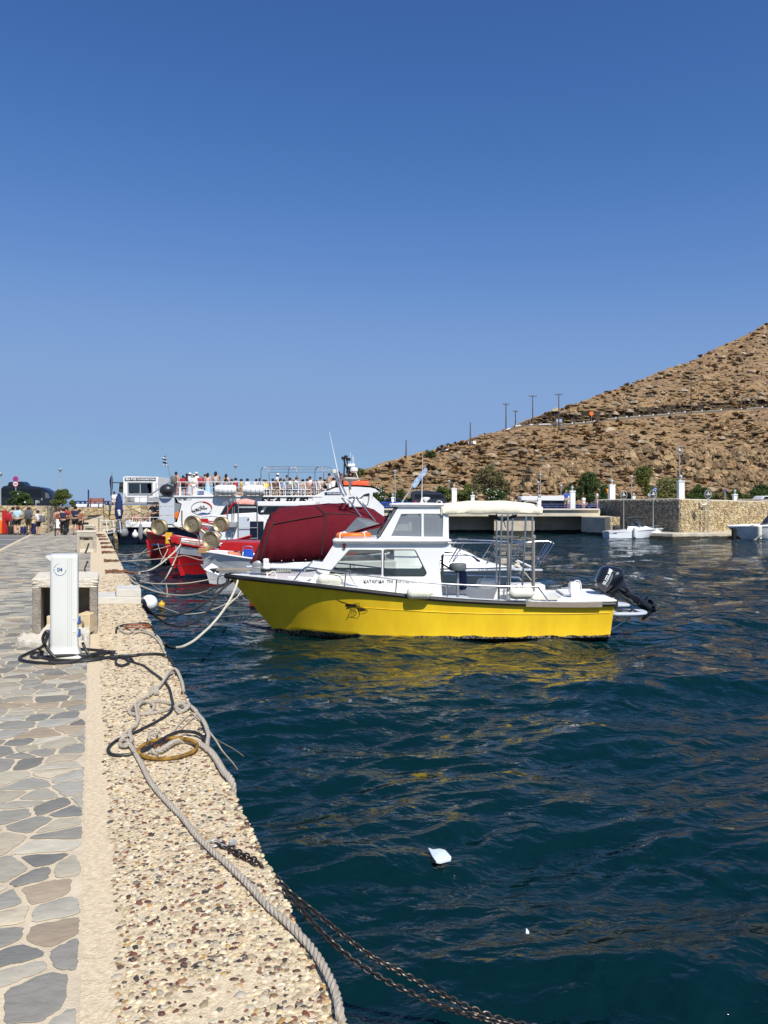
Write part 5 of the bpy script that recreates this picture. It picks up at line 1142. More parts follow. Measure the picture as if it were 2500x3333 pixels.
# the two white motorboats on the far side
def far_boats():
 Yc = 58.0; root = thing('motorboat', 'small white motorboat with a folded black sunshade in front of the shaded stone wall', 'boat', P(2068, 1752, Yc)); g = M_['gelcoat_white']
 H = Hull((P(2160, 0, Yc).x, P(1971, 0, Yc).x), (P(2130, 0, Yc).x, P(1973, 0, Yc).x), Yc, [(0, .03), (.12, .45), (.3, .85), (.6, .98), (1, .9)], [(0, .70), (.3, .68), (.7, .60), (.92, .52), (1, .42)], [(0, .02), (.12, .40), (.3, .8), (.6, .95), (1, .88)], 1.0, 30, .3)
 H.mesh(MB()).build('hull', mm('skiff_hull', (.76, .80, .83), .3), root, smooth=50)
 b = MB()
 for sd in (-1, 1): b.tube([H.pt(t, .12+.1*t, sd, .0) for t in [i/20 for i in range(21)]], .022, 6)
 b.build('hull_stripe', M_['navy_hull'], root)
 b = MB(); H.deck(b, .02, .98, .0, .02); b.loft([[P(x, y0, Yc-w), P(x, y1, Yc-w*.7), P(x, y1, Yc+w*.7), P(x, y0, Yc+w)] for x, y0, y1, w in ((2042, 1730, 1714, .8), (2060, 1729, 1711, .8), (2100, 1727, 1712, .7), (2130, 1726, 1721, .5))]); b.build('deck_cabin', g, root, bevel=.03)
 b = MB(); b.loft([[P(x, 1713, Yc-.6), P(x+dx, 1700, Yc-.45), P(x+dx, 1700, Yc+.45), P(x, 1713, Yc+.6)] for x, dx in ((2050, 6), (2098, -12))], closed=True); b.build('windscreen', glass_dark, root, smooth=None)
 b = MB(); b.tube(cr([P(2048, 1716, Yc-.7), P(2040, 1690, Yc-.7), P(2040, 1690, Yc+.7), P(2048, 1716, Yc+.7)], 1), .02); b.tube([P(2082, 1712, Yc-.7), P(2070, 1688, Yc-.7), P(2076, 1690, Yc-.7), P(2086, 1712, Yc-.7)], .03); b.tube(cr([P(2110, 1718, Yc-.5), P(2128, 1712, Yc-.3), P(2150, 1710, Yc), P(2128, 1712, Yc+.3), P(2110, 1718, Yc+.5)], 4), .016)
 for px in (2112, 2125, 2138, 2148): b.tube([P(px, 1713, Yc-.2), P(px+1, 1725, Yc-.2)], .012)
 b.build('rail', M_['chrome'], root)
 b = MB(); b.tube([P(2038, 1688, Yc-.6), P(2065, 1684, Yc-.6), P(2094, 1685, Yc-.6)], .09, 8); b.tube([P(2038, 1688, Yc-.6), P(2038, 1688, Yc+.6)], .05); b.build('folded_sunshade', M_['dark_int'], root)
 b = MB(); puff(b, rnd([(1994, 1726), (1994, 1712), (2006, 1708), (2020, 1713), (2020, 1726)], 4), lambda x, y: P(x, y, Yc), .25, 4); b.build('outboard_cover', M_['dark_int'], root)
 b = MB(); b.lathe([(.01, -.45), (.13, -.4), (.15, -.2), (.15, .25), (.08, .33), (.02, .36)], P(2067, 1730, Yc-1.05), n=12); b.build('fender', g, root)
 ptext('boat_name', 'ΑΛΚΗΣ', M_['text_black'], root, 1996, 1733, 2010, 1738, Yc-.93, bold=.02)
 root = thing('motor_yacht', 'grey white motor yacht bow entering from the right edge at the sunlit wall', 'boat', P(2470, 1757, 55.5)); Yc = 56.0
 H = Hull((P(2368, 0, Yc).x, P(2760, 0, Yc).x), (P(2412, 0, Yc).x, P(2760, 0, Yc).x), Yc, [(0, .05), (.1, .6), (.25, 1.15), (.5, 1.5), (1, 1.5)], [(0, .90), (.3, .95), (1, .95)], [(0, .03), (.1, .5), (.25, 1.05), (.5, 1.4), (1, 1.4)], 1.0, 36, .4)
 H.mesh(MB()).build('hull', mm('yacht_hull', (.80, .82, .82), .28, var=.1, vs=2), root, smooth=50)
 b = MB(); H.rail(b, 0, 1, .07, -.02, .03); b.build('gunwale', g, root)
 b = MB(); H.deck(b, .01, .99, .05, 0); b.loft([[P(x, 1718, Yc-w), P(x, y1, Yc-w*.6), P(x, y1, Yc+w*.6), P(x, 1718, Yc+w)] for x, y1, w in ((2412, 1716, .3), (2445, 1710, .7), (2475, 1704, 1.0), (2500, 1697, 1.1), (2700, 1680, 1.2))]); b.build('deck_moulding', g, root, smooth=40)
 b = MB(); b.loft([[P(x, y0, Yc-w), P(x, y1, Yc-w*.7), P(x, y1, Yc+w*.7), P(x, y0, Yc+w)] for x, y0, y1, w in ((2478, 1702, 1701, .9), (2500, 1699, 1676, 1.0), (2600, 1690, 1650, 1.0), (2720, 1690, 1650, 1.0))]); b.build('windscreen', M_['black_gloss'], root, smooth=None)
 b = MB(); b.tube([P(2378, 1718, Yc-.2), P(2450, 1711, Yc-.9), P(2560, 1706, Yc-1.3), P(2700, 1704, Yc-1.4)], .03)
 for px in (2404, 2470): b.tube([P(px, 1713, Yc-.6), P(px-8, 1721, Yc-.6)], .02)
 b.build('rail', M_['chrome'], root)
 b = MB(); b.lathe([(.02, -.5), (.15, -.45), (.17, -.1), (.17, .4), (.05, .52)], P(2472, 1733, Yc-1.25), n=14); b.build('fender', M_['cream_fender'], root)
 b = MB(); b.lathe([(.02, -.5), (.15, -.45), (.17, -.1), (.17, .4), (.05, .52)], P(2389, 1738, Yc-.2), n=14); b.build('fender', M_['black_rubber'], root)
 b = MB(); b.tube([P(2470, 1722, Yc-1.3), P(2473, 1745, Yc-1.4), P(2450, 1767, Yc-2)], .03); b.tube([P(2500, 1725, Yc-1.4), P(2440, 1768, Yc-2)], .025); b.build('mooring_rope', M_['rope_grey'], root)
far_boats()
b = MB(); b.ball(P(2138, 1743, 57.5), (.42, .42, .42)); b.lathe([(.1, 0), (.05, .08)], P(2138, 1725, 57.5), n=10); b.build('buoy', M_['gelcoat_white'], org=P(2138, 1750, 57.5), label='round white mooring buoy at the bow of the small white motorboat', cat='buoy')
# the ferry
YS = 50.0
def ferry():
 root = thing('ferry', 'two deck white and navy passenger ferry crowded with people, stern towards the quay', 'ferry', P(820, 1768, YS+2.5)); g = M_['white_paint']; D = 5.6
 xs = lambda p: P(p, 0, YS).x
 Yc = YS+D/2
 H = Hull((P(1330, 0, Yc).x, P(422, 0, Yc).x), (P(1250, 0, Yc).x, P(426, 0, Yc).x), Yc, [(0, .1), (.1, 1.3), (.25, 2.3), (.4, 2.8), (1, 2.75)], [(0, 1.9), (.3, 1.3), (.6, 1.05), (1, 1.02)], [(0, .05), (.15, 1.0), (.4, 2.4), (1, 2.5)], 1.4, 40, .5)
 H.mesh(MB()).build('hull', M_['navy_hull'], root, smooth=50)
 b = MB(); b.pbox(410, 1703, 1010, 1717, YS-.06, D+.1); b.build('white_sheer_band', g, root, bevel=.03)
 # main white side above the band
 b = MB(); b.pprism([(572, 1616), (580, 1634), (592, 1640), (572, 1715), (1250, 1715), (1250, 1650), (1215, 1616)], YS, .25); b.pprism([(572, 1616), (1010, 1616), (1010, 1640), (572, 1634)], YS+D-.3, .25); b.build('side_plating', g, root, smooth=None)
 b = MB(); b.pbox(508, 1613, 1050, 1618, YS-.08, D+.16); b.build('upper_deck', g, root, bevel=.02)
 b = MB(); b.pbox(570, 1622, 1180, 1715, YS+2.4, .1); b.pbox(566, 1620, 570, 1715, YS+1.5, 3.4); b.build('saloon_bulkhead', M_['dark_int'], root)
 b = MB(); 
 for i in range(3): b.pbox(520, 1622+i*28.5, 563, 1649+i*28.5, YS-.12, .1)
 b.pbox(518, 1620, 521, 1708, YS-.1, .3); b.pbox(562, 1620, 567, 1708, YS-.1, .3); b.build('boarding_door', M_['door_grey'], root, bevel=.01)
 b = MB(); b.pprism([(569, 1636), (590, 1641), (580, 1672), (569, 1700)], YS-.01, .02); b.build('recess', M_['grey_metal'], root, smooth=None)
 b = MB(); b.pprism([(568, 1672), (577, 1664), (582, 1668), (576, 1690), (572, 1687), (568, 1682)], YS-.08, .06); b.build('lifejacket', M_['orange'], root, bevel=.01)
 # aft side panel with painted flag and bridge moulding forward
 b = MB(); b.pprism([(628, 1615), (629, 1590), (640, 1588), (660, 1594), (700, 1615)], YS-.05, .12); fp = b.build('flag_panel', g, root, smooth=None)
 b = MB(); x0, y0, x1, y1 = 643, 1598, 664, 1611
 for i in range(5): yy = y0+i*(y1-y0)/4.5; b.pbox(x0 if i > 2 else x0+8.5, yy, x1, yy+(y1-y0)/9, YS-.065, .01)
 b.pbox(x0, y0, x0+3.2, y0+2.8, YS-.065, .01); b.pbox(x0+4.6, y0, x0+8, y0+2.8, YS-.065, .01); b.pbox(x0, y0+4.4, x0+3.2, y0+7.4, YS-.065, .01); b.pbox(x0+4.6, y0+4.4, x0+8, y0+7.4, YS-.065, .01); b.build('painted_flag', M_['text_blue'], fp)
 b = MB(); out = [(1018, 1616), (1040, 1606), (1062, 1594), (1090, 1583), (1120, 1579.5), (1160, 1579), (1205, 1582), (1222, 1586), (1231, 1594), (1235, 1601), (1214, 1603), (1206, 1650), (1206, 1716), (1018, 1716)]
 win = rnd([(1168, 1640), (1172, 1622), (1186, 1609), (1203, 1604), (1201, 1626), (1196, 1643)], 3)
 b.panel(out, [win], YS-.05, .3); b.build('bridge_side', g, root, smooth=None)
 b = MB(); top = [(1062, 1594), (1090, 1583), (1120, 1579.5), (1160, 1579), (1205, 1582), (1222, 1586), (1231, 1594), (1235, 1601)]
 b.loft([[P(x, y, YS-.05), P(x, y, YS-.05)+Vector((0, D+.1, 0)), P(x, y+5, YS-.05)+Vector((0, D+.1, -.0)), P(x, y+5, YS-.05)] for x, y in top]); b.build('bridge_roof', g, root, smooth=40)
 b = MB(); b.pprism(win, YS+.12, .02); wn_ = b.build('bridge_window', glass_dark, root, smooth=None); b = MB(); b.tube([P(x, y, YS-.06) for x, y in win], .035, 6, closed=True); b.build('frame', M_['grey_metal'], wn_)
 b = MB(); b.pprism([(1206, 1604), (1216, 1604), (1205, 1650), (1198, 1650)], YS, D-.2); b.build('bridge_windscreen', M_['vinyl_grey'], root, smooth=None)
 b = MB(); b.pbox(1060, 1600, 1206, 1716, YS+2.8, .1); b.build('bridge_bulkhead', M_['door_grey'], root)
 b = MB(); b.pprism([(1057, 1602), (1110, 1601), (1110, 1609.5), (1057, 1610)], YS-.09, .03); nb = b.build('name_board', M_['navy_cloth'], root); ptext('ship_name', 'M/S SOURI', M_['text_white'], nb, 1066, 1603, 1108, 1608.5, YS-.095, bold=.02)
 # big lettering and logo
 a = P(845, 1646, YS-.01); c = P(1005, 1617.5, YS-.01)
 textobj('line_name', 'SEA BUS', M_['text_black'], root, a, (1, 0, 0), (0, 0, 1), width=c.x-a.x, height=c.z-a.z, shear=.35, bold=.05)
 ptext('ocean_text', 'ocean', M_['text_black'], root, 578, 1621.5, 610, 1629, YS-.01, bold=.03); ptext('ocean_number', '24', M_['galv'], root, 613, 1622, 624, 1629, YS-.01)
 b = MB(); el = [P(656+33*math.cos(t), 1654.5-21.5*math.sin(t), YS-.015) for t in [2*math.pi*i/40 for i in range(41)]]; b.tube(el[8:]+el[:2], .022, 4)
 lg = b.build('logo_ring', M_['grey_metal'], root)
 b = MB(); b.tube(el[0:10], .045, 4); b.build('logo_arc', M_['red_paint'], lg)
 def sq(px, py, w, h, k): pass
 b = MB()
 for (px, py, s) in ((661, 1655, 1.0), (644, 1661, .72), (631, 1666, .6)):
  for q in range(int(7*s)): b.pbox(px-8*s+q*2.6*s, py+2*s, px-8*s+q*2.6*s+1.6*s, py+4*s, YS-.02, .012)
  b.tube([P(px-11*s, py, YS-.015), P(px+14*s, py-1*s, YS-.015), P(px+11*s, py+3.5*s, YS-.015)], .018, 4); b.tube([P(px-5*s, py, YS-.015), P(px-8*s, py-10*s, YS-.015)], .016, 4); b.tube([P(px+4*s, py, YS-.015), P(px+1*s, py-10*s, YS-.015)], .016, 4)
  b.tube([P(px-14*s, py-4*s, YS-.015), P(px+6*s, py-6*s, YS-.015)], .016, 4)
 b.build('logo_ships', M_['text_black'], lg)
 b = MB(); b.pprism([(640, 1673), (660, 1668), (690, 1672), (668, 1676), (645, 1677)], YS-.016, .01); b.build('logo_wave', M_['text_blue'], lg)
 # rails of the upper deck, near and far side
 b = MB()
 for y_, off in ((YS-.02, 0), (YS+D, 0)):
  def w(px, py): p = P(px, py, YS); return Vector((p.x, y_, p.z))
  for py in (1569, 1586, 1602): b.tube([w(576, py), w(1062 if py < 1580 else (1050 if py < 1590 else 1035), py)], .024 if py < 1580 else .012, 6)
  for px in (list(range(588, 1040, 56)) if off == 0 and y_ < YS+1 else ()): b.tube([w(px, 1569), w(px, 1614)], .018, 6)
 b.pbox(583, 1586, 589, 1616, YS-.03, .1); b.tube([P(576, 1569, YS), P(576, 1569, YS+D)], .025, 6); b.build('deck_rail', M_['text_white'], root)
 # awning hoops
 b = MB()
 for x0 in (849, 938, 1025):
  for dy in (0, 3.2):
   pass
  pts = cr([P(x0, 1612, YS+.3), P(x0, 1560, YS+.3), P(x0+1, 1532, YS+.3), P(x0+6, 1523, YS+.5), P(x0+20, 1519, YS+2.2), P(x0+25, 1521, YS+3.6), P(x0+27, 1535, YS+4.2), P(x0+29, 1612, YS+4.4)], 5); b.tube(pts, .035, 8)
 for (x0, y0, Y0), (x1, y1, Y1) in (((852, 1527, YS+.5), (1068, 1527, YS+.5)), ((870, 1519, YS+2.2), (1062, 1519, YS+2.2)), ((876, 1522, YS+3.8), (1090, 1530, YS+3.8)), ((850, 1537, YS+.3), (1100, 1536, YS+.3))): b.tube([P(x0, y0, Y0), P(x1, y1, Y1)], .022, 6)
 b.tube([P(1060, 1519, YS+2.2), P(1098, 1532, YS+1)], .02); b.build('awning_frame', M_['chrome'], root)
 # mast with lights, radar, aerials
 b = MB()
 for (x0, y0), (x1, y1) in (((1117, 1491), (1134, 1540)), ((1126, 1486), (1138, 1538)), ((1119, 1560), (1122, 1492)), ((1136, 1540), (1136, 1580)), ((1124, 1545), (1113, 1580)), ((1147, 1540), (1147, 1580)), ((1128, 1540), (1150, 1540)), ((1133, 1515), (1128, 1540)), ((1140, 1515), (1140, 1540)), ((1150, 1515), (1151, 1540))): b.tube([P(x0, y0, YS+1.5), P(x1, y1, YS+1.5)], .05, 6)
 b.build('mast', M_['black_plastic'], root)
 b = MB()
 for px, py in ((1117, 1492), (1126, 1488), (1136, 1496)): b.lathe([(.10, -.08), (.13, -.05), (.11, .06), (.13, .10), (.05, .12)], P(px, py, YS+1.5), n=10)
 b.build('signal_lamp', M_['black_rubber'], root)
 b = MB(); b.pbox(1132, 1509, 1155, 1518, YS+1.3, .45); b.lathe([(.2, 0), (.28, .12), (.25, .3), (.05, .36)], P(1152, 1538, YS+1.3), n=14); b.tube([P(1158, 1537, YS+1), P(1175, 1580, YS+1)], .03)
 for px, y0, y1 in ((1141, 1472, 1510), (1148, 1482, 1510)): b.tube([P(px, y0, YS+1.5), P(px, y1, YS+1.5)], .014, 5)
 b.tube([P(1151, 1488, YS+1.5), P(1151, 1510, YS+1.5)], .02, 5); b.build('radar', g, root, bevel=.03)
 b = MB()
 for x0, x1 in ((1117, 1136), (1143, 1163), (1160, 1201)): b.pbox(x0, 1564.5, x1, 1580, YS+.8, .6)
 b.build('life_float', mat('float_orange', (.78, .10, .03), .6, var=.15, vs=3), root, bevel=.08)
 # stern mooring deck rail and seats
 b = MB()
 for py in (1684, 1703): b.tube([P(404, py, YS), P(520, py, YS)], .02, 6)
 for px in (405, 432, 460, 488, 515): b.tube([P(px, 1684, YS), P(px, 1705, YS)], .02, 6)
 b.build('stern_rail', M_['text_white'], root)
 b = MB(); b.pbox(410, 1700, 575, 1704, YS+.1, D-.4); b.build('lower_deck', g, root)
 b = MB(); b.pbox(408, 1694, 424, 1716, YS-.1, .5); b.build('stern_box', g, root, bevel=.04)
 # deck seats on the upper deck, seen through the rail
 st = None
 return H
ferry()
for i, (x0, lab) in enumerate(((700, 'white life raft canister strapped to the ferry rail, the one nearer the stern flag'), (790, 'white life raft canister strapped to the ferry rail, the one nearer the bridge'))):
 lr = thing('life_raft_canister', lab, 'life raft', P(x0+35, 1595, YS-.4), 'life raft canisters on the ferry rail'); c = P(x0+35, 1594.5, YS-.35); L_ = 1.38; r = .33
 b = MB(); b.lathe([(.05, -L_/2), (r*.7, -L_/2+.02), (r*.97, -L_/2+.14), (r, -.03), (r*1.04, -.02), (r*1.04, .02), (r, .03), (r*.97, L_/2-.14), (r*.7, L_/2-.02), (.05, L_/2)], c, (1, 0, 0), 22); b.build('canister', M_['gelcoat_white'], lr)
 b = MB()
 for dx in (-.42, -.12, .2, .45): b.tube([c+Vector((dx+.0, (r*1.03)*math.cos(t), (r*1.03)*math.sin(t))) for t in [2*math.pi*k/20 for k in range(20)]], .012, 5, closed=True)
 b.build('strap', M_['grey_metal'], lr)
 b = MB(); b.box(c+Vector((0, .1, -.34)), (.8, .5, .10)); b.build('cradle', M_['concrete_white'], lr, bevel=.01)
# stern fenders of the ferry
def tear(px, py, Y, r, h, m, label, cat='fender'):
 c = P(px, py, Y); b = MB(); root = thing('fender', label, cat, c, 'ferry stern fenders')
 b.lathe([(.01, -h*.5), (r*.55, -h*.44), (r*.92, -h*.28), (r, -h*.05), (r*.8, h*.2), (r*.45, h*.38), (r*.2, h*.47), (r*.18, h*.52), (.01, h*.53)], c, n=18); b.build('body', M_[m], root, smooth=60)
 b = MB(); b.tube([c+Vector((0, 0, h*.5)), c+Vector((.04, .1, h*.5+.5))], .012, 5); b.build('lanyard', M_['rope_black'], root)
tear(403, 1731, YS-1.2, .29, .75, 'fender_grey', 'dark grey teardrop fender nearest the quay under the ferry stern')
tear(458, 1731, YS-.7, .17, 1.15, 'fender_grey', 'long slim grey fender between the white ball and the tilted yellowed cylinder')
c = P(440, 1741, YS-.8); f_ = thing('fender', 'small white ball fender hanging below the ferry stern deck', 'fender', c, 'ferry stern fenders'); b = MB(); b.ball(c, (.2, .2, .22)); b.lathe([(.1, .17), (.07, .27), (.07, .33)], c, n=10); b.build('body', M_['gelcoat_white'], f_)
f_ = thing('fender', 'big yellowed white cylinder fender tilted beside the brass wheel', 'fender', P(489, 1740, YS-.8), 'ferry stern fenders'); b = MB(); a_ = (P(508, 1752, YS-.8)-P(471, 1727, YS-.8)); b.lathe([(.02, -.46), (.17, -.45), (.23, -.36), (.235, 0), (.23, .36), (.17, .45), (.02, .46)], P(489, 1740, YS-.8), a_, 18); b.build('body', mat('stained_fender', (.62, .60, .50), .6, col2=(.50, .44, .20), vs=2), f_)
bb = thing('ball_fender', 'huge black ball fender lashed to the upper stern corner of the ferry', 'fender', P(545, 1596, YS-.2)); b = MB(); b.ball(P(545, 1596, YS-.2), (.50, .46, .41), 28, 18); b.build('ball', M_['ball_black'], bb); b = MB(); b.tube([P(556, 1566, YS), P(520, 1590, YS), P(480, 1616, YS)], .05, 6); b.build('spar', M_['galv'], bb)
# flags
def flag(name, label, pole, pts0, pts1, m, stripes=False):
 root = thing(name, label, 'flag', pole[0]); b = MB(); b.tube(pole, .025, 6); b.build('pole', M_['grey_metal'], root)
 b = MB(); n = len(pts0); rows = []
 for a, c in zip(pts0, pts1): rows.append([a.lerp(c, j/6)+Vector((0, .10*math.sin(j*1.3+a.z*3), 0)) for j in range(7)])
 b.loft(rows, closed=False, cap=False); b.build('cloth', m, root, smooth=60); return root
fs = bpy.data.materials.new('striped_flag'); fs.use_nodes = True; nt = fs.node_tree; L = nt.links; bs_ = nt.nodes['Principled BSDF']; bs_.inputs['Roughness'].default_value = .85
tc = nd(nt, 'ShaderNodeTexCoord'); sp = nd(nt, 'ShaderNodeSeparateXYZ'); L.new(tc.outputs['Object'], sp.inputs[0]); mt = nd(nt, 'ShaderNodeMath', operation='MULTIPLY', i_1=30.0); ad = nd(nt, 'ShaderNodeMath', operation='MULTIPLY_ADD', i_1=7.0); L.new(sp.outputs[0], ad.inputs[0]); L.new(sp.outputs[2], mt.inputs[0]); L.new(mt.outputs[0], ad.inputs[2])
sn = nd(nt, 'ShaderNodeMath', operation='SINE'); L.new(ad.outputs[0], sn.inputs[0]); gt = nd(nt, 'ShaderNodeMath', operation='GREATER_THAN', i_1=0.0); L.new(sn.outputs[0], gt.inputs[0]); mx = nd(nt, 'ShaderNodeMix', data_type='RGBA'); mx.inputs[6].default_value = (.015, .04, .16, 1); mx.inputs[7].default_value = (.6, .64, .7, 1); L.new(gt.outputs[0], mx.inputs[0]); L.new(mx.outputs[2], bs_.inputs['Base Color'])
flag('flag', 'small blue and white striped flag on the leaning staff at the ferry stern', [P(556, 1560, YS+.5), P(538, 1480, YS+.5)], [P(539, 1483, YS+.5), P(542, 1498, YS+.5), P(545, 1512, YS+.5), P(548, 1518, YS+.5)], [P(528, 1487, YS+.5), P(531, 1500, YS+.4), P(531, 1512, YS+.6), P(533, 1514, YS+.5)], fs)
flag('flag', 'limp dark blue flag on a pole beside the ticket kiosk', [P(362, 1655, 55), P(365, 1537, 55)], [P(364, 1545, 55), P(367, 1560, 55), P(369, 1585, 55), P(366, 1605, 55), P(362, 1615, 55)], [P(356, 1562, 55), P(355, 1572, 55), P(359, 1590, 55), P(361, 1605, 55), P(361, 1614, 55)], M_['navy_cloth'])
# ticket kiosk on the pier
kx = thing('ticket_kiosk', 'white kiosk with a black sign strip above its wide window, on the pier wall', 'kiosk', P(455, 1640, 57)); Yk = 59.4
b = MB(); out = rnd([(401, 1640), (402, 1553), (408, 1550), (508, 1552), (514, 1560), (515, 1640)], 3); win = [(418, 1572), (494, 1572), (494, 1606), (418, 1606)]
b.panel(out, [win], Yk, .2); b.build('front_wall', M_['white_paint'], kx, smooth=None)
b = MB(); b.pbox(401, 1552, 515, 1557, Yk+.2, 3); b.pbox(401, 1557, 404, 1640, Yk+.2, 3); b.pbox(512, 1557, 515, 1640, Yk+.2, 3); b.pbox(404, 1557, 512, 1640, Yk+3.1, .1); b.build('shell', M_['white_paint'], kx, smooth=None)
b = MB(); b.pbox(418, 1572, 494, 1606, Yk+.08, .02); wn_ = b.build('window', glass_dark, kx, smooth=None)
b = MB(); b.pbox(455, 1572, 458, 1606, Yk+.03, .1); b.pbox(415, 1569, 497, 1572, Yk-.03, .1); b.pbox(415, 1606, 497, 1610, Yk-.06, .2); b.pbox(415, 1572, 418, 1606, Yk-.03, .1); b.pbox(494, 1572, 497, 1606, Yk-.03, .1); b.build('frame', M_['galv'], wn_)
b = MB(); b.pbox(406, 1554.5, 507, 1564.5, Yk-.04, .04); sg = b.build('sign_board', M_['dark_int'], kx); ptext('sign_text', 'SEA BUS', M_['text_white'], sg, 409, 1556, 444, 1563, Yk-.05, bold=.04); ptext('sign_text', 'TO MYKONOS TOWN', M_['text_white'], sg, 447, 1557.3, 505, 1562.8, Yk-.05, bold=.04)
b = MB(); b.pbox(408, 1617, 434, 1632, Yk-.5, .4); ac = b.build('air_conditioner', M_['galv'], kx, bevel=.02); b = MB(); b.lathe([(.05, 0), (.13, .01), (.13, .02)], P(420, 1624.5, Yk-.52), (0, -1, 0), 16); b.build('fan', M_['grey_metal'], ac)
b = MB()
for py in (1575, 1590, 1618, 1638): b.tube([P(404 if py > 1600 else 505, py, Yk-.8), P(508 if py > 1600 else 530, py, Yk-.8)], .025, 6)
for px in (404, 430, 455, 480, 508, 530): b.tube([P(px, 1575 if px > 500 else 1618, Yk-.8), P(px, 1645, Yk-.8)], .025, 6)
b.pbox(404, 1634, 505, 1640, Yk-.7, .6); b.pbox(478, 1620, 518, 1632, Yk-1.2, .6); b.build('gangway_rail', M_['galv'], kx)
b = MB(); b.pprism([(389, 1572), (402, 1570), (402, 1604), (386, 1604)], Yk+.3, .05); b.tube([P(368, 1571, Yk), P(402, 1571, Yk)], .04); b.build('awning', M_['dark_int'], kx)
# ropes, hoses and chains
def resample(pts, d):
 pts = [Vector(p) for p in pts]; out = [pts[0]]; acc = 0
 for a, b in zip(pts, pts[1:]):
  L = (b-a).length
  if L < 1e-9: continue
  t = d-acc
  while t <= L: out.append(a.lerp(b, t/L)); t += d
  acc = (acc+L) % d if L+acc >= d else acc+L
 return out
def laid(mb, path, r, pitch=None, strands=3, n=6):
 pitch = pitch or r*6.5; pp = resample(path, pitch/9); m = len(pp)
 if m < 4: return
 T = [(pp[min(i+1, m-1)]-pp[max(i-1, 0)]).normalized() for i in range(m)]; N_ = T[0].orthogonal().normalized(); fr = []
 for t in T: N_ = (N_-t*N_.dot(t)).normalized(); fr.append((N_.copy(), t.cross(N_)))
 for s in range(strands):
  mb.tube([p+(a*math.cos(i/9*6.283+s*6.283/strands)+b*math.sin(i/9*6.283+s*6.283/strands))*r*.5 for i, (p, (a, b)) in enumerate(zip(pp, fr))], r*.56, n)
def gp(px, py, h=.015, z=.85): p = G(px, py, z); return p+Vector((0, 0, h))
def z7(x, y): return (340+x/3.95, 2150+y/3.95)
def z4q(x, y): return (x/2.074, 1950+y/2.074)
def z6(x, y): return (50+x/3.858, 1780+y/3.858)
def z5(x, y): return (x/1.508, 2600+y/1.508)
def z26(x, y): return (800+x/1.659, 2500+y/1.659)
def z2b(x, y): return (360+x/3.318, 1700+y/3.318)
def edgeY(px, py, b_=.03, z=.4):
 # intersect the view ray with the vertical plane b = b_
 d = P(px, py, 1)-Vector((0, 0, CZ)); o = Vector((0, 0, CZ)); den = d.dot(QN); t = (b_-(o-QO).dot(QN))/den; return o+d*t
def place(f, pts, h=.015, edge_r=.02):
 out = []
 for p in pts:
  q = f(p[0], p[1]); hh = p[2] if len(p) > 2 else h
  g = gp(q[0], q[1], 0); a, b_ = qinv(g)
  if b_ > .012: g = edgeY(q[0], q[1], edge_r)
  else: g = g+Vector((0, 0, hh))
  out.append(g)
  if b_ > .012 and p is pts[-1]: out += [g-Vector((0, 0, .12)), g-Vector((0, 0, .5))]
  if b_ > .012 and p is pts[0]: out = [g-Vector((0, 0, .5)), g-Vector((0, 0, .12))]+out
 return out
G_R = 'thick grey mooring ropes on the quay'
b = MB()
A_ = [z7(300, 1080)+(.03,), z7(330, 1130)+(.03,)]+[z4q(905, 1040), z4q(960, 1140), z4q(1010, 1240), z4q(1060, 1310)]+[z5(850, 60), z5(900, 110), z5(960, 190), z5(1040, 270), z5(1130, 350), z5(1230, 450), z5(1310, 540), z5(1400, 620), z5(1480, 700), z5(1540, 770), z5(1590, 850), z5(1630, 930), (1097, 3263), (1108, 3330)]
pts = place(lambda x, y: (x, y), [A_[0], A_[1]]+[(a[0], a[1]) for a in A_[2:]], .018, .02); pts.append(edgeY(1118, 3440, .02)); laid(b, cr(pts, 8), .0165)
b.build('mooring_rope', M_['rope_grey'], org=gp(600, 2680), label='long thick grey rope running from the knot along the quay edge to the bottom', cat='rope', group=G_R)
b = MB()
B_ = [(1018, 420), (1010, 350), (990, 250), (930, 185, .05), (860, 200, .06), (790, 280, .05), (720, 360, .03), (640, 440, .03), (540, 490), (430, 560), (340, 640), (330, 700), (420, 720), (540, 710), (620, 670), (640, 620, .03), (590, 590, .03)]
laid(b, cr(place(z7, B_, .017), 8), .0155)
laid(b, cr(place(z7, [(430, 640, .035), (440, 720), (440, 790), (380, 890), (290, 950), (215, 1050), (215, 1120), (270, 1150, .03), (350, 1110, .045), (330, 1000, .035), (345, 930, .03), (400, 880, .02), (430, 800), (415, 700, .03), (400, 620, .04)], .016), 8), .0145)
laid(b, cr(place(z7, [(430, 640, .03), (480, 590, .035), (560, 560), (700, 548), (860, 575), (960, 600, .03), (1060, 590, .035), (1090, 640, .035), (1000, 680, .02), (920, 640, .035), (1000, 620, .045), (1050, 660, .03), (960, 690, .016), (900, 630, .02), (780, 665), (640, 700), (520, 715)], .016), 8), .0155)
for q in range(3): laid(b, cr(place(z7, [(560+q*35, 500-q*28, .02), (600+q*30, 430-q*8, .05), (640+q*22, 410, .05), (650+q*20, 460, .02)], .02), 6), .012)
laid(b, cr(place(z7, [(210, 1100, .03), (260, 1070, .05), (330, 1060, .055), (370, 1100, .03)], .02), 6), .013)
b.build('knotted_rope', M_['rope_grey'], org=gp(430, 2320), label='knotted grey rope looped over the quay edge with loops and a bowline', cat='rope', group=G_R)
b = MB(); laid(b, cr(place(z7, [(1020, 640, .03), (1100, 630, .03), (1170, 670, .02), (1200, 690), (1270, 770), (1310, 850), (1340, 950), (1330, 1060), (1320, 1200)], .02), 8), .0165)
b.build('mooring_rope', M_['rope_grey'], org=gp(640, 2330), label='grey rope dropping over the quay edge from the big knot', cat='rope', group=G_R)
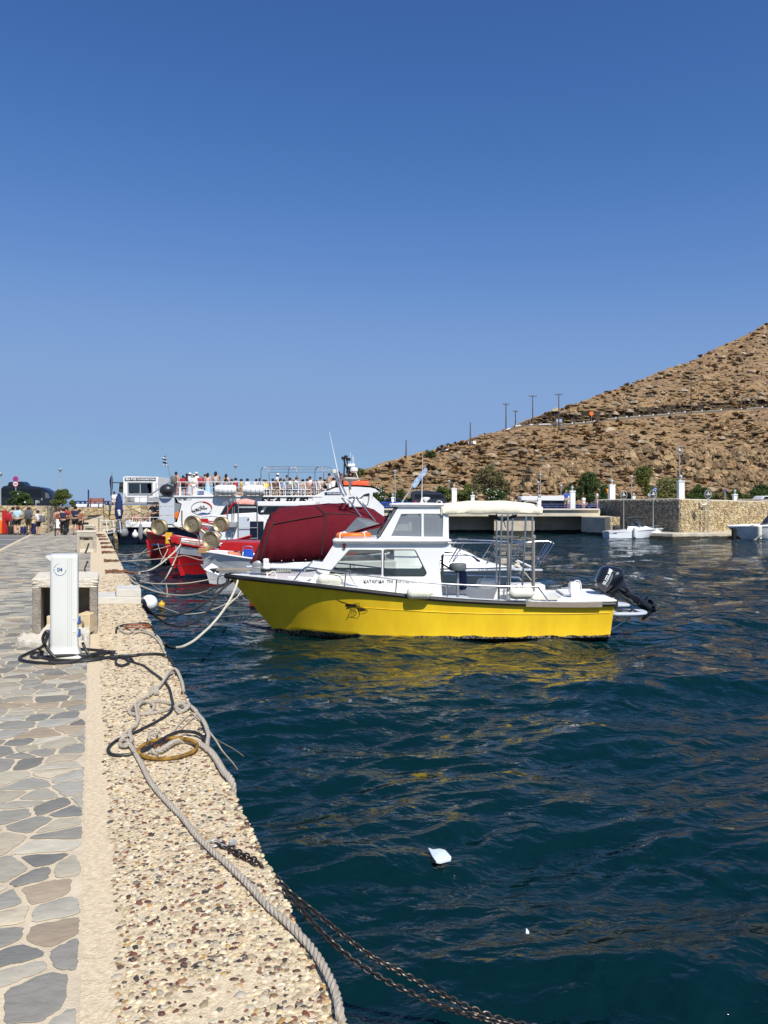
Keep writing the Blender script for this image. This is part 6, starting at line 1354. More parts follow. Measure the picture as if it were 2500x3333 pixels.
b = MB(); laid(b, cr(place(z7, [(600, 1200, .02), (680, 1215), (780, 1180, .03), (900, 1105, .03), (1000, 1070), (1130, 1080), (1240, 1120), (1330, 1180), (1400, 1250), (1460, 1340), (1540, 1480), (1600, 1540), (1650, 1610)], .022), 8), .022, .10)
b.build('hawser', M_['rope_grey'], org=gp(600, 2430), label='thickest brown grey hawser tied to the yellow ring and over the edge', cat='rope', group=G_R)
b = MB()
for L_ in ([(1110, 700), (1040, 760), (960, 840), (870, 960), (820, 1030), (740, 1080), (640, 1120)], [(1175, 735), (1100, 790), (1020, 870), (920, 950), (830, 1020), (700, 1100)], [(1110, 700), (1150, 710), (1180, 745), (1250, 810), (1330, 890)], [(640, 1100, .03), (560, 1060, .04), (590, 1000, .05), (660, 960, .05), (690, 1000, .04), (640, 1060, .05), (600, 1020, .04), (580, 1090, .03), (650, 1130, .02)]):
 laid(b, cr(place(z7, L_, .012), 6), .0065, .035)
e0 = edgeY(*z7(1330, 890), .03)
laid(b, cr([e0, P(*z7(1430, 1010), e0.y+.25), P(*z7(1540, 1075), e0.y+.7), P(*z7(1659, 1140), e0.y+1.1), P(793, 2462, e0.y+1.6)], 6), .006, .035)
laid(b, cr([e0, P(*z7(1440, 1040), e0.y), P(*z7(1520, 1170), e0.y), P(*z7(1640, 1310), e0.y+.1), P(772, 2505, e0.y+.2)], 6), .007, .035)
b.build('thin_line', M_['rope_grey'], org=gp(560, 2390), label='thin grey cord tied round the yellow ring and trailing into the water', cat='cord')
# mooring ring
c = gp(547, 2449, .018); rr_ = MB(); rr_.tube([c+Vector((.20*math.cos(t), .19*math.sin(t), .012+.012*math.sin(t))) for t in [6.283*i/48 for i in range(48)]], .0135, 12, closed=True)
ro = thing('mooring_ring', 'rusty yellow painted steel mooring ring lying on the quay', 'ring', c); rr_.build('ring', M_['ring_rust'], ro)
b = MB(); q = gp(*z7(690, 1150), .0); b.tube([q+Vector((-.03, 0, -.02)), q+Vector((-.02, 0, .035)), q+Vector((.02, 0, .035)), q+Vector((.03, 0, -.02))], .012, 8); b.build('staple', mat('rust', (.13, .05, .02), .9, var=.3, vs=30), ro)
# hoses
b = MB(); hose = [z7(350, 30)+(.012,), z7(500, 80)+(.012,), z7(620, 170)+(.012,), z7(740, 260)+(.012,), z7(830, 370)+(.012,), z7(865, 500)+(.012,), z7(878, 600)+(.03,), z7(840, 690)+(.012,), z7(700, 790)+(.012,), z7(500, 895)+(.012,), z7(380, 955)+(.014,), z7(200, 1030)+(.014,), z7(80, 1110)+(.012,), z7(50, 1180)+(.012,), z7(110, 1235)+(.012,), z7(300, 1235)+(.012,), z7(480, 1195)+(.018,), z7(620, 1145)+(.03,), z7(780, 1080)+(.05,), z7(930, 1010)+(.05,), z7(1080, 980)+(.04,), z7(1220, 1000)+(.03,), z7(1330, 1080)+(.012,), z7(1400, 1180)+(.0,), z7(1440, 1270)+(0,), z7(1450, 1400)+(0,)]
pre = [z6(850, 1195), z6(860, 1230), z6(885, 1290), z6(940, 1360), z6(1000, 1400), z6(1150, 1385), z6(1240, 1390)]
lp = [z4q(800, 400), z4q(860, 422), z4q(870, 445), z4q(815, 462), z4q(782, 440), z4q(800, 405), z4q(870, 408)]
b.tube(cr(place(lambda x, y: (x, y), [(p[0], p[1], .022) for p in lp]+[z4q(900, 425)+(.012,)]+hose, .012), 8), .0125, 8)
b.build('black_hose', M_['black_rubber'], org=gp(480, 2330), label='black hose winding through the grey ropes and over the quay edge', cat='hose', group='black hoses on the quay')
b = MB(); Yp = 8.55
pz = lambda x, y, Y=Yp: P(*z6(x, y), Y)
b.tube(cr([pz(500, 1388), pz(440, 1330), pz(370, 1230), pz(348, 1150), pz(370, 1085), pz(398, 1068), pz(412, 1095), pz(395, 1150), pz(355, 1235), gp(*z6(300, 1290)), gp(*z6(180, 1345)), gp(*z6(70, 1400)), gp(*z6(75, 1440)), gp(*z6(250, 1470)), gp(*z6(480, 1480)), gp(*z6(720, 1465)), gp(*z6(900, 1425), .035), gp(*z6(1050, 1385), .04), gp(*z6(1180, 1345)), gp(*z6(1240, 1335)), gp(*z6(1150, 1330)), gp(*z6(1000, 1312)), gp(*z6(800, 1300)), gp(*z6(700, 1310))], 8), .0185, 9)
b.tube(cr([gp(*z6(360, 1335)), gp(*z6(240, 1350)), gp(*z6(200, 1385)), gp(*z6(260, 1412)), gp(*z6(500, 1402), .03), gp(*z6(900, 1388), .03), gp(*z6(1150, 1350), .03), gp(*z6(1225, 1370)), gp(*z6(1150, 1410)), gp(*z6(900, 1450)), gp(*z6(600, 1450)), gp(*z6(420, 1430)), gp(*z6(300, 1395)), gp(*z6(300, 1365)), gp(*z6(340, 1350))], 8), .0175, 9)
b.build('black_hose', M_['black_rubber'], org=gp(180, 2150), label='thick black hose coiled round the foot of the white service pedestal', cat='hose', group='black hoses on the quay')
b = MB(); b.tube(cr(place(lambda x, y: (x, y), [z6(420, 1435), z6(700, 1450), z6(1000, 1430), z6(1300, 1395), z6(1500, 1385), z4q(960, 384), z4q(1060, 382), z4q(1125, 395), z4q(1165, 430), z4q(1188, 480), z4q(1196, 520)], .02), 8), .0165, 9)
b.build('black_hose', M_['black_rubber'], org=gp(500, 2140), label='straight black hose crossing the kerb from the pedestal to the water', cat='hose', group='black hoses on the quay')
b = MB(); pt_ = [Vector(pz(845, 1200, 8.75)), pz(860, 1240, 8.75), pz(890, 1300, 8.72), pz(950, 1370, 8.7), gp(*z6(1010, 1400), .02), gp(*z6(1200, 1420), .02), gp(*z4q(780, 415))]; b.tube(cr(pt_, 8), .0165, 9); b.build('black_hose', M_['black_rubber'], org=pt_[0], label='black hose leading down from the lower blue tap of the pedestal', cat='hose', group='black hoses on the quay')
# chain
def chain(mb, path, pitch=.034, r=.0042, w=.0135, tw=0.0):
 pp = resample(path, pitch); k = 0
 for i in range(len(pp)-1):
  a, c = pp[i], pp[i+1]; t = (c-a).normalized(); m = (a+c)/2; s = t.cross(Vector((0, 0, 1))).normalized(); u = s.cross(t)
  ang = (math.pi/2 if i % 2 else 0)+.5+tw*i; n_ = s*math.cos(ang)+u*math.sin(ang); L = pitch*.72
  mb.tube([m+t*(L*math.cos(q)+(.012 if math.cos(q) > 0 else -.012)*0)+n_*w*math.sin(q) for q in [6.283*j/14 for j in range(14)]], r, 6, closed=True)
sh = [gp(703, 2757, .02), gp(745, 2770, .015), gp(800, 2795, .015), gp(840, 2815, .012)]
Yh = 3.74
up = [(878, 2837), (905, 2862), (950, 2910), (1041, 2982), (1137, 3060), (1222, 3121), (1312, 3169), (1403, 3217), (1523, 3277), (1614, 3313), (1704, 3335), (1800, 3352)]
lo = [(880, 2850), (915, 2890), (945, 2925), (981, 2962), (1029, 3016), (1113, 3096), (1192, 3154), (1282, 3205), (1373, 3247), (1463, 3284), (1560, 3312), (1690, 3345)]
b = MB(); chain(b, cr(sh+[P(x, y, Yh+.02) for x, y in up], 10), .030, .0046, .0125, .03); b.build('chain', M_['chain_steel'], org=gp(820, 2800), label='upper strand of the rusty steel chain running from the shackle into the water', cat='chain', group='strands of rusty mooring chain')
b = MB(); chain(b, cr([p+Vector((.012, -.03, 0)) for p in sh[1:]]+[P(x, y, Yh-.02) for x, y in lo], 10), .030, .0046, .0125, -.04); b.build('chain', M_['chain_steel'], org=gp(830, 2815), label='lower darker strand of the rusty steel chain sagging below the other', cat='chain', group='strands of rusty mooring chain')
b = MB(); c = gp(700, 2756, .018); b.tube([c+Vector((.028*math.cos(t)-.005, .024*math.sin(t), .006*math.sin(t))) for t in [6.283*i/18 for i in range(18)]], .0055, 8, closed=True); b.tube([c+Vector((.02, 0, 0)), gp(735, 2768, .018)], .009, 8); q = gp(755, 2762, .03); b.box(q, (.03, .012, .022), .6); b.box(q+Vector((.015, .01, 0)), (.012, .012, .03), .3)
b.build('shackle', M_['galv'], org=c, label='small galvanised shackle at the quay end of the rusty chain', cat='shackle', bevel=.002)
# mooring lines over the water
def line(name, pts, Y0, Y1, r, m, label, group='mooring lines from the boats to the quay', f=z2b, taut=None, extra=None):
 n = len(pts)-1; pp = [P(*f(*p), Y0+(Y1-Y0)*(i/n)) for i, p in enumerate(pts)]
 b = MB(); b.tube(cr(pp, 6), r, 6)
 if extra: extra(b, pp)
 return b.build(name, m, org=pp[0], label=label, cat='rope', group=group)
line('mooring_line', [(1385, 595), (1340, 730), (1270, 870), (1190, 990), (1090, 1110), (1000, 1195), (900, 1280), (800, 1335), (740, 1352), (690, 1355)], 15.7, 9.7, .021, M_['rope_cream'], 'thick cream rope drooping from the yellow bow to the quay edge')
line('mooring_line', [(690, 1355), (650, 1352), (610, 1338), (580, 1305)], 9.7, 9.3, .022, M_['rope_black'], 'short black spliced end of the cream bow rope')
line('mooring_line', [(1345, 615), (1230, 700), (1100, 820), (1000, 880), (900, 935), (800, 975), (700, 1000), (600, 1008), (520, 1002), (450, 990), (400, 960), (340, 870)], 15.8, 13.4, .024, M_['rope_black'], 'thick black rope sagging from the yellow bow, upper one of two')
line('mooring_line', [(1290, 590), (1230, 690), (1160, 780), (1090, 900), (1000, 1010), (900, 1085), (820, 1115), (740, 1125), (660, 1112), (580, 1080), (480, 1010), (420, 950), (345, 860)], 15.8, 13.4, .020, M_['rope_black'], 'thinner black rope hanging lowest between the yellow bow and the marble block')
line('mooring_line', [(1335, 620), (1170, 690), (1080, 730), (1000, 757), (900, 780), (800, 790), (700, 787), (600, 775), (500, 752), (400, 718), (300, 675), (240, 640), (180, 575)], 15.8, 18.8, .020, M_['rope_grey'], 'long grey rope sagging from the yellow bow to the rusty bundle on the quay')
line('mooring_line', [(1240, 590), (1050, 622), (850, 655), (700, 664), (560, 665), (440, 660), (330, 635), (240, 600), (170, 555)], 20.0, 18.8, .016, M_['rope_grey'], 'taut grey rope to the stern platform of the maroon tent boat')
line('mooring_line', [(1460, 755), (1400, 790), (1300, 850), (1200, 905), (1100, 945), (1000, 975), (850, 993), (760, 990), (640, 950), (520, 905), (430, 868), (335, 820)], 18.5, 13.6, .014, M_['rope_grey'], 'thin tan rope from the maroon tent boat to the marble block')
line('mooring_line', [(1430, 700), (1380, 790), (1330, 840), (1240, 920)], 18.4, 16.5, .013, M_['rope_cream'], 'thin cream rope hanging behind the yellow bow')
line('mooring_line', [(765, 232), (700, 310), (620, 385), (540, 450), (460, 500), (390, 530), (310, 550)], 27.1, 18.9, .026, M_['rope_cream'], 'cream rope from the bright red bow to the loop on the quay')
line('mooring_line', [(755, 240), (725, 320), (690, 410), (650, 500), (600, 590), (550, 660)], 26.9, 24.5, .028, M_['rope_cream'], 'cream rope from the bright red bow straight down into the water')
line('mooring_line', [(1135, 350), (1050, 385), (975, 408), (800, 360), (700, 378), (560, 392), (400, 405), (200, 418), (100, 428)], 24.3, 21.5, .014, M_['rope_grey'], 'grey rope from the white caique over the red bow to the quay')
line('mooring_line', [(985, 440), (850, 455), (700, 475), (560, 498), (460, 520), (310, 548)], 24.3, 18.9, .016, M_['rope_black'], 'black rope from the white caique bow to the loop on the quay')
line('mooring_line', [(700, 470), (560, 485), (430, 488), (300, 470), (180, 450), (110, 430)], 24.6, 21.5, .012, M_['rope_black'], 'thin black rope low over the water beside the red caique')
line('mooring_line', [(650, 250), (560, 275), (460, 300), (380, 325), (300, 340), (200, 350), (80, 352)], 30.4, 24.5, .018, M_['rope_grey'], 'grey rope from the yellow stem head to the quay')
line('mooring_line', [(620, 290), (590, 350), (560, 400), (530, 445)], 30, 28.5, .014, M_['rope_cream'], 'short cream rope crossing under the yellow stem head')
line('mooring_line', [(510, 230), (540, 330), (570, 390), (600, 440)], 32, 30, .012, M_['rope_grey'], 'thin rope hanging beside the dark red boat')
line('mooring_line', [(385, 255), (300, 290), (200, 310), (100, 300), (0, 270)], 34, 29.5, .018, M_['rope_black'], 'dark rope from the farthest red boat to the quay')
line('mooring_line', [(395, 285), (340, 330), (290, 370), (240, 385), (180, 360), (120, 345), (40, 330)], 34, 27.5, .014, M_['rope_grey'], 'grey rope with a tangle between the farthest red boat and the quay')
line('mooring_line', [(600, 670), (612, 740), (608, 810)], 21, 20.5, .012, M_['rope_grey'], 'short line end hanging vertically into the water')
line('mooring_line', [(410, 650), (470, 690), (540, 740), (640, 800)], 20, 20.8, .012, M_['rope_grey'], 'branch line dipping into the water with a shackle')
line('mooring_line', [(260, 570), (300, 640), (360, 700)], 18.6, 18.9, .014, M_['rope_black'], 'short black rope below the loop on the quay')
line('mooring_line', [(450, -120), (360, -60), (250, 30), (180, 55), (100, 62), (0, 55)], 49, 38, .022, M_['rope_grey'], 'ferry stern rope drooping to the quay', f=z2b)
line('mooring_line', [(1160, 675), (1240, 640), (1330, 700)], 15.4, 15.9, .012, M_['rope_cream'], 'cream lashing at the stern corner of the yellow boat', f=lambda x, y: (1800+x/4.366*0+190+(x-1160)*.12, 1948+(y-650)*.12))
# rusty bundles where lines are made fast
for i, (x0, x1, py, w) in enumerate(((343, 452, 1864, 9), (339, 388, 1828, 7), (332, 378, 1800, 6), (330, 366, 1783, 5), (327, 360, 1770, 5), (322, 352, 1757, 4), (317, 346, 1748, 4), (310, 340, 1742, 3))):
 b = MB(); r_ = random.Random(i); Yq = G(x0, py).y
 for k in range(7):
  pts = []
  for q in range(7):
   t = q/6; px = x0+(x1-x0)*t*(1 if k < 4 else .6+.4*r_.random()); yy = py+w*(r_.random()-.5)*(1.2-t*.7)
   g = G(px, yy); a_, b_ = qinv(g); pts.append(g+Vector((0, 0, .03+.03*r_.random())) if b_ < .02 else edgeY(px, min(yy, py+3), .04) if i else P(px, yy, Yq))
  b.tube(cr(pts, 4), .011*(1+.4*r_.random()), 5)
 b.build('frayed_rope', M_['rope_rust'], org=G(x0, py), label='rust stained frayed rope bundle on the kerb, %s' % ['nearest the marble block', 'second beyond the marble block', 'third beyond the marble block', 'fourth beyond the marble block', 'fifth beyond the marble block', 'sixth beyond the marble block', 'seventh beyond the marble block', 'farthest, by the ferry stern'][i], cat='rope', group='rusty rope bundles on the kerb')
# ring bundle at px 376-506
b = MB(); r_ = random.Random(4)
zz = lambda pts, h=.02: cr(place(z4q, pts, h), 7)
b.tube(zz([(785, 235), (790, 205), (830, 185), (900, 178), (980, 172), (1020, 190), (1045, 225), (1050, 260)]), .014, 8); hk = b.build('black_hose', M_['rope_black'], org=gp(400, 2045), label='black rope end curving round the far knotted bundle', cat='rope')
b = MB()
for L_ in ([(800, 195), (830, 230), (870, 240), (900, 220), (880, 190), (930, 180), (960, 200), (940, 225), (900, 245)], [(840, 190), (870, 200), (910, 235), (950, 230), (1000, 240), (1050, 270), (1090, 320), (1110, 370), (1125, 400)], [(900, 195), (960, 215), (1010, 235), (1060, 260), (1090, 300), (1105, 340)], [(810, 225), (850, 205), (900, 215), (940, 190)]): laid(b, zz(L_, .02), .013)
b.build('knotted_rope', M_['rope_grey'], org=gp(430, 2055), label='small knotted grey rope bundle on the kerb level with the pedestal', cat='rope', group=G_R)
b = MB(); c = gp(448, 2046, .03); b.tube([c+Vector((.17*math.cos(t), .14*math.sin(t), 0)) for t in [6.283*i/24 for i in range(24)]], .016, 8, closed=True); b.build('mooring_ring', mat('rust_ring', (.22, .07, .03), .8, var=.3, vs=20), org=c, label='rusty mooring ring under the small knotted bundle', cat='ring')
# buoys
bu = thing('buoy', 'white and navy ball buoy hanging on the quay face beside the marble block', 'buoy', P(486, 1962, 13.9)); c = P(486, 1962, 13.9)
b = MB(); b.ball(c, .146, 24, 16); b.build('ball', M_['gelcoat_white'], bu); b = MB(); b.lathe([(.01, .148), (.03, .146), (.07, .130), (.085, .1225), (.085, .118)], c, (-.55, -.8, -.1), 20); b.build('navy_cap', mat('navy_gloss', (.01, .015, .06), .25), bu)
bu = thing('buoy', 'small yellow buoy floating near the white and navy ball', 'buoy', P(526, 1973, 19.2)); c = P(526, 1968, 19.2); b = MB(); b.lathe([(.01, -.08), (.06, -.07), (.085, 0), (.08, .03), (.05, .06), (.02, .075), (.02, .10), (.005, .11)], c, n=16); b.build('body', M_['yellow_paint'], bu)
b = MB(); r_ = random.Random(8)
for k in range(5): b.tube(cr([P(460+6*k*r_.random(), 1968+q*6, 13.75-.01*k)+Vector((.03*math.sin(q*2+k), 0, 0)) for q in range(7)], 4), .012, 5)
b.build('rope_tangle', M_['rope_black'], org=P(465, 1985, 13.7), label='tangle of black rope hanging on the quay face by the navy ball', cat='rope')
# marble blocks
mb_ = thing('marble_block', 'stepped pale marble block lying across the kerb', 'block', G(420, 1966)); zt = 1.11; SHEAR[mb_.name] = 13.3
def blk(px0, px1, Y, dep, z0, z1):
 b = MB(); a, c = P(px0, 0, Y).x, P(px1, 0, Y).x; b.box(((a+c)/2, Y+dep/2, (z0+z1)/2), (c-a, dep, z1-z0)); return b
blk(312, 459, 13.3, .75, .852, .975).build('lower_slab', M_['marble'], mb_, smooth=None, bevel=.008)
blk(379, 460, 13.31, .66, .977, zt).build('upper_block', M_['marble'], mb_, smooth=None, bevel=.008)
# service pedestal
pd = thing('service_pedestal', 'white marina water and power pedestal numbered 04', 'pedestal', G(210, 2139)); Yf = 8.70; SHEAR[pd.name] = Yf; gpd = M_['pedestal_grp']
x0, x1 = P(162, 0, Yf).x, P(254, 0, Yf).x; zb, zt = .85, P(0, 1806, Yf).z
cp = rnd([(x0, Yf), (x1, Yf), (x1, Yf+.28), (x0, Yf+.28)], .045, 5)
b = MB(); b.loft([[Vector((x, y, z)) for x, y in cp] for z in (zb+.13, zt-.035)], cap=False)
cx0, cy0 = (x0+x1)/2, Yf+.14
b.loft([[Vector((cx0+(x-cx0)*s_, cy0+(y-cy0)*s_, z)) for x, y in cp] for s_, z in ((1, zt-.035), (.985, zt-.012), (.94, zt), (.5, zt+.004))], cap=True)
b.loft([[Vector((cx0+(x-cx0)*s_, cy0+(y-cy0)*s_, z)) for x, y in cp] for s_, z in ((1.28, zb+.0), (1.22, zb+.02), (1.1, zb+.06), (1.02, zb+.10), (1, zb+.13))], cap=False)
b.build('body', gpd, pd, smooth=50)
b = MB(); b.prism([(x0+.01, Yf+.004, zt-.012), (x0-.053, Yf+.004, zt-.018), (x0-.02, Yf+.004, zt-.055), (x0+.01, Yf+.004, zt-.075)], (0, .27, 0)); b.build('lamp_visor', gpd, pd, bevel=.004)
b = MB()
for px in (219.5, 225.5, 233): b.box((P(px, 0, Yf).x, Yf+.001, (zb+zt)/2+.04), (.0022, .006, zt-zb-.16))
b.build('panel_groove', M_['pedestal_line'], pd)
ptext('number_text', '04', M_['text_blue'], pd, 186.5, 1847.5, 203.2, 1860.5, Yf-.001, bold=.015)
b = MB(); cc = (195, 1854); rr = 19.3
def arc(a0, a1, n, w0): return [(cc[0]+rr*math.cos(R(a0+(a1-a0)*i/n)), cc[1]+rr*math.sin(R(a0+(a1-a0)*i/n))) for i in range(n+1)]
def band(a0, a1, w):
 n = 14; o_ = [P(cc[0]+(rr+w/2)*math.cos(R(a0+(a1-a0)*i/n)), cc[1]+(rr+w/2)*math.sin(R(a0+(a1-a0)*i/n)), Yf-.0012) for i in range(n+1)]; i_ = [P(cc[0]+(rr-w/2)*math.cos(R(a0+(a1-a0)*i/n)), cc[1]+(rr-w/2)*math.sin(R(a0+(a1-a0)*i/n)), Yf-.0012) for i in range(n+1)]
 b.loft([[a, c] for a, c in zip(o_, i_)], closed=False, cap=False)
band(0, 158, 1.6)
for a0, a1 in ((164, 187), (196, 207), (213, 222), (228, 234), (240, 245), (251, 254), (260, 262), (268, 269)): band(a0, a1, 2.2)
b.build('number_ring', M_['text_blue'], pd, smooth=None)
for py, t in ((2011, '3▾'), (2053, '4▾')):
 b = MB(); b.pbox(236, py, 248, py+12, Yf-.0015, .002); s_ = b.build('sticker', M_['text_white'], pd, smooth=None); ptext('sticker_text', t[0], M_['pedestal_line'], s_, 238, py+3, 241.5, py+9, Yf-.0025)
 m2 = MB(); m2.pprism([(243, py+4), (246.5, py+4), (244.8, py+8.5)], Yf-.003, .001); m2.build('sticker_mark', M_['pedestal_line'], s_, smooth=None)
for y_ in (2017, 2058):
 Yt_ = Yf+.015
 b = MB(); b.tube([P(252, y_+12, Yt_), P(266, y_+12, Yt_)], .009, 8); b.tube(cr([P(262, y_+12, Yt_), P(269, y_+6, Yt_), P(272, y_+12, Yt_), P(272, y_+26, Yt_)], 4), .009, 8); b.lathe([(.014, -.02), (.016, 0), (.014, .02)], P(272, y_+20, Yt_), n=10); b.lathe([(.012, -.012), (.014, .012)], P(259, y_+12, Yt_), (1, 0, 0), 8); tp = b.build('tap', M_['brass'] if y_ < 2030 else M_['galv'], pd)
 b = MB(); b.lathe([(.012, -.03), (.016, -.01), (.011, .01), (.014, .03), (.006, .04)], P(260, y_, Yt_-.01), n=8); b.box(P(258, y_+9, Yt_-.01), (.03, .03, .02)); b.build('handle', M_['blue_tap'], tp, bevel=.003)
b = MB(); b.pbox(253, 1857, 257, 1888, Yf+.03, .1); b.build('side_hatch', M_['grey_metal'], pd, bevel=.004)
# broken concrete housing behind it, and rubble
bx = thing('concrete_housing', 'broken white painted concrete housing standing open behind the pedestal', 'housing', G(211, 2063)); Yb_ = 10.3; SHEAR[bx.name] = Yb_
xa, xc = P(102, 0, Yb_).x, P(320, 0, Yb_).x; z1 = P(0, 1884, Yb_).z; zo = P(0, 1914, Yb_).z
def rough(b, amp, seed):
 r_ = np.random.RandomState(seed)
def slab(x0, x1, y0, y1, z0, z1, nm, m, amp=.012, seed=1, sub=5):
 bm = bmesh.new(); bmesh.ops.create_cube(bm, size=1)
 for v in bm.verts: v.co = Vector(((x0+x1)/2+v.co.x*(x1-x0), (y0+y1)/2+v.co.y*(y1-y0), (z0+z1)/2+v.co.z*(z1-z0)))
 bmesh.ops.subdivide_edges(bm, edges=bm.edges[:], cuts=sub, use_grid_fill=True)
 r_ = random.Random(seed)
 b = MB(); vs = []
 for v in bm.verts:
  e = sum(1 for a, l, h in ((v.co.x, x0, x1), (v.co.y, y0, y1), (v.co.z, z0, z1)) if min(abs(a-l), abs(a-h)) < 1e-4)
  c = Vector(((x0+x1)/2, (y0+y1)/2, (z0+z1)/2)); k = amp*(r_.random()*(2.2 if e >= 2 else .6)); p = v.co.copy()
  if abs(p.z-z0) > 1e-4 or z0 > .9: p -= (p-c).normalized()*k
  vs.append(p)
 b.add(vs, [tuple(v.index for v in f.verts) for f in bm.faces]); bm.free(); return b.build(nm, m, bx, smooth=30)
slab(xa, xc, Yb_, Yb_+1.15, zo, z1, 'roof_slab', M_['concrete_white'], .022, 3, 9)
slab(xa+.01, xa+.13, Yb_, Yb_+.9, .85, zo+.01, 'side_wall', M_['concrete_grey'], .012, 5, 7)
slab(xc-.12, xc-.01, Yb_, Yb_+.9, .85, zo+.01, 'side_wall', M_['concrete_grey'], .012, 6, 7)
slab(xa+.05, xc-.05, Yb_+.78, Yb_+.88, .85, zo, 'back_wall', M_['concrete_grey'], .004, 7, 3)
for i, (p0, p1, q0, q1, Y_, dz, m) in enumerate(((253, 292, 1998, 2045, 10.15, .28, 'brick_tan'), (151, 163, 2005, 2040, 10.3, .2, 'brick_tan'))):
 b = MB(); b.pbox(p0, q0, p1, q1+16, Y_, dz); b.build('brick', M_[m], org=P(p0, q1, Y_), label=['tan brick standing inside the broken housing right of the pedestal', 'tan brick just left of the pedestal inside the housing'][i], cat='brick', bevel=.012)
def chunk(pts, h, label, seed, m='concrete_white'):
 base = [G(x, y) for x, y in pts]; c = sum(base, Vector())/len(base); b = MB(); r_ = random.Random(seed); ring = []
 for i, p in enumerate(base):
  q = base[(i+1) % len(base)]
  for k in range(4): ring.append(p.lerp(q, k/4)+Vector((r_.uniform(-.01, .01), r_.uniform(-.01, .01), 0)))
 b.loft([[p.copy() for p in ring], [p+Vector((0, 0, h*.6+r_.uniform(-.01, .01))) for p in ring], [c+(p-c)*.93+Vector((0, 0, h+r_.uniform(-.012, .012))) for p in ring], [c+(p-c)*.5+Vector((0, 0, h+r_.uniform(-.01, .012))) for p in ring]]); b.build('rubble', M_[m], org=c, label=label, cat='rubble')
chunk([(52, 2100), (75, 2075), (135, 2082), (150, 2118), (100, 2108)], .07, 'white broken concrete slab lying left of the pedestal', 2)
chunk([(250, 2112), (255, 2085), (292, 2083), (293, 2112)], .17, 'white concrete chunk right of the pedestal under the taps', 3)
chunk([(130, 2098), (150, 2066), (165, 2062), (165, 2100)], .14, 'small white concrete chunk at the left foot of the pedestal', 4)
# plain housings farther along the quay
def housing(px0, px1, py_top, py_base, depth, label, pipe=True):
 Y = (CZ-.85)*FP/(py_base-HY); root = thing('concrete_housing', label, 'housing', G((px0+px1)/2, py_base)); SHEAR[root.name] = Y; x0, x1 = P(px0, 0, Y).x, P(px1, 0, Y).x; z1 = P(0, py_top, Y).z; w = x1-x0; h = z1-.85
 b = MB(); out = [(x0, .85), (x1, .85), (x1, z1), (x0, z1)]; hole = [(x0+w*.16, .85+h*.17), (x1-w*.16, .85+h*.17), (x1-w*.16, z1-h*.22), (x0+w*.16, z1-h*.22)]
 b.panel(out, [hole], Y, depth, slope=lambda a, c: Vector((a, Y, c))); b.build('shell', M_['concrete_housing'], root, smooth=None, bevel=.012)
 b = MB(); b.box(((x0+x1)/2, Y+depth/2, z1+.025), (w*1.03, depth*1.04, .05)); b.build('lid', M_['concrete_white'], root, smooth=None, bevel=.01)
 b = MB(); b.box(((x0+x1)/2, Y+.10, .85+h*.45), (w*.68, .02, h*.62)); b.build('recessed_panel', M_['plaster'], root, smooth=None)
 b = MB(); b.loft([[Vector(((x0+x1)/2+w*.16*math.cos(t)*s, Y+.088-.001*k, .85+h*.66+h*.06*math.sin(t)*s)) for t in [6.283*i/14 for i in range(14)]] for k, s in enumerate((1, .96))]); b.build('hole_disc', M_['pole_wood'], root)  # flat dark disc on the panel, painted darkness of an open hole
 b = MB(); b.box(((x0+x1)/2, Y+.02, .85+h*.08), (w*.7, .1, h*.16)); b.build('plinth', M_['concrete_white'], root, bevel=.01)
mm('concrete_housing', (.42, .38, .30), .95, var=.2, vs=6, bump=.7, bs=30, bdist=.02); mm('plaster', (.55, .48, .35), .95, col2=(.38, .33, .25), vs=4)
housing(249, 313, 1733, 1798, .6, 'square concrete service housing with a white lid, nearest beyond the pedestal')
housing(272, 311, 1712, 1741, .6, 'second concrete service housing with a white lid, beside the suitcases')
housing(330, 361, 1697, 1728, .6, 'farthest concrete service housing beside the gangway rail', False)
b = MB(); b.tube(cr([P(278, 1800, 26.6), P(284, 1785, 26.6), P(289, 1769, 26.7)], 5), .03, 8); b.build('cable_stub', M_['rope_black'], org=P(280, 1800, 26.6), label='short grey cable end leaning on the nearest square housing', cat='cable')
b = MB(); b.tube(cr([gp(276, 1851), P(280, 1840, 19), P(284, 1830, 19.4)], 4), .018, 6); b.ball(P(285, 1829, 19.4), .03, 8, 6); b.build('cable_stub', M_['rope_black'], org=gp(276, 1851), label='small black cable end sticking up behind the broken housing', cat='cable')
# floating litter
def floater(px, py, outline, label):
 Y = CZ*FP/(py-HY); b = MB(); c = P(px, py, Y); r_ = random.Random(3); ring = [c+Vector((x, y, .01+.012*r_.random())) for x, y in outline]; m = sum(ring, Vector())/len(ring)
 b.loft([[p-Vector((0, 0, .012)) for p in ring], ring, [m+(p-m)*.6+Vector((0, 0, .012*r_.random())) for p in ring], [m+(p-m)*.1+Vector((0, 0, .01)) for p in ring]]); b.build('plastic_sheet', M_['plastic_bag'], org=c, label=label, cat='litter', smooth=60)
floater(1430, 2790, [(-.075, .13), (-.04, .09), (.01, .11), (.05, .08), (.085, -.03), (.08, -.06), (.0, -.10), (-.03, -.11), (-.05, -.02)], 'crumpled white plastic sheet floating on the dark water')
floater(1715, 3035, [(-.008, .02), (.006, .01), (.01, -.02), (-.01, -.025)], 'tiny scrap of white plastic floating low right of the sheet')
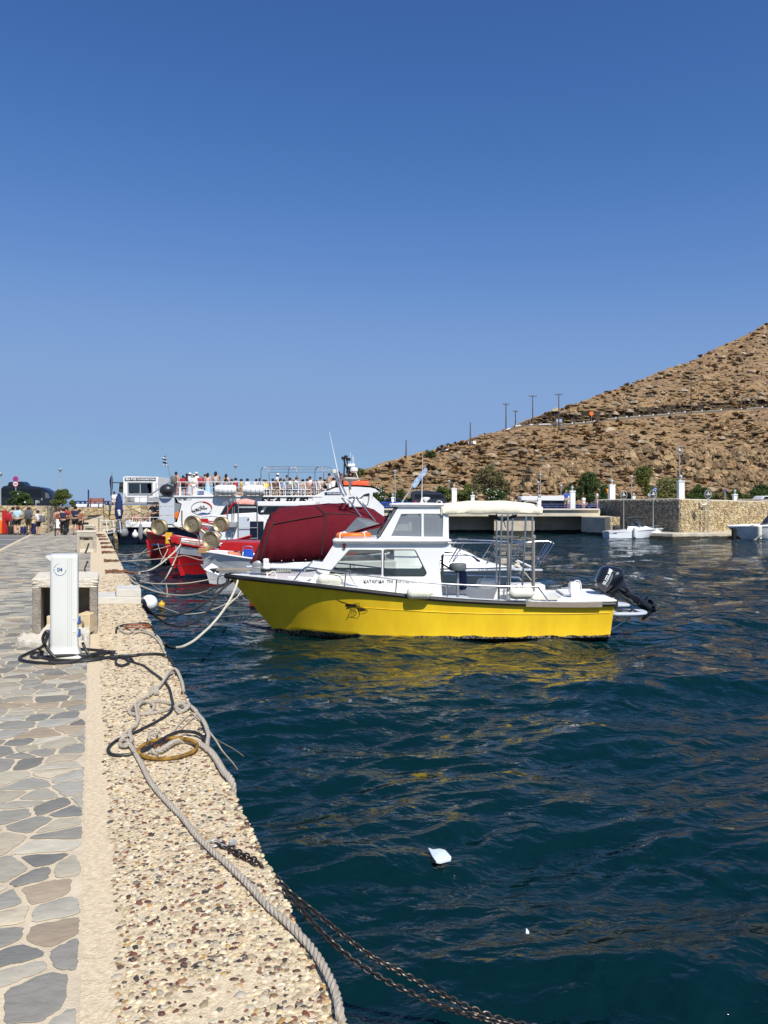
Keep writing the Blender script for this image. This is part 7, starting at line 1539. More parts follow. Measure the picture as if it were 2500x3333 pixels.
# people
def skinmesh(nodes, edges, sub=1):
 me = bpy.data.meshes.new('s'); me.from_pydata([n[0] for n in nodes], edges, []); o = bpy.data.objects.new('s', me); C.objects.link(o)
 m = o.modifiers.new('k', 'SKIN'); m.use_smooth_shade = True; sk = me.skin_vertices[0].data
 for i, n in enumerate(nodes): r = n[1]; sk[i].radius = (r, r) if not isinstance(r, tuple) else r; sk[i].use_root = (i == 0)
 if sub: s_ = o.modifiers.new('u', 'SUBSURF'); s_.levels = sub; s_.render_levels = sub
 bpy.context.view_layer.update()
 out = bpy.data.meshes.new_from_object(o.evaluated_get(bpy.context.evaluated_depsgraph_get())); bpy.data.objects.remove(o); bpy.data.meshes.remove(me); return out
SKM = {}
def flat(col, rough=.85):
 k = tuple(round(c, 3) for c in col)
 if k not in SKM: SKM[k] = mat('cloth_%d' % len(SKM), col, rough, var=.12, vs=6)
 return SKM[k]
skin = [mat('skin_a', (.52, .29, .19), .6, var=.05), mat('skin_b', (.40, .21, .13), .6, var=.05), mat('skin_c', (.60, .36, .26), .6, var=.05)]
hairm = {'dark': flat((.018, .012, .010)), 'brown': flat((.07, .035, .02)), 'fair': flat((.34, .20, .09)), 'grey': flat((.3, .28, .26))}
PN = [0]
def person(px, py_feet, Y, h, face, label, shirt, trou, hair='dark', pose='stand', long_hair=False, hat=None, skirt=None, sleeves=.5, legs='short', sk=0, group=None, lean=0, arms=None, z=None, cat='person'):
 base = P(px, py_feet, Y); 
 if z is not None: base.z = z
 root = thing('person', label, cat, base, group); PN[0] += 1; r_ = random.Random(PN[0])
 sit = pose == 'sit'; u = h; pz_ = .52; dz = 0
 if sit: dz = -(.52-.27)*u
 FT = 1.18 if group and 'ferry' in group else 1.08
 def J(x, y, z_): return Vector((x*u, (y+lean*max(0, z_-.5))*u, z_*u+(dz if z_ > .45 or not sit else 0)))
 pel = J(0, 0, .53); wa = J(0, .005, .62); ch = J(0, 0, .74); nk0 = J(0, -.005, .82); nk = J(0, .008, .865); hd = J(0, .02, .90); hd2 = J(0, .018, .955)
 nodes = [(pel, (.088*u, .062*u)), (wa, (.076*u, .055*u)), (ch, (.094*u, .062*u)), (nk0, (.06*u, .045*u)), (nk, (.03*u, .03*u)), (hd, (.045*u, .054*u)), (hd2, (.041*u, .05*u))]; E = [(0, 1), (1, 2), (2, 3), (3, 4), (4, 5), (5, 6)]
 K = {}
 for s in (-1, 1):
  step = r_.uniform(-.02, .02)*s
  hip = J(s*.052, 0, .50)
  if sit: kn = Vector((s*.07*u, .22*u, .27*u)); an = Vector((s*.07*u, .20*u, .045*u)); to = Vector((s*.075*u, .29*u, .018*u))
  else: kn = J(s*.058, .01+step, .285); an = J(s*.06, -.01+step*1.4, .045); to = J(s*.068, .07+step*1.4, .016)
  i = len(nodes); nodes += [(hip, (.052*u, .056*u)), (kn, (.033*u, .034*u)), (kn.lerp(an, .35), (.031*u, .034*u)), (an, (.019*u, .021*u)), (to, (.022*u, .014*u))]; E += [(0, i), (i, i+1), (i+1, i+2), (i+2, i+3), (i+3, i+4)]
  sh = J(s*.104, -.002, .80); A = (arms or {}).get(s) or r_.choice(['down', 'down', 'bent'])
  if sit and A == 'down': A = 'bent'
  if A == 'down': el = J(s*.128, -.015, .64); wr = J(s*.122, .02, .505); fd = Vector((0, .15, -1))
  elif A == 'bent': el = J(s*.135, -.02, .645); wr = J(s*.07, .12, .64); fd = Vector((-s*.4, 1, .1))
  elif A == 'hip': el = J(s*.19, -.03, .67); wr = J(s*.10, .03, .57); fd = Vector((-s*.5, .6, -.6))
  elif A == 'face': el = J(s*.13, .06, .70); wr = J(s*.05, .12, .84); fd = Vector((-s*.2, .3, 1))
  else: el = J(s*.15, .05, .78); wr = J(s*.10, .16, .86); fd = Vector((0, .3, 1))
  fd.normalize(); hn = wr+fd*.035*u
  i = len(nodes); nodes += [(sh, (.034*u, .034*u)), (el, (.023*u, .023*u)), (wr, (.0145*u, .015*u)), (hn, (.013*u, .021*u))]; E += [(2, i), (i, i+1), (i+1, i+2), (i+2, i+3)]
  K[s] = dict(hip=hip, kn=kn, an=an, to=to, sh=sh, el=el, wr=wr, hn=hn, fd=fd)
 rot = Matrix.Rotation(face, 3, 'Z')
 nodes = [(p, (a[0]*FT, a[1]*FT)) for p, a in nodes]
 me = skinmesh(nodes, E, 1)
 # fingers, nose and ears joined into the body
 b = MB(); b.v = [tuple(v.co) for v in me.vertices]; b.f = [tuple(p.vertices) for p in me.polygons]; b.c = [(1, 1, 1)]*len(b.v); bpy.data.meshes.remove(me)
 for s in (-1, 1):
  k = K[s]; fd = k['fd']; sd = fd.orthogonal().normalized(); 
  for q in range(4): o_ = k['hn']+sd*((q-1.5)*.0095*u); b.tube([o_, o_+fd*(.03+.006*(q in (1, 2)))*u, o_+(fd*.9+Vector((-s*.35, .2, 0))).normalized()*(.05+.008*(q in (1, 2)))*u], [.0052*u, .0048*u, .0036*u], 5)
  o_ = k['wr']+fd*.012*u; b.tube([o_, o_+(fd+sd*.9).normalized()*.032*u, o_+(fd*1.3+sd*.7).normalized()*.048*u], [.0065*u, .0055*u, .004*u], 5)
  b.ball(hd+Vector((s*.044*u, -.004*u, .008*u)), (.006*u, .011*u, .016*u), 6, 4)
 b.ball(hd+Vector((0, .056*u, .005*u)), (.008*u, .014*u, .013*u), 6, 5); b.ball(hd+Vector((0, .047*u, -.022*u)), (.014*u, .009*u, .005*u), 6, 4)
 def fin(mb): mb.v = [tuple(rot @ Vector(p)+base) for p in mb.v]; return mb
 fin(b).build('body', skin[sk], root, smooth=70)
 b = MB()
 for s in (-1, 1): b.ball(hd+Vector((s*.017*u, .050*u, .016*u)), (.0075*u, .006*u, .005*u), 6, 4)
 fin(b).build('eyes', hairm['dark'], root)
 def cloth(name, nodes, edges, m): 
  nodes = [(p, ((a[0]*FT, a[1]*FT) if isinstance(a, tuple) else a*FT)) for p, a in nodes]; me = skinmesh(nodes, edges, 1); bb_ = MB(); bb_.v = [tuple(v.co) for v in me.vertices]; bb_.f = [tuple(p.vertices) for p in me.polygons]; bb_.c = [(1, 1, 1)]*len(bb_.v); bpy.data.meshes.remove(me); return fin(bb_).build(name, m, root, smooth=70)
 g = 1.17
 n_ = [(wa*.35+pel*.65, (.098*u, .074*u)), (wa, (.090*u, .066*u)), (ch, (.106*u, .073*u)), (nk0-Vector((0, 0, .012*u)), (.072*u, .05*u))]; e_ = [(0, 1), (1, 2), (2, 3)]
 if sleeves:
  for s in (-1, 1):
   k = K[s]; i = len(n_); n_.append((k['sh'], .043*u)); n_.append((k['sh'].lerp(k['el'], min(1, sleeves*1.3)), .036*u)); e_ += [(2, i), (i, i+1)]
   if sleeves > .8: n_.append((k['el'].lerp(k['wr'], .85), .024*u)); e_.append((i+1, i+2))
 cloth('shirt', n_, e_, flat(shirt))
 if skirt:
  b = MB(); zl = skirt*u; rings = []
  for t in (0, .3, .65, 1): c = pel.lerp(Vector((0, 0, zl)), t); c.z = pel.z+.04*u-(pel.z+.04*u-zl)*t; rings.append([c+Vector(((.088+.05*t)*u*math.cos(q)*(1+.05*math.sin(q*5)*t), (.07+.05*t)*u*math.sin(q), 0)) for q in [6.283*i/16 for i in range(16)]])
  b.loft(rings); fin(b).build('skirt', flat(trou), root, smooth=60)
 else:
  n_ = [(pel+Vector((0, 0, .02*u)), (.096*u, .070*u))]; e_ = []
  for s in (-1, 1):
   k = K[s]; i = len(n_); n_.append((k['hip'], .062*u)); e_.append((0, i))
   if legs == 'long': n_.append((k['kn'], .045*u)); n_.append((k['an'], .034*u)); e_ += [(i, i+1), (i+1, i+2)]
   else: n_.append((k['hip'].lerp(k['kn'], .88), .05*u)); e_.append((i, i+1))
  cloth('trousers', n_, e_, flat(trou))
 b = MB()
 for s in (-1, 1): k = K[s]; b.ball((k['an']+k['to'])*.5-Vector((0, -.01*u, .018*u)), (.026*u, .07*u, .022*u), 8, 6)
 fin(b).build('shoes', flat((.04, .04, .04) if r_.random() < .5 else (.6, .6, .58)), root)
 # hair cap
 b = MB(); c = hd+Vector((0, -.010*u, .028*u)); b.ball(c, (.062*u, .070*u, .060*u), 12, 8)
 if long_hair:
  b.loft([[Vector((math.cos(q)*w*u, -.045*u+math.sin(q)*d*u, 0))+Vector((hd.x, hd.y, hd.z+zz*u)) for q in [6.283*i/12 for i in range(12)]] for w, d, zz in ((.045, .03, .05), (.066, .044, .0), (.066, .04, -.06), (.07, .036, -.12), (.05, .03, -.17))])
 else: b.ball(hd+Vector((0, -.03*u, .0)), (.046*u, .035*u, .04*u), 10, 6)
 fin(b).build('hair', hairm[hair], root, smooth=70)
 if hat:
  b = MB(); b.lathe([(.098*u if hat[1] == 'brim' else .066*u, -.002*u), (.098*u if hat[1] == 'brim' else .064*u, .004*u), (.058*u, .008*u), (.056*u, .04*u), (.03*u, .062*u), (.005, .066*u)], hd+Vector((0, 0, .048*u)), n=16)
  if hat[1] == 'cap': b.box(hd+Vector((0, .075*u, .05*u)), (.07*u, .06*u, .008*u))
  fin(b).build('hat', flat(hat[0]), root, smooth=60)
 return root
def backpack(px, py, Y, w, h, face, col, label):
 c = P(px, py, Y); root = thing('backpack', label, 'backpack', c); rot = Matrix.Rotation(face, 3, 'Z'); b = MB()
 for sc, y in ((.8, -.02), (1, .03), (1, .12), (.7, .19)): pass
 pl = rnd([(-w/2, -h/2), (w/2, -h/2), (w*.42, h/2), (-w*.42, h/2)], w*.25)
 b.loft([[Vector((x*sc, y, z*sc)) for x, z in pl] for sc, y in ((.85, -.02), (1, -.06), (1, -.14), (.7, -.2))]); b.v = [tuple(rot @ Vector(p)+c) for p in b.v]; b.build('bag', flat(col), root)
 b = MB(); pl2 = rnd([(-w*.32, -h*.42), (w*.32, -h*.42), (w*.3, -.02), (-w*.3, -.02)], w*.12); b.loft([[Vector((x*sc, y, z*sc)) for x, z in pl2] for sc, y in ((1, -.17), (.95, -.22), (.7, -.235))]); b.v = [tuple(rot @ Vector(p)+c) for p in b.v]; b.build('pocket', flat(tuple(x*.7 for x in col)), root)
 b = MB()
 for s in (-1, 1): b.tube([c+rot @ Vector(p) for p in cr([(s*w*.3, -.02, h*.4), (s*w*.36, .06, h*.55), (s*w*.4, .16, h*.2), (s*w*.38, .1, -h*.3), (s*w*.34, -.02, -h*.4)], 4)], .02, 5)
 b.build('strap', flat((.03, .03, .03)), root)
def suitcase(px0, px1, py0, py1, Y, col, label, handle=True):
 c = P((px0+px1)/2, py1, Y); root = thing('suitcase', label, 'suitcase', c, 'suitcases on the quay'); z0 = c.z; z1 = P(0, py0, Y).z; w = P(px1, 0, Y).x-P(px0, 0, Y).x; b = MB(); b.box((c.x, Y, z0+.05+(z1-z0-.05)/2), (w, .26, z1-z0-.05)); b.build('shell', mat('case', col, .5, var=.1), root, bevel=.05)
 b = MB()
 for s in (-1, 1): b.lathe([(.035, -.015), (.035, .015)], (c.x+s*w*.38, Y-.08, z0+.035), (1, 0, 0), 10)
 b.build('wheel', M_['black_rubber'], root)
 if handle: b = MB(); b.tube([(c.x-w*.2, Y, z1), (c.x-w*.2, Y, z1+.3), (c.x+w*.2, Y, z1+.3), (c.x+w*.2, Y, z1)], .012, 6); b.build('handle', M_['grey_metal'], root)
N_, O_ = 0, math.pi   # facing away from the camera / towards it
GQ = 'people waiting on the quay'
person(42, 1738, 43.6, 1.56, N_, 'dark haired person with a red backpack beside the red barrier', (.35, .36, .38), (.1, .1, .11), group=GQ)
backpack(31, 1683, 43.1, .34, .50, 0, (.42, .015, .02), 'red backpack on the leftmost person by the red barrier')
person(57, 1740, 42.6, 1.60, N_, 'heavily built man seen from behind in a loose pale blue shirt and black shorts', (.42, .60, .66), (.015, .015, .018), 'brown', arms={1: 'bent', -1: 'down'}, sleeves=.7, lean=.05, group=GQ, sk=2)
person(93, 1740, 42.7, 1.58, N_, 'man seen from behind in a grey blue t-shirt and olive shorts wearing a grey backpack', (.12, .20, .28), (.17, .13, .06), 'brown', arms={1: 'bent', -1: 'bent'}, group=GQ)
backpack(93, 1675, 42.2, .32, .54, 0, (.09, .09, .10), 'dark grey backpack on the man in olive shorts')
person(124, 1741, 42.4, 1.38, R(75), 'boy in a white t-shirt and black shorts turned sideways by the blue suitcase', (.72, .72, .72), (.012, .012, .015), arms={1: 'bent', -1: 'down'}, group=GQ)
backpack(134, 1690, 42.4, .22, .36, R(75), (.12, .13, .14), 'small grey and black backpack on the boy in white')
suitcase(68, 83, 1714, 1740, 42.9, (.012, .03, .12), 'navy suitcase between the pale blue shirt and the olive shorts')
suitcase(103, 121, 1703, 1741, 43.0, (.012, .025, .09), 'tall navy suitcase between the olive shorts and the boy', False)
suitcase(29, 42, 1712, 1740, 42.8, (.02, .02, .022), 'black suitcase standing beside the red barrier')
person(188, 1740, 42.8, 1.50, R(200), 'woman in a rust brown sleeveless top and white skirt beside the dark post', (.20, .055, .03), (.68, .66, .62), 'brown', skirt=.24, sleeves=0, long_hair=True, arms={1: 'bent', -1: 'down'}, group=GQ)
person(206, 1740, 42.6, 1.48, N_, 'person seen from behind in a navy t-shirt and long black trousers', (.018, .022, .05), (.008, .008, .01), 'dark', legs='long', arms={1: 'bent', -1: 'bent'}, lean=.03, group=GQ)
person(216, 1738, 43.8, 1.58, R(170), 'man in a red striped t-shirt facing the two in navy', (.42, .03, .03), (.01, .01, .012), 'dark', legs='long', arms={1: 'down', -1: 'bent'}, group=GQ, sk=1)
person(199, 1737, 44.6, 1.55, R(180), 'person mostly hidden behind the navy t-shirt group', (.3, .28, .26), (.05, .05, .06), 'brown', group=GQ)
person(245, 1739, 42.6, 1.60, N_, 'tall man seen from behind in a navy t-shirt with white print and navy shorts', (.016, .020, .045), (.010, .012, .02), 'dark', arms={1: 'down', -1: 'down'}, group=GQ, sk=1)
ptext('shirt_print', 'OCEAN', M_['text_white'], None, 244, 1676, 255, 1679, 42.40, label='white lettering printed on the navy shirt back of the tall man', cat='print')
person(259, 1738, 44.0, 1.44, R(190), 'person half hidden behind the tall man near the red suitcase', (.28, .1, .07), (.02, .02, .02), 'dark', group=GQ)
suitcase(256, 265, 1702, 1727, 45.0, (.22, .01, .015), 'dark red suitcase between the tall man and the black bags', False)
suitcase(265, 272, 1688, 1727, 44.8, (.012, .012, .014), 'tall black suitcase next to the dark red one')
suitcase(271, 287, 1700, 1713, 45.2, (.02, .02, .024), 'low black travel bag right of the tall black suitcase', False)
suitcase(208, 219, 1722, 1741, 42.3, (.014, .014, .016), 'small black bag at the feet of the navy t-shirt group', False)
# ferry passengers
GF = 'passengers on the upper deck of the ferry'; zU = P(0, 1614.5, 51).z
W_ = (.74, .74, .73)
ps = [  # px, top y, dy, facing, label, shirt, trousers, kwargs
 (573, 1534, .9, N_, 'woman seen from behind with an olive backpack, first on the upper deck', (.55, .32, .24), (.22, .13, .12), dict(hair='dark', skirt=.05, sleeves=0)),
 (596, 1546, 1.0, N_, 'boy in a red t-shirt and dark shorts seen from behind at the rail', (.45, .02, .03), (.03, .015, .015), dict()),
 (608, 1540, 1.6, N_, 'person in black standing behind the white hooded woman', (.015, .015, .017), (.015, .015, .017), dict()),
 (617, 1539, .8, R(-80), 'woman in a white hood and shirt with a long pale grey skirt', W_, (.45, .44, .48), dict(skirt=.03, hat=(W_, 'brim'), sleeves=1, hair='fair')),
 (632, 1543, .9, R(180), 'person in a straw sun hat and white shirt', W_, W_, dict(hat=((.62, .50, .34), 'brim'), sleeves=1)),
 (639, 1537, 1.7, R(200), 'person in a white cap behind the straw hat', W_, (.4, .4, .4), dict(hat=(W_, 'cap'))),
 (652, 1544, 1.0, N_, 'person with a red and blue rucksack next to the straw hat', (.40, .04, .06), (.05, .05, .06), dict(hair='grey')),
 (676, 1538, .8, N_, 'long haired woman in a pale blue maxi skirt', (.62, .42, .36), (.34, .55, .72), dict(long_hair=True, skirt=.04, sleeves=0, sk=2)),
 (667, 1542, 1.6, R(-60), 'person in a salmon top behind the pale blue skirt', (.62, .25, .20), (.1, .1, .1), dict(hair='brown')),
 (702, 1533, 1.0, N_, 'woman with windblown dark hair in a white and black top', (.5, .48, .45), (.02, .02, .02), dict(long_hair=True, legs='long', sleeves=0)),
 (714, 1550, 1.5, R(90), 'person in a grey top behind the windblown woman', (.25, .25, .24), (.05, .05, .05), dict()),
 (736, 1541, .9, N_, 'woman with long black hair and bare shoulders in a black dress', (.012, .012, .014), (.03, .05, .12), dict(long_hair=True, sleeves=0, sk=2)),
 (755, 1557, 1.8, R(80), 'seated person in brown behind the first raft canister', (.2, .1, .07), (.1, .1, .1), dict(pose='sit', hair='brown')),
 (768, 1554, 1.2, R(80), 'man in a red t-shirt with sunglasses above the raft canister', (.45, .015, .02), (.1, .08, .04), dict(pose='sit')),
 (786, 1557, 1.4, R(100), 'seated person in yellow between the two raft canisters', (.58, .42, .06), (.3, .2, .1), dict(pose='sit')),
 (806, 1556, 1.2, R(60), 'dark haired person in a white shirt over the second canister', W_, (.2, .2, .25), dict(pose='sit')),
 (834, 1557, 1.6, N_, 'person in a pale top behind the second canister', (.6, .55, .5), (.1, .1, .1), dict(pose='sit')),
 (846, 1555, 1.2, N_, 'red haired person in a light grey top under the first awning hoop', (.55, .53, .5), (.2, .2, .2), dict(pose='sit', hair='brown')),
 (866, 1560, .9, N_, 'seated person in a bright yellow vest', (.72, .52, .02), (.05, .05, .06), dict(pose='sit', hair='brown')),
 (859, 1559, 1.9, R(180), 'person behind the bright yellow vest', (.4, .3, .25), (.1, .1, .1), dict(pose='sit', hair='brown')),
 (888, 1556, 1.0, N_, 'seated person in a dark olive top by the hoop post', (.10, .10, .07), (.22, .20, .16), dict(pose='sit')),
 (903, 1541, 1.7, R(-90), 'standing man in a white cap and white t-shirt', (.72, .72, .72), (.3, .3, .32), dict(hat=(W_, 'cap'))),
 (897, 1562, .6, R(-60), 'seated person in brown leaning forward left of the blue shirt', (.18, .06, .04), (.3, .25, .2), dict(pose='sit', sk=1)),
 (913, 1555, 1.5, R(200), 'long haired person in black between white cap and denim blue', (.02, .02, .02), (.02, .02, .02), dict(long_hair=True, pose='sit')),
 (924, 1558, .9, N_, 'seated person in a denim blue top seen from behind', (.16, .26, .42), (.1, .1, .12), dict(pose='sit', hair='brown')),
 (934, 1545, 1.9, R(180), 'curly haired person in grey blue standing under the second hoop', (.2, .24, .28), (.05, .05, .08), dict()),
 (943, 1553, .8, R(-70), 'seated girl in a white t-shirt and navy shorts', W_, (.03, .04, .09), dict(pose='sit')),
 (957, 1558, 1.5, R(-60), 'seated person in green and white behind the girl in white', (.20, .38, .24), (.4, .4, .4), dict(pose='sit', hair='fair')),
 (965, 1551, .8, R(-100), 'seated woman in white with jeans holding a phone', W_, (.10, .16, .28), dict(pose='sit', legs='long', hair='brown', arms={1: 'face', -1: 'bent'})),
 (985, 1558, .8, R(-80), 'long dark haired person seated in a beige top', (.52, .42, .32), (.4, .34, .28), dict(pose='sit', long_hair=True)),
 (1000, 1556, .9, R(-70), 'seated woman in a tan dress with sunglasses', (.50, .24, .16), (.25, .12, .1), dict(pose='sit', hair='brown', sk=1)),
 (1009, 1549, 1.7, R(180), 'man in a white striped shirt behind the tan dress', (.62, .64, .68), (.1, .1, .12), dict(pose='sit', sk=1)),
 (1020, 1561, .8, R(-60), 'seated person in pale pink leaning forward', (.62, .40, .36), (.45, .35, .3), dict(pose='sit', hair='fair')),
 (1033, 1562, 1.5, R(180), 'person in a black top near the third hoop', (.015, .015, .018), (.02, .02, .02), dict(pose='sit')),
 (1043, 1551, 1.0, R(190), 'woman in a beige patterned top with sunglasses', (.42, .34, .26), (.2, .16, .12), dict(pose='sit', hair='brown', sk=1)),
 (1057, 1558, 1.3, N_, 'dark haired person in black beside the patterned top', (.02, .016, .016), (.02, .02, .02), dict(pose='sit')),
 (1071, 1539, 1.0, R(-50), 'woman in a bare back beige top and white trousers with raised arm', (.56, .40, .26), W_, dict(legs='long', sleeves=0, arms={1: 'up', -1: 'down'})),
 (1085, 1553, 1.2, N_, 'seated person in a white t-shirt beside the bare back top', W_, (.3, .3, .3), dict(pose='sit')),
 (1101, 1533, 1.1, R(-90), 'tall bearded man in a black t-shirt near the bridge', (.012, .012, .014), (.02, .02, .024), dict(legs='long', sk=1, arms={1: 'bent', -1: 'face'})),
 (1111, 1540, 1.8, R(90), 'person in dark red behind the tall man in black', (.14, .03, .03), (.02, .02, .02), dict(sk=1)),
]
for px, ty, dy, fc, lab, shc, trc, kw in ps:
 Y = YS+dy; zt = CZ-(ty-HY)*Y/FP; sit = kw.get('pose') == 'sit'; hh = (zt-zU)/(1.0-.25 if sit else 1.0)
 if sit: hh = min(max(hh, 1.35), 1.65)
 person(px, 1614, Y, hh, fc, lab, shc, trc, z=(zt-hh*.75 if sit else zU), group=GF, **kw)
backpack(566, 1563, YS+.6, .36, .56, 0, (.13, .13, .11), 'olive grey backpack on the first woman of the upper deck')
backpack(596, 1566, YS+.8, .28, .40, 0, (.40, .02, .03), 'red backpack on the boy at the ferry rail')
backpack(654, 1565, YS+.8, .30, .42, 0, (.45, .05, .08), 'red and pink rucksack on the person beside the straw hat')
# white deck chairs for the seated ones
gS = 'white deck chairs on the ferry'
def deck_chair(px, Y, label):
 c = P(px, 1600, Y); c.z = zU; root = thing('deck_chair', label, 'chair', c, gS); b = MB(); b.box(c+Vector((0, 0, .43)), (.44, .42, .04)); b.build('seat', M_['text_white'], root, bevel=.01)
 b = MB(); b.box(c+Vector((-.2, 0, .68)), (.05, .42, .46), M=Matrix.Rotation(R(-8), 3, 'Y')); b.build('backrest', M_['text_white'], root, bevel=.01)
 for sx in (-.18, .18):
  for sy in (-.17, .17): b = MB(); b.tube([c+Vector((sx, sy, .42)), c+Vector((sx*1.1, sy*1.1, 0))], .016, 5); b.build('leg', M_['text_white'], root)
for i, px in enumerate((871, 894, 921, 939, 962, 982, 1004, 1040, 1052)): deck_chair(px, YS+.75, 'white plastic deck chair under the awning hoops, %s from the bright yellow vest' % ['first', 'second', 'third', 'fourth', 'fifth', 'sixth', 'seventh', 'eighth', 'ninth'][i])
# lower stern deck
GL = 'passengers on the ferry stern deck'; zL = P(0, 1703, YS+1).z
for i, (px, ty, shc, hr, lg_, lab) in enumerate(((410, 1668, (.45, .36, .30), 'fair', True, 'long fair haired passenger seated first on the lower stern deck'), (431, 1673, (.30, .10, .08), 'brown', False, 'brown haired passenger second on the lower stern deck'), (444, 1671, (.55, .22, .18), 'grey', False, 'sunburnt passenger third on the lower stern deck'), (466, 1672, (.16, .07, .05), 'brown', False, 'passenger in brown fourth on the lower stern deck'), (482, 1667, (.22, .05, .03), 'fair', True, 'long fair haired passenger in rust red fifth on the lower stern deck'))):
 Y = YS+1.0; zt = CZ-(ty-HY)*Y/FP; hh = min(1.6, (zt-zL)/.7); person(px, 1700, Y, hh, N_ if lg_ else O_, lab, shc, (.1, .1, .1), hr, 'sit', long_hair=lg_, sleeves=.4, z=zt-hh*.75, group=GL)
person(500, 1703, YS+1.6, 1.72, O_, 'person in dark clothes standing in the shade of the ferry doorway', (.012, .014, .03), (.01, .01, .012), 'dark', legs='long', arms={1: 'face', -1: 'face'}, sleeves=1, group=GL, z=zL-.3)
person(512, 1703, YS+2.3, 1.75, O_, 'second dark clothed person in the ferry doorway behind the first', (.012, .014, .02), (.01, .01, .012), 'dark', legs='long', group=GL, z=zL-.3)
for i, (px, lab) in enumerate(((438, 'silhouetted person left of the kiosk window bar'), (470, 'silhouetted person right of the kiosk window bar'))): person(px, 1640, 61.3, 1.6, N_ if i else O_, lab, (.05, .06, .08), (.03, .03, .03), 'dark', z=2.55)
person(1650+9, 1655, 68, 1.72, R(170), 'distant man in a cobalt blue shirt standing at the blue bridge rail', (.02, .10, .50), (.3, .28, .25), 'dark') if False else None
person(1843, 1655, 68, 1.72, R(170), 'distant man in a cobalt blue shirt standing at the blue bridge rail', (.02, .10, .50), (.3, .28, .25), 'fair', arms={1: 'face', -1: 'hip'}, z=2.06)
person(1853, 1655, 69.5, 1.5, N_, 'distant person in white beside the cobalt blue shirt', W_, W_, 'brown', z=2.04)
person(1943, 1655, 68, 1.65, R(90), 'distant person in a white t-shirt walking at the right end of the bridge', W_, (.55, .54, .52), 'brown', z=2.06, arms={1: 'face', -1: 'down'})
person(1900, 1655, 69, 1.25, N_, 'distant child in white on the bridge beside the pine', W_, W_, 'brown', z=2.04)
person(165, 1650, 76, 1.65, O_, 'head of a person behind the nose of the black van', (.4, .4, .4), (.1, .1, .1), 'brown', z=2.38)
person(372, 1650, 57.5, 1.6, O_, 'person in white seated behind the folded blue umbrella', W_, W_, 'dark', 'sit', z=2.3)
# vegetation
def leafmat(name, a, b): return mat(name, a, .7, col2=b, vs=1.4, attr=False, spec=.2)
LM = {'dark': leafmat('leaf_dark', (.030, .060, .018), (.085, .12, .035)), 'olive': leafmat('leaf_olive', (.12, .115, .05), (.22, .19, .09)), 'mid': leafmat('leaf_mid', (.05, .085, .02), (.16, .17, .045)), 'light': leafmat('leaf_light', (.12, .15, .05), (.24, .22, .09))}
bark = mm('bark', (.16, .12, .085), .95, var=.25, vs=8)
TS = [100]
def plant(name, label, cat, base, clumps, leaf, n, m, trunk=None, group=None, flowers=0):
 TS[0] += 1; r_ = np.random.RandomState(TS[0]); root = thing(name, label, cat, base, group); b = Vector(base)
 if trunk:
  tb = MB()
  for t in trunk: tb.tube(cr([b+Vector(p) for p in t[0]], 4), list(np.linspace(t[1], t[1]*.35, 4*(len(t[0])-1)+1)), 7)
  tb.build('trunk', bark, root)
 V = []; vol = np.array([c[1][0]*c[1][1]*c[1][2] for c in clumps])**.7; cnt = (n*vol/vol.sum()).astype(int)
 for (c, rd), k in zip(clumps, cnt):
  d = r_.normal(size=(k, 3)); d /= np.linalg.norm(d, axis=1)[:, None]; rad = r_.rand(k, 1)**.42*(1+r_.normal(0, .10, (k, 1)))
  p = d*rad*np.array(rd)+np.array(c); lump = vnoise(p[:, 0]*2.2+TS[0], p[:, 2]*2.2+p[:, 1], 5); p = p[lump > .20]; k = len(p)
  u = r_.normal(size=(k, 3)); u /= np.linalg.norm(u, axis=1)[:, None]; w = np.cross(u, r_.normal(size=(k, 3))); w /= np.linalg.norm(w, axis=1)[:, None]
  s = leaf*r_.uniform(.6, 1.5, (k, 1)); q = np.stack([p-u*s, p+w*s*.5, p+u*s, p-w*s*.5], 1); V.append(q.reshape(-1, 3))
 V = np.concatenate(V); F = np.arange(len(V)).reshape(-1, 4); npmesh('crown', V, F, m, parent=root, smooth=False)
 if flowers:
  f = MB(); rr = random.Random(3)
  for i in range(flowers): c, rd = rr.choice(clumps); a = rr.uniform(3.4, 6.0); e = rr.uniform(-.2, 1.1); f.ball(b+Vector(c)+Vector((rd[0]*math.cos(a)*math.cos(e), rd[1]*math.sin(a)*math.cos(e), rd[2]*math.sin(e))), .055, 5, 4)
  f.build('flowers', M_['text_white'], root)
 return root
def blob_clumps(w, h, n, seed, low=.15):
 r_ = random.Random(seed); out = []
 for i in range(n): t = r_.random(); z = h*(low+(1-low)*t*.82); ww = w*.5*math.sin(math.pi*min(.97, .22+.72*t))**.6; out.append(((r_.uniform(-.62, .62)*ww, r_.uniform(-.5, .5)*ww, z), (ww*.5, ww*.5, h*.17)))
 return out
def shrub(px0, px1, y0, y1, Y, m, label, n=5000, leaf=.045, seed=1, group=None, flowers=0, cl=14, name='shrub', zb=None):
 base = P((px0+px1)/2, y1, Y); w = (px1-px0)*Y/FP; h = (y1-y0)*Y/FP
 return plant(name, label, 'shrub', base, blob_clumps(w, h, cl, seed, .12), leaf, n, m, group=group, flowers=flowers, trunk=[([(0, 0, 0), (.02, 0, h*.3)], .05)])
shrub(20, 104, 1592, 1652, 49, LM['dark'], 'dark green oleander shrub in front of the black van under the road signs', 7000, .055, 3, flowers=6)
shrub(166, 240, 1588, 1650, 49, LM['mid'], 'round clipped green shrub right of the black van', 8000, .04, 4)
shrub(226, 246, 1626, 1650, 48.5, LM['mid'], 'small low green shrub at the foot of the round one', 1500, .035, 5)
gB = 'bushes along the road below the hill'
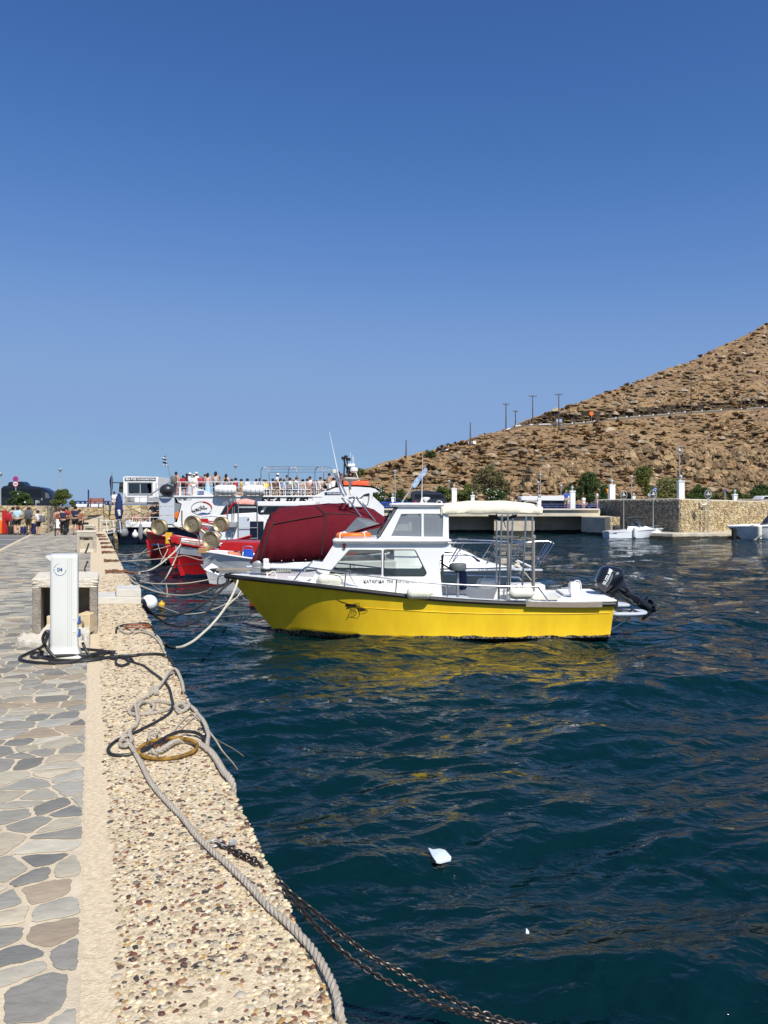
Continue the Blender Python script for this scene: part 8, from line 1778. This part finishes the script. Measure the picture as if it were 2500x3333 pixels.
for i, (x0, x1, y0, y1, m, fl, lab) in enumerate(((1205, 1262, 1583, 1642, 'dark', 26, 'dark bush with white flowers behind the ferry bridge'), (1262, 1345, 1590, 1640, 'dark', 0, 'low dark bush left of the second black van'), (1400, 1478, 1583, 1636, 'mid', 0, 'green bush between the second black van and the white pillar'), (1488, 1550, 1572, 1640, 'mid', 0, 'ragged green bush left of the big olive tree'), (1545, 1660, 1590, 1640, 'dark', 20, 'wide dark bush with white flowers at the foot of the olive tree'),
      (1790, 1842, 1606, 1652, 'mid', 8, 'flowering green shrub behind the blue railing'), (1830, 1890, 1572, 1645, 'dark', 0, 'dark bush left of the dense pine'), (1940, 1985, 1565, 1640, 'dark', 0, 'dark bush right of the dense pine'), (2230, 2330, 1575, 1632, 'dark', 0, 'grey green bush right of the tall white pillar'), (2360, 2425, 1590, 1634, 'dark', 0, 'dark bush behind the small white pillar by the guard rail'), (2425, 2520, 1570, 1636, 'dark', 0, 'large dark bush at the right edge above the guard rail'), (2310, 2372, 1596, 1632, 'olive', 0, 'small dry bush beside the narrow blue sign'), (2010, 2075, 1600, 1640, 'olive', 0, 'dry bush left of the two lobed tree'))):
 shrub(x0, x1, y0, y1, 80 if x0 < 1950 else 82, LM[m], lab, 4200, .10, 20+i, gB, fl, 12)
# the hill oak and other trees
b0 = P(1590, 1640, 84)
plant('tree', 'tall airy olive brown tree standing before the hill left of the coach', 'tree', b0, [((x, y, z), (a, a, c)) for x, y, z, a, c in ((-.2, 0, 3.2, 1.1, .8), (-1.1, .2, 2.6, .8, .7), (.9, -.2, 2.9, 1.0, .8), (.1, .3, 3.9, .7, .5), (1.7, 0, 2.0, .7, .8), (-1.3, -.3, 1.6, .7, .7), (-.3, .2, 2.0, .9, .7), (2.1, .2, 1.3, .5, .7), (.7, 0, 1.6, .8, .7))], .085, 11000, LM['olive'], trunk=[([(0, 0, -.3), (.1, 0, 1.2), (-.3, 0, 2.6)], .14), ([(.1, 0, 1.0), (.7, 0, 1.8), (1.1, 0, 2.9)], .09), ([(.05, 0, 1.2), (-.7, 0, 2.0), (-1.1, 0, 2.8)], .08)])
b0 = P(1917, 1652, 76)
plant('tree', 'dense dark green upright pine between the white bridge pillars', 'tree', b0, [((x, y, z), (a, a, c)) for x, y, z, a, c in ((0, 0, 1.1, .85, .6), (-.2, .1, 1.8, .9, .7), (.25, -.1, 2.3, .9, .7), (0, 0, 3.0, .75, .55), (.5, 0, 1.5, .65, .6), (-.5, 0, 2.5, .55, .5))], .075, 14000, LM['dark'], trunk=[([(0, 0, -.3), (.1, 0, 1.2)], .13)])
b0 = P(2125, 1636, 80)
plant('tree', 'two lobed tree with a dark green left crown behind the stone wall', 'tree', b0, [((x, y, z), (a, a, c)) for x, y, z, a, c in ((-.9, 0, 3.1, .85, .75), (-1.0, 0, 2.3, .7, .7), (-.6, 0, 1.3, .55, .6), (0, .2, 1.2, .8, .6))], .085, 9000, LM['mid'], trunk=[([(-.3, 0, -.4), (-.5, 0, .8), (-.8, 0, 1.9)], .14), ([(-.3, 0, .3), (.6, 0, 1.2), (1.1, 0, 1.9)], .1)])
b0 = P(2175, 1636, 82)
plant('tree', 'yellow green loose tree right of the two lobed one by the tall pillar', 'tree', b0, [((x, y, z), (a, a, c)) for x, y, z, a, c in ((-.2, 0, 2.0, 1.0, .75), (.6, 0, 1.5, .9, .7), (-.6, 0, 1.0, .8, .6), (.9, 0, 2.3, .5, .4), (.4, 0, .7, 1.0, .5))], .085, 8000, LM['light'], trunk=[([(0, 0, -.4), (.1, 0, 1.2), (.4, 0, 2.0)], .12)])
p_, _, _ = hill_at(1395, 1485); plant('shrub', 'round dark bush high on the hill ridge', 'shrub', p_-Vector((0, .3, .1)), [((0, 0, .45), (.75, .6, .5)), ((.5, 0, .3), (.5, .4, .4))], .06, 2500, LM['dark'])
p_, _, _ = hill_at(1710, 1570); plant('shrub', 'bare dark bush on the eroded bank of the hill', 'shrub', p_-Vector((0, .6, 0)), [((0, 0, .9), (.5, .4, 1.0)), ((.2, 0, -.4), (.35, .3, .7))], .06, 1500, flat((.06, .045, .03)))
p_, _, _ = hill_at(1168, 1535); plant('shrub', 'green bush on the ridge behind the ferry mast', 'shrub', P(1166, 1540, 88), [((0, 0, .1), (.8, .5, .45))], .06, 2000, LM['mid'])
# vans, cars, coach
def vehicle(name, label, cat, x0, x1, yt, yb, Y, prof, m, glassp=(), W_=1.95, extra=None, wheels=(.2, .8)):
 w = x1-x0; h = yb-yt; f = lambda u, v: (x0+u*w, yt+v*h); root = thing(name, label, cat, P((x0+x1)/2, yb, Y)); b = MB(); pl = rnd([f(*p) for p in prof], .05*h)
 cc = P((x0+x1)/2, (yt+yb)/2, Y+W_/2); rings = []
 for t in (0, .04, .12, .88, .96, 1):
  s = {0: .955, .04: .985, .12: 1}.get(t, {.88: 1, .96: .985, 1: .955}.get(t)); rings.append([Vector((cc.x+(p.x-cc.x)*s, Y+W_*t, cc.z+(p.z-cc.z)*s)) for p in [P(x, y, Y) for x, y in pl]])
 b.loft(rings); b.build('body', m, root, smooth=35)
 for g in glassp: b = MB(); b.pprism(rnd([f(*p) for p in g], 1), Y-.012, .03); b.build('window', M_['smoked'], root, smooth=None)
 for u in wheels: c = P(x0+u*w, yb-.10*h, Y+.05); b = MB(); rr = .13*h*Y/FP; b.lathe([(rr*.6, -.12), (rr, -.1), (rr, .1), (rr*.6, .12)], c, (0, 1, 0), 18); wl = b.build('wheel ', M_['black_rubber'], root); b = MB(); b.lathe([(.02, -.135), (rr*.55, -.13), (rr*.58, -.10)], c, (0, 1, 0), 14); b.build('rim', M_['grey_metal'], wl)
 if extra: extra(root, f, Y)
 return root
mm('smoked', (.006, .007, .009), .1); mm('van_black', (.010, .011, .016), .25, coat=.5); mm('van_navy', (.018, .024, .04), .3, coat=.5); mm('white_car', (.74, .74, .74), .3)
van = [(0, 1), (0, .18), (.03, .05), (.12, .02), (.55, .03), (.80, .10), (.90, .22), (.985, .55), (1, .70), (1, 1)]
def vx(root, f, Y):
 b = MB(); b.pprism(rnd([f(*p) for p in ((.14, .03), (.17, -.10), (.42, -.12), (.50, .02))], 2), Y+.4, 1.1); b.build('roof_unit', M_['van_black'], root)
 b = MB(); b.pprism(rnd([f(*p) for p in ((.875, .28), (.93, .30), (.965, .48), (.875, .48))], 1), Y-.02, .03); b.build('cab_window', M_['vinyl_grey'], root, smooth=None); b = MB(); b.box(P(*f(.81, .52), Y-.03), (.1, .03, .2)); b.box(P(*f(.2, .94), Y-.03), (3.2, .03, .06)); b.build('trim', M_['galv'], root)
vehicle('van', 'long black passenger van parked on the upper terrace at the left', 'van', 1, 168, 1578, 1668, 72, van, M_['van_black'], [((.02, .12), (.80, .17), (.80, .45), (.02, .45))], extra=vx)
vehicle('van', 'black van parked beyond the quay behind the yellow boat roof', 'van', 1338, 1458, 1596, 1660, 78, van, M_['van_navy'], [((.10, .2), (.86, .22), (.90, .42), (.10, .42))], extra=lambda r, f, Y: (lambda b: (b.box(P(*f(.12, .62), Y-.05), (.28, .06, .35)), b.build('tail_light', M_['red_paint'], r)))(MB()))
car = [(0, 1), (0, .55), (.04, .48), (.16, .12), (.25, .02), (.62, .02), (.78, .42), (.97, .52), (1, .65), (1, 1)]
vehicle('car', 'dark blue car parked left of the second black van', 'car', 1236, 1342, 1621, 1652, 77, car, M_['van_navy'], [((.14, .45), (.24, .14), (.60, .14), (.70, .45))])
def cx(root, f, Y): b = MB(); b.pprism([f(*p) for p in ((.02, .30), (.94, .32), (.94, .85), (.02, .85))], Y-.02, .03); b.build('side_glazing', M_['smoked'], root, smooth=None)
vehicle('coach', 'long coach with a white roof half hidden behind the bridge railing', 'coach', 1694, 1868, 1611, 1668, 79, [(0, 1), (0, .2), (.03, .06), (.95, .02), (1, .25), (1, 1)], M_['white_car'], extra=cx, W_=2.4)
p_, _, _ = hill_at(1686, 1390)
vehicle('car', 'white car on the road crest of the hill', 'car', 1678, 1697, 1380, 1388, p_.y-.5, car, M_['white_car'], [((.14, .45), (.24, .14), (.60, .14), (.70, .45))], W_=1.0)
vehicle('car', 'white car cut off by the right edge above the guard rail', 'car', 2474, 2540, 1613, 1638, 74, car, M_['white_car'], [((.14, .45), (.24, .14), (.60, .14), (.70, .45))])
# lamps, signs, pillars, rails
def lamp(px, yt, yb, Y, label, kind='lantern', group='lantern street lamps', thick=.042):
 root = thing('street_lamp', label, 'street lamp', P(px, yb, Y), group); s = Y/FP; top = P(px, yt, Y); bot = P(px, yb, Y); hh = 14*s if kind == 'lantern' else 20*s
 b = MB(); b.tube([bot, bot+Vector((0, 0, (top.z-bot.z)*.35)), top-Vector((0, 0, hh if kind == 'lantern' else -0.0))], [thick*1.4, thick, thick*.8], 8); b.build('pole', M_['galv'], root)
 if kind == 'lantern':
  b = MB(); b.lathe([(.03, -hh), (.05, -hh*.95), (.14, -hh*.35), (.15, -hh*.3)], top, n=8); b.build('lantern', M_['lamp_glass'], root); b = MB(); b.lathe([(.18, -hh*.32), (.17, -hh*.25), (.06, -hh*.08), (.02, 0)], top, n=10); b.build('cap', M_['galv'], root)
 else:
  c = top; R_ = 11.0*s; b = MB(); b.tube([c+Vector((R_*math.cos(t), 0, R_*1.25*math.sin(t))) for t in [6.283*i/28 for i in range(28)]], .028, 6, closed=True); b.build('hoop', M_['galv'], root)
  b = MB(); b.lathe([(.02, R_*.9), (.05, R_*.5), (R_*.35, R_*.1), (R_*.75, -R_*.12), (R_*.75, -R_*.2)], c, n=14); b.build('shade', M_['lamp_glass'], root); b = MB(); b.lathe([(R_*.6, -R_*.2), (R_*.4, -R_*.55), (.02, -R_*.7)], c, n=12); b.build('globe', M_['galv'], root)
lamp(196, 1523, 1600, 60, 'lantern lamp rising behind the round clipped shrub'); lamp(2, 1537, 1650, 58, 'lantern lamp at the left edge of the picture behind the van'); lamp(767, 1511, 1640, 62, 'lantern lamp rising above the ferry passengers')
lamp(1286, 1528, 1650, 70, 'lantern lamp between the dark blue car and the ferry bridge'); lamp(1461, 1562, 1632, 80, 'short lantern lamp left of the square white pillar'); lamp(1759, 1540, 1655, 76, 'tall lantern lamp in front of the coach'); lamp(1752, 1566, 1650, 79, 'shorter lantern lamp just left of the tall one by the coach'); lamp(2056, 1546, 1632, 78, 'lantern lamp between the bridge pillars and the two lobed tree'); lamp(1826, 1577, 1640, 82, 'small lantern lamp right of the coach')
gH = 'hooped lamps along the harbour wall'
lamp(2030, 1611, 1724, 61.5, 'hooped lamp in front of the shaded wall above the small motorboat', 'hoop', gH, .038); lamp(2126, 1609, 1722, 60, 'second hooped lamp in front of the shaded wall', 'hoop', gH, .038); lamp(2305, 1609, 1735, 57.5, 'hooped lamp in front of the sunlit wall', 'hoop', gH, .038); lamp(2212, 1466, 1640, 63, 'tallest hooped lamp standing beside the tall white pillar', 'hoop', gH, .05)
def pillar(x0, x1, yt, yb, Y, label):
 root = thing('white_pillar', label, 'pillar', P((x0+x1)/2, yb, Y), 'white lamp pillars'); b = MB(); w = (x1-x0)*Y/FP; b.pbox(x0, yt+3, x1, yb, Y, w); b.build('shaft', M_['white_paint'], root, bevel=.02)
 b = MB(); b.pbox(x0-1.5, yt, x1+1.5, yt+4, Y-.04, w+.08); b.build('capital', M_['white_paint'], root, bevel=.01); c = P((x0+x1)/2, yt, Y)+Vector((0, w/2, 0)); k = max(.12, w*.32)
 b = MB(); b.lathe([(k*.5, 0), (k*.3, k*.5), (k*.5, k*.9), (k*1.0, k*1.9), (k*1.05, k*2.0), (k*.6, k*2.7), (k*.25, k*2.9), (.01, k*3.4)], c, n=12); b.build('lantern', M_['galv'], root)
pillar(1471, 1487, 1590, 1640, 68, 'square white pillar left of the rolled cream bimini'); pillar(1533, 1545, 1612, 1640, 79, 'small white pillar under the olive tree'); pillar(1857, 1873, 1597, 1656, 66.6, 'slim white pillar behind the blue bridge rail left of the pine'); pillar(1985, 2003, 1577, 1632, 73.6, 'white pillar at the left end of the shaded stone wall'); pillar(2210, 2229, 1564, 1628, 59.2, 'tallest white pillar at the corner of the stone wall'); pillar(2060, 2069, 1616, 1632, 74, 'tiny white pillar between two lamps on the wall'); pillar(2389, 2401, 1608, 1632, 63.5, 'small white pillar near the guard rail on the sunlit wall'); pillar(1752, 1762, 1622, 1656, 74, 'low white pillar in front of the coach'); pillar(1274, 1283, 1618, 1645, 73, 'small white pillar beside the dark blue car')
def sign(px, yt, yb, Y, r, m, label, inner=None, pole=.03, txt=None):
 root = thing('road_sign', label, 'road sign', P(px, yb, Y)); c = P(px, yt+r, Y); k = r*Y/FP; b = MB(); b.tube([P(px, yb, Y), c+Vector((0, .03, 0))], pole, 6); b.build('pole', M_['galv'], root); b = MB(); b.lathe([(.01, 0), (k, 0), (k, .02), (.01, .02)], c, (0, -1, 0), 26); b.build('plate', m, root, smooth=None)
 if inner: b = MB(); b.lathe([(.01, .02), (k*.78, .02), (k*.78, .024), (.01, .024)], c, (0, -1, 0), 26); b.build('disc', inner, root, smooth=None)
 return root, c, k
sb = mat('sign_blue', (.06, .07, .35), .4); sr = mat('sign_red', (.55, .03, .06), .4); sw = M_['text_white']
rt, c, k = sign(51, 1550, 1560, 50, 9.3, sr, 'round blue no stopping sign with a red rim above the speed limit sign', sb); b = MB()
for s in (-1, 1): b.box(c-Vector((0, .028, 0)), (k*1.6, .006, k*.22), M=Matrix.Rotation(R(45*s), 3, 'Y'))
b.build('cross_bars', sr, rt, smooth=None)
rt, c, k = sign(51, 1565.5, 1650, 50, 9.3, sr, 'round white speed limit sign reading 20 with a red rim', sw); textobj('sign_text', '20', M_['text_black'], rt, c+Vector((-k*.52, -.03, -k*.35)), (1, 0, 0), (0, 0, 1), width=k*1.04, height=k*.7, bold=.02)
rt, c, k = sign(2132, 1586, 1640, 72, 7, M_['blue_paint'], 'round blue roundabout sign behind the stone wall'); b = MB()
for q in range(3): b.tube([c+Vector((k*.55*math.cos(t), -.03, k*.55*math.sin(t))) for t in [q*2.09+.3+i*.18 for i in range(8)]], .025, 5)
b.build('arrows', sw, rt)
rt, c, k = sign(2113, 1605, 1640, 73, 5, M_['galv'], 'grey back of a round sign left of the blue roundabout sign'); rt, c, k = sign(2360, 1592, 1632, 70, 4, M_['blue_paint'], 'narrow blue sign right of the hooped lamp on the sunlit wall')
rt = thing('road_sign', 'yellow and orange triangular yield sign left of the shaded stone wall', 'road sign', P(1979, 1640, 75)); b = MB(); b.tube([P(1979, 1640, 75), P(1979, 1595, 75.05)], .03); b.build('pole', M_['galv'], rt)
b = MB(); b.pprism([(1973, 1591), (1985, 1591), (1979, 1609)], 75, .02); b.build('plate', M_['orange'], rt, smooth=None); b = MB(); b.pprism([(1975.5, 1593), (1982.5, 1593), (1979, 1604)], 74.98, .01); b.build('centre', M_['yellow_paint'], rt, smooth=None)
def rail(name, label, x0, x1, yt, yb, Y, m, posts, cat='railing', bars=3, r=.035, Y1=None):
 root = thing(name, label, cat, P((x0+x1)/2, yb, Y)); Y1 = Y1 or Y; b = MB()
 for i in range(bars): y = yt+(yb-yt)*.75*i/max(1, bars-1); b.tube([P(x0, y, Y), P(x1, y, Y1)], r, 6)
 b.build('bars', m, root)
 for px in posts: t = (px-x0)/(x1-x0); b = MB(); b.tube([P(px, yt-1, Y+(Y1-Y)*t), P(px, yb, Y+(Y1-Y)*t)], r*2.0, 6); b.build('post', m, root)
rail('railing', 'blue metal railing on the bridge parapet', 1745, 1952, 1641, 1660, 64.95, M_['blue_paint'], [1781, 1849, 1916, 1950, 1812, 1882], bars=3, r=.017)
rail('railing', 'dark blue railing along the sea terrace left of the red bench', 244, 400, 1632, 1644, 66, M_['navy_cloth'], [246, 262, 277, 292, 310, 340, 352, 366, 380], bars=2, r=.05)
rail('guard_rail', 'brown guard rail on top of the sunlit stone wall', 2400, 2620, 1626, 1633, 62.5, M_['old_wood'], [2420, 2465, 2510, 2560], bars=2, r=.06, Y1=66, cat='guard rail')
rail('railing', 'thin grey rope rail on posts beside the ramp', 272, 352, 1686, 1733, 47, M_['grey_metal'], [322], bars=2, r=.02)
fb = thing('barrier', 'row of bright blue plastic barriers beyond the maroon tent boat', 'barrier', P(1280, 1650, 69)); r_ = random.Random(2)
for i in range(6):
 x = 1219+i*20; b = MB(); o = [(x, 1634), (x+18, 1633), (x+18, 1651), (x, 1651)]; h = [[(x+2+q*5.2, 1637), (x+5.4+q*5.2, 1637), (x+5.4+q*5.2, 1647), (x+2+q*5.2, 1647)] for q in range(3)]; b.panel(o, h, 69+r_.random()*.4, .25); b.build('panel', M_['blue_paint'], fb, smooth=None)
# bench, red posts, posts
bn = thing('bench', 'weathered red wooden bench on the terrace above the ramp', 'bench', P(311, 1652, 57.5)); Yb2 = 57.5
for q in range(4): b = MB(); b.pbox(289, 1621.5+q*3.4, 339, 1624.3+q*3.4, Yb2, .05); b.build('back_slat', M_['varnish_wood'], bn)
b = MB(); a, c = P(283, 1637, Yb2-.45), P(338, 1637, Yb2-.45); b.box(((a.x+c.x)/2, Yb2-.22, a.z), (c.x-a.x, .45, .05)); b.build('seat', M_['varnish_wood'], bn)
for px in (286, 296, 322, 337): b = MB(); b.tube([P(px, 1622 if px in (296, 337) else 1638, Yb2-.1), P(px-2, 1652, Yb2-.3)], .035, 6); b.build('leg', M_['black_plastic'], bn)
b = MB(); b.tube([P(288, 1650, 60), P(288, 1594, 60)], .06, 8); b.build('post', M_['navy_cloth'], org=P(288, 1650, 60), label='slim navy post standing behind the red bench', cat='post')
b = MB(); b.tube([gp(180, 1745), P(180, 1698, 40.9)], .035, 8); b.build('bollard', M_['black_plastic'], org=gp(180, 1745), label='slim dark metal post beside the woman in the white skirt', cat='post')
for (x0, x1, yt, yb, lab) in ((6, 17, 1661, 1736, 'tall red barrier post at the left edge, nearest the wall'), (8, 21, 1680, 1737, 'squat red barrier block in front of the tall red post'), (-12, 5, 1694, 1738, 'orange red barrier block cut off by the left edge')):
 b = MB(); Yq = 44 if yt < 1670 else 43; b.pbox(x0, yt, x1, yb, Yq, .3); b.build('barrier_block', M_['red_paint'] if x0 > 0 else M_['orange'], org=P(x0, yb, Yq), label=lab, cat='barrier', bevel=.03)
b = MB(); b.pbox(115, 1629, 123, 1638, 48, .3); b.tube([P(117, 1650, 48), P(117, 1630, 48)], .03); b.build('meter_box', M_['galv'], org=P(117, 1650, 48), label='small grey meter box on a post in front of the van', cat='box', bevel=.01)
um = thing('parasol', 'folded navy blue parasol with white print by the ferry gangway', 'parasol', P(388, 1725, 50.6)); b = MB(); cu = P(387, 1700, 48.6); hh = (1700-1604)*48.6/FP
b.lathe([(.02, 0), (.10, .06), (.20, .3), (.26, hh*.35), (.22, hh*.6), (.16, hh*.85), (.06, hh*.97), (.01, hh)], cu, n=11); b.build('canopy', M_['navy_cloth'], um, smooth=30)
b = MB(); b.tube([P(387, 1728, 48.6), P(387, 1600, 48.6)], .03, 8); b.build('pole', M_['galv'], um)
b = MB()
for q in range(4): b.pprism([(381+q*2, 1662+q*5), (388+q*1.2, 1658+q*5), (393, 1662+q*5), (386, 1667+q*4)], 48.32, .02)
b.build('print', M_['text_white'], um)
b = MB(); b.tube([P(388, 1604, 48.3), P(402, 1604, 49)], .02); 
for q in range(4): b.tube([P(404, 1604, 49.5), P(412+q*6, 1660, 49.5), P(420+q*5, 1690, 49.6)], .012, 5)
b.build('rigging', M_['rope_grey'], org=P(404, 1604, 49.5), label='thin rigging lines hanging beside the folded navy parasol', cat='rigging')
gw = thing('gangway', 'white boarding gangway between the quay and the ferry stern', 'gangway', P(375, 1735, 47)); b = MB(); b.prism([P(334, 1736, 46), P(404, 1722, 49.5), P(404, 1727, 49.5), P(334, 1741, 46)], (0, 1.0, 0)); b.build('ramp_board', M_['text_white'], gw, smooth=None)
b = MB()
for px, dy in ((350, 0), (372, 0), (394, 0)): b.tube([P(px, 1735, 47), P(px-4, 1695, 47)], .025, 6)
b.tube([P(346, 1697, 47), P(392, 1692, 48.5)], .022, 6); b.build('handrail', M_['text_white'], gw)
b = MB(); b.pbox(376, 1698, 390, 1724, 47.5, .5); b.build('crate', M_['vinyl_grey'], org=P(383, 1724, 47.5), label='grey crate standing on the gangway foot under the navy parasol', cat='crate', bevel=.02)
b = MB(); z0 = Q(42, .02, 0); b.box(Q(43.5, .14, -.55), (.28, 3.2, 1.0), math.atan2(.38, 1)); b.build('tyre_fender', M_['black_rubber'], org=Q(43.5, .1, -.5), label='long black rubber fender fixed to the quay face by the ferry', cat='fender', bevel=.04)
# wall furniture on the far side
lb = thing('lifebuoy', 'faded lifebuoy hanging on the sunlit stone wall beside the hooped lamp', 'lifebuoy', P(2290, 1638, 58.9)); b = MB(); c = P(2290, 1633, 58.95); b.tube([c+Vector((.25*math.cos(t), 0, .25*math.sin(t))) for t in [math.pi+math.pi*i/12 for i in range(13)]], .07, 8); b.build('ring', M_['cream_fender'], lb)
b = MB()
for dx in (-4, 0): b.tube([P(2292+dx, 1735, 58.8), P(2292+dx, 1645, 58.8)], .02, 6)
for q in range(10): b.tube([P(2288, 1650+q*8.6, 58.8), P(2292, 1650+q*8.6, 58.8)], .014, 5)
b.build('wall_ladder', M_['black_plastic'], org=P(2290, 1735, 58.8), label='narrow dark ladder fixed to the sunlit stone wall', cat='ladder')
# hill furniture
gU = 'utility poles on the hill'
for i, (px, y0, y1, arm, lab) in enumerate(((1322, 1432, 1489, 0, 'utility pole lowest on the left ridge, alone against the sky'), (1531, 1375, 1450, 0, 'plain utility pole with small white boxes at its foot'), (1647, 1314, 1391, 9, 'utility pole with crossarm, left of the white car'), (1678, 1337, 1389, 8, 'short utility pole with crossarm, just left of the white car'), (1734, 1287, 1383, 12, 'tall utility pole with crossarm, right of the white car'), (1819, 1282, 1392, 12, 'tall utility pole with crossarm beside the blue board'), (2250, 1202, 1349, 13, 'tallest utility pole standing on the right part of the road'))):
 p, _, _ = hill_at(px, y1); Y = p.y-.3; root = thing('utility_pole', lab, 'utility pole', P(px, y1+3, Y), gU); b = MB(); b.tube([P(px, y1+3, Y), P(px, y0, Y)], [.10, .06], 6); b.build('shaft', M_['pole_wood'], root)
 if arm:
  b = MB(); b.tube([P(px-arm, y0+3, Y), P(px+arm, y0+3, Y)], .045, 6)
  for q in range(4): b.tube([P(px-arm+q*arm*2/3, y0+3, Y), P(px-arm+q*arm*2/3, y0-1, Y)], .035, 5)
  b.build('crossarm', M_['pole_wood'], root)
r_ = random.Random(5); gK = 'white kerb blocks along the hill road'
xs_ = [1861, 1899, 1933, 1968, 2003, 2039, 2080, 2125, 2175, 2228, 2284, 2346, 2412, 2480]
for i, px in enumerate(xs_):
 y = road_y(px); p, _, _ = hill_at(px, y+2); Y = p.y-.05; root = thing('kerb_wall', 'low white ended wall segment along the hill road, %s from the left' % ['first', 'second', 'third', 'fourth', 'fifth', 'sixth', 'seventh', 'eighth', 'ninth', 'tenth', 'eleventh', 'twelfth', 'thirteenth', 'fourteenth'][i], 'kerb wall', P(px, y+2, Y), gK)
 w = (xs_[i]-xs_[i-1])*.72 if i else 25; b = MB(); b.prism([P(px-w, y+3.5+w*.06, Y), P(px, y+3.5, Y), P(px, y-1.5, Y), P(px-w, y-1.5+w*.06, Y)], (0, .35, 0)); b.build('wall', M_['concrete_housing'], root, smooth=None); b = MB(); b.pbox(px, y-4, px+4, y+4, Y-.05, .4); b.build('end_block', M_['text_white'], root, bevel=.02)
for px, y in ((1654, 1390), (1690, 1392), (1720, 1385), (1760, 1380), (1745, 1382), (1820, 1380)):
 pass
b = MB(); pts = []
for px in range(1648, 1830, 6): p, _, _ = hill_at(px, road_y(px)+3); pts.append(p+Vector((0, -.15, .05)))
b.tube(pts, .08, 5); b.build('kerb_line', M_['text_white'], org=pts[0], label='thin white painted kerb along the left part of the hill road', cat='kerb')
p, _, _ = hill_at(1922, 1370); Y = p.y-.2; rt = thing('road_sign', 'orange octagonal sign by the road high on the hill', 'road sign', P(1925, 1374, Y)); b = MB(); b.lathe([(.01, 0), (.34, 0), (.34, .04), (.01, .04)], P(1925, 1346, Y), (0, -1, 0), 8); b.build('plate', M_['orange'], rt, smooth=None); b = MB(); b.tube([P(1925, 1375, Y), P(1925, 1346, Y+.03)], .04); b.build('pole', M_['galv'], rt)
p, _, _ = hill_at(1820, 1382); Y = p.y-.4; rt = thing('road_board', 'blue and white direction board beside the utility pole on the hill', 'road board', P(1820, 1382, Y)); b = MB(); b.pbox(1811, 1364, 1830, 1374, Y, .05); b.build('board', mat('board', (.12, .22, .5), .5, col2=(.5, .55, .65), vs=3), rt); b = MB()
for px in (1814, 1827): b.tube([P(px, 1384, Y), P(px, 1365, Y+.03)], .04)
b.build('posts', M_['galv'], rt)
for i, px in enumerate((1527, 1541, 1547)): p, _, _ = hill_at(px, 1446); b = MB(); b.box(p+Vector((0, -.2, .2)), (.22, .2, .4)); b.build('beehive', M_['text_white'], org=p, label='small white box by the plain utility pole, %s of three' % ['left', 'middle', 'right'][i], cat='box', bevel=.02)
p, _, _ = hill_at(1440, 1467); b = MB(); b.prism([P(1428, 1468, p.y-.3), P(1460, 1460, p.y-.3), P(1460, 1463, p.y-.3), P(1428, 1471, p.y-.3)], (0, .3, 0)); b.build('low_wall', M_['text_white'], org=p, label='short low white wall on the left shoulder of the hill', cat='wall')
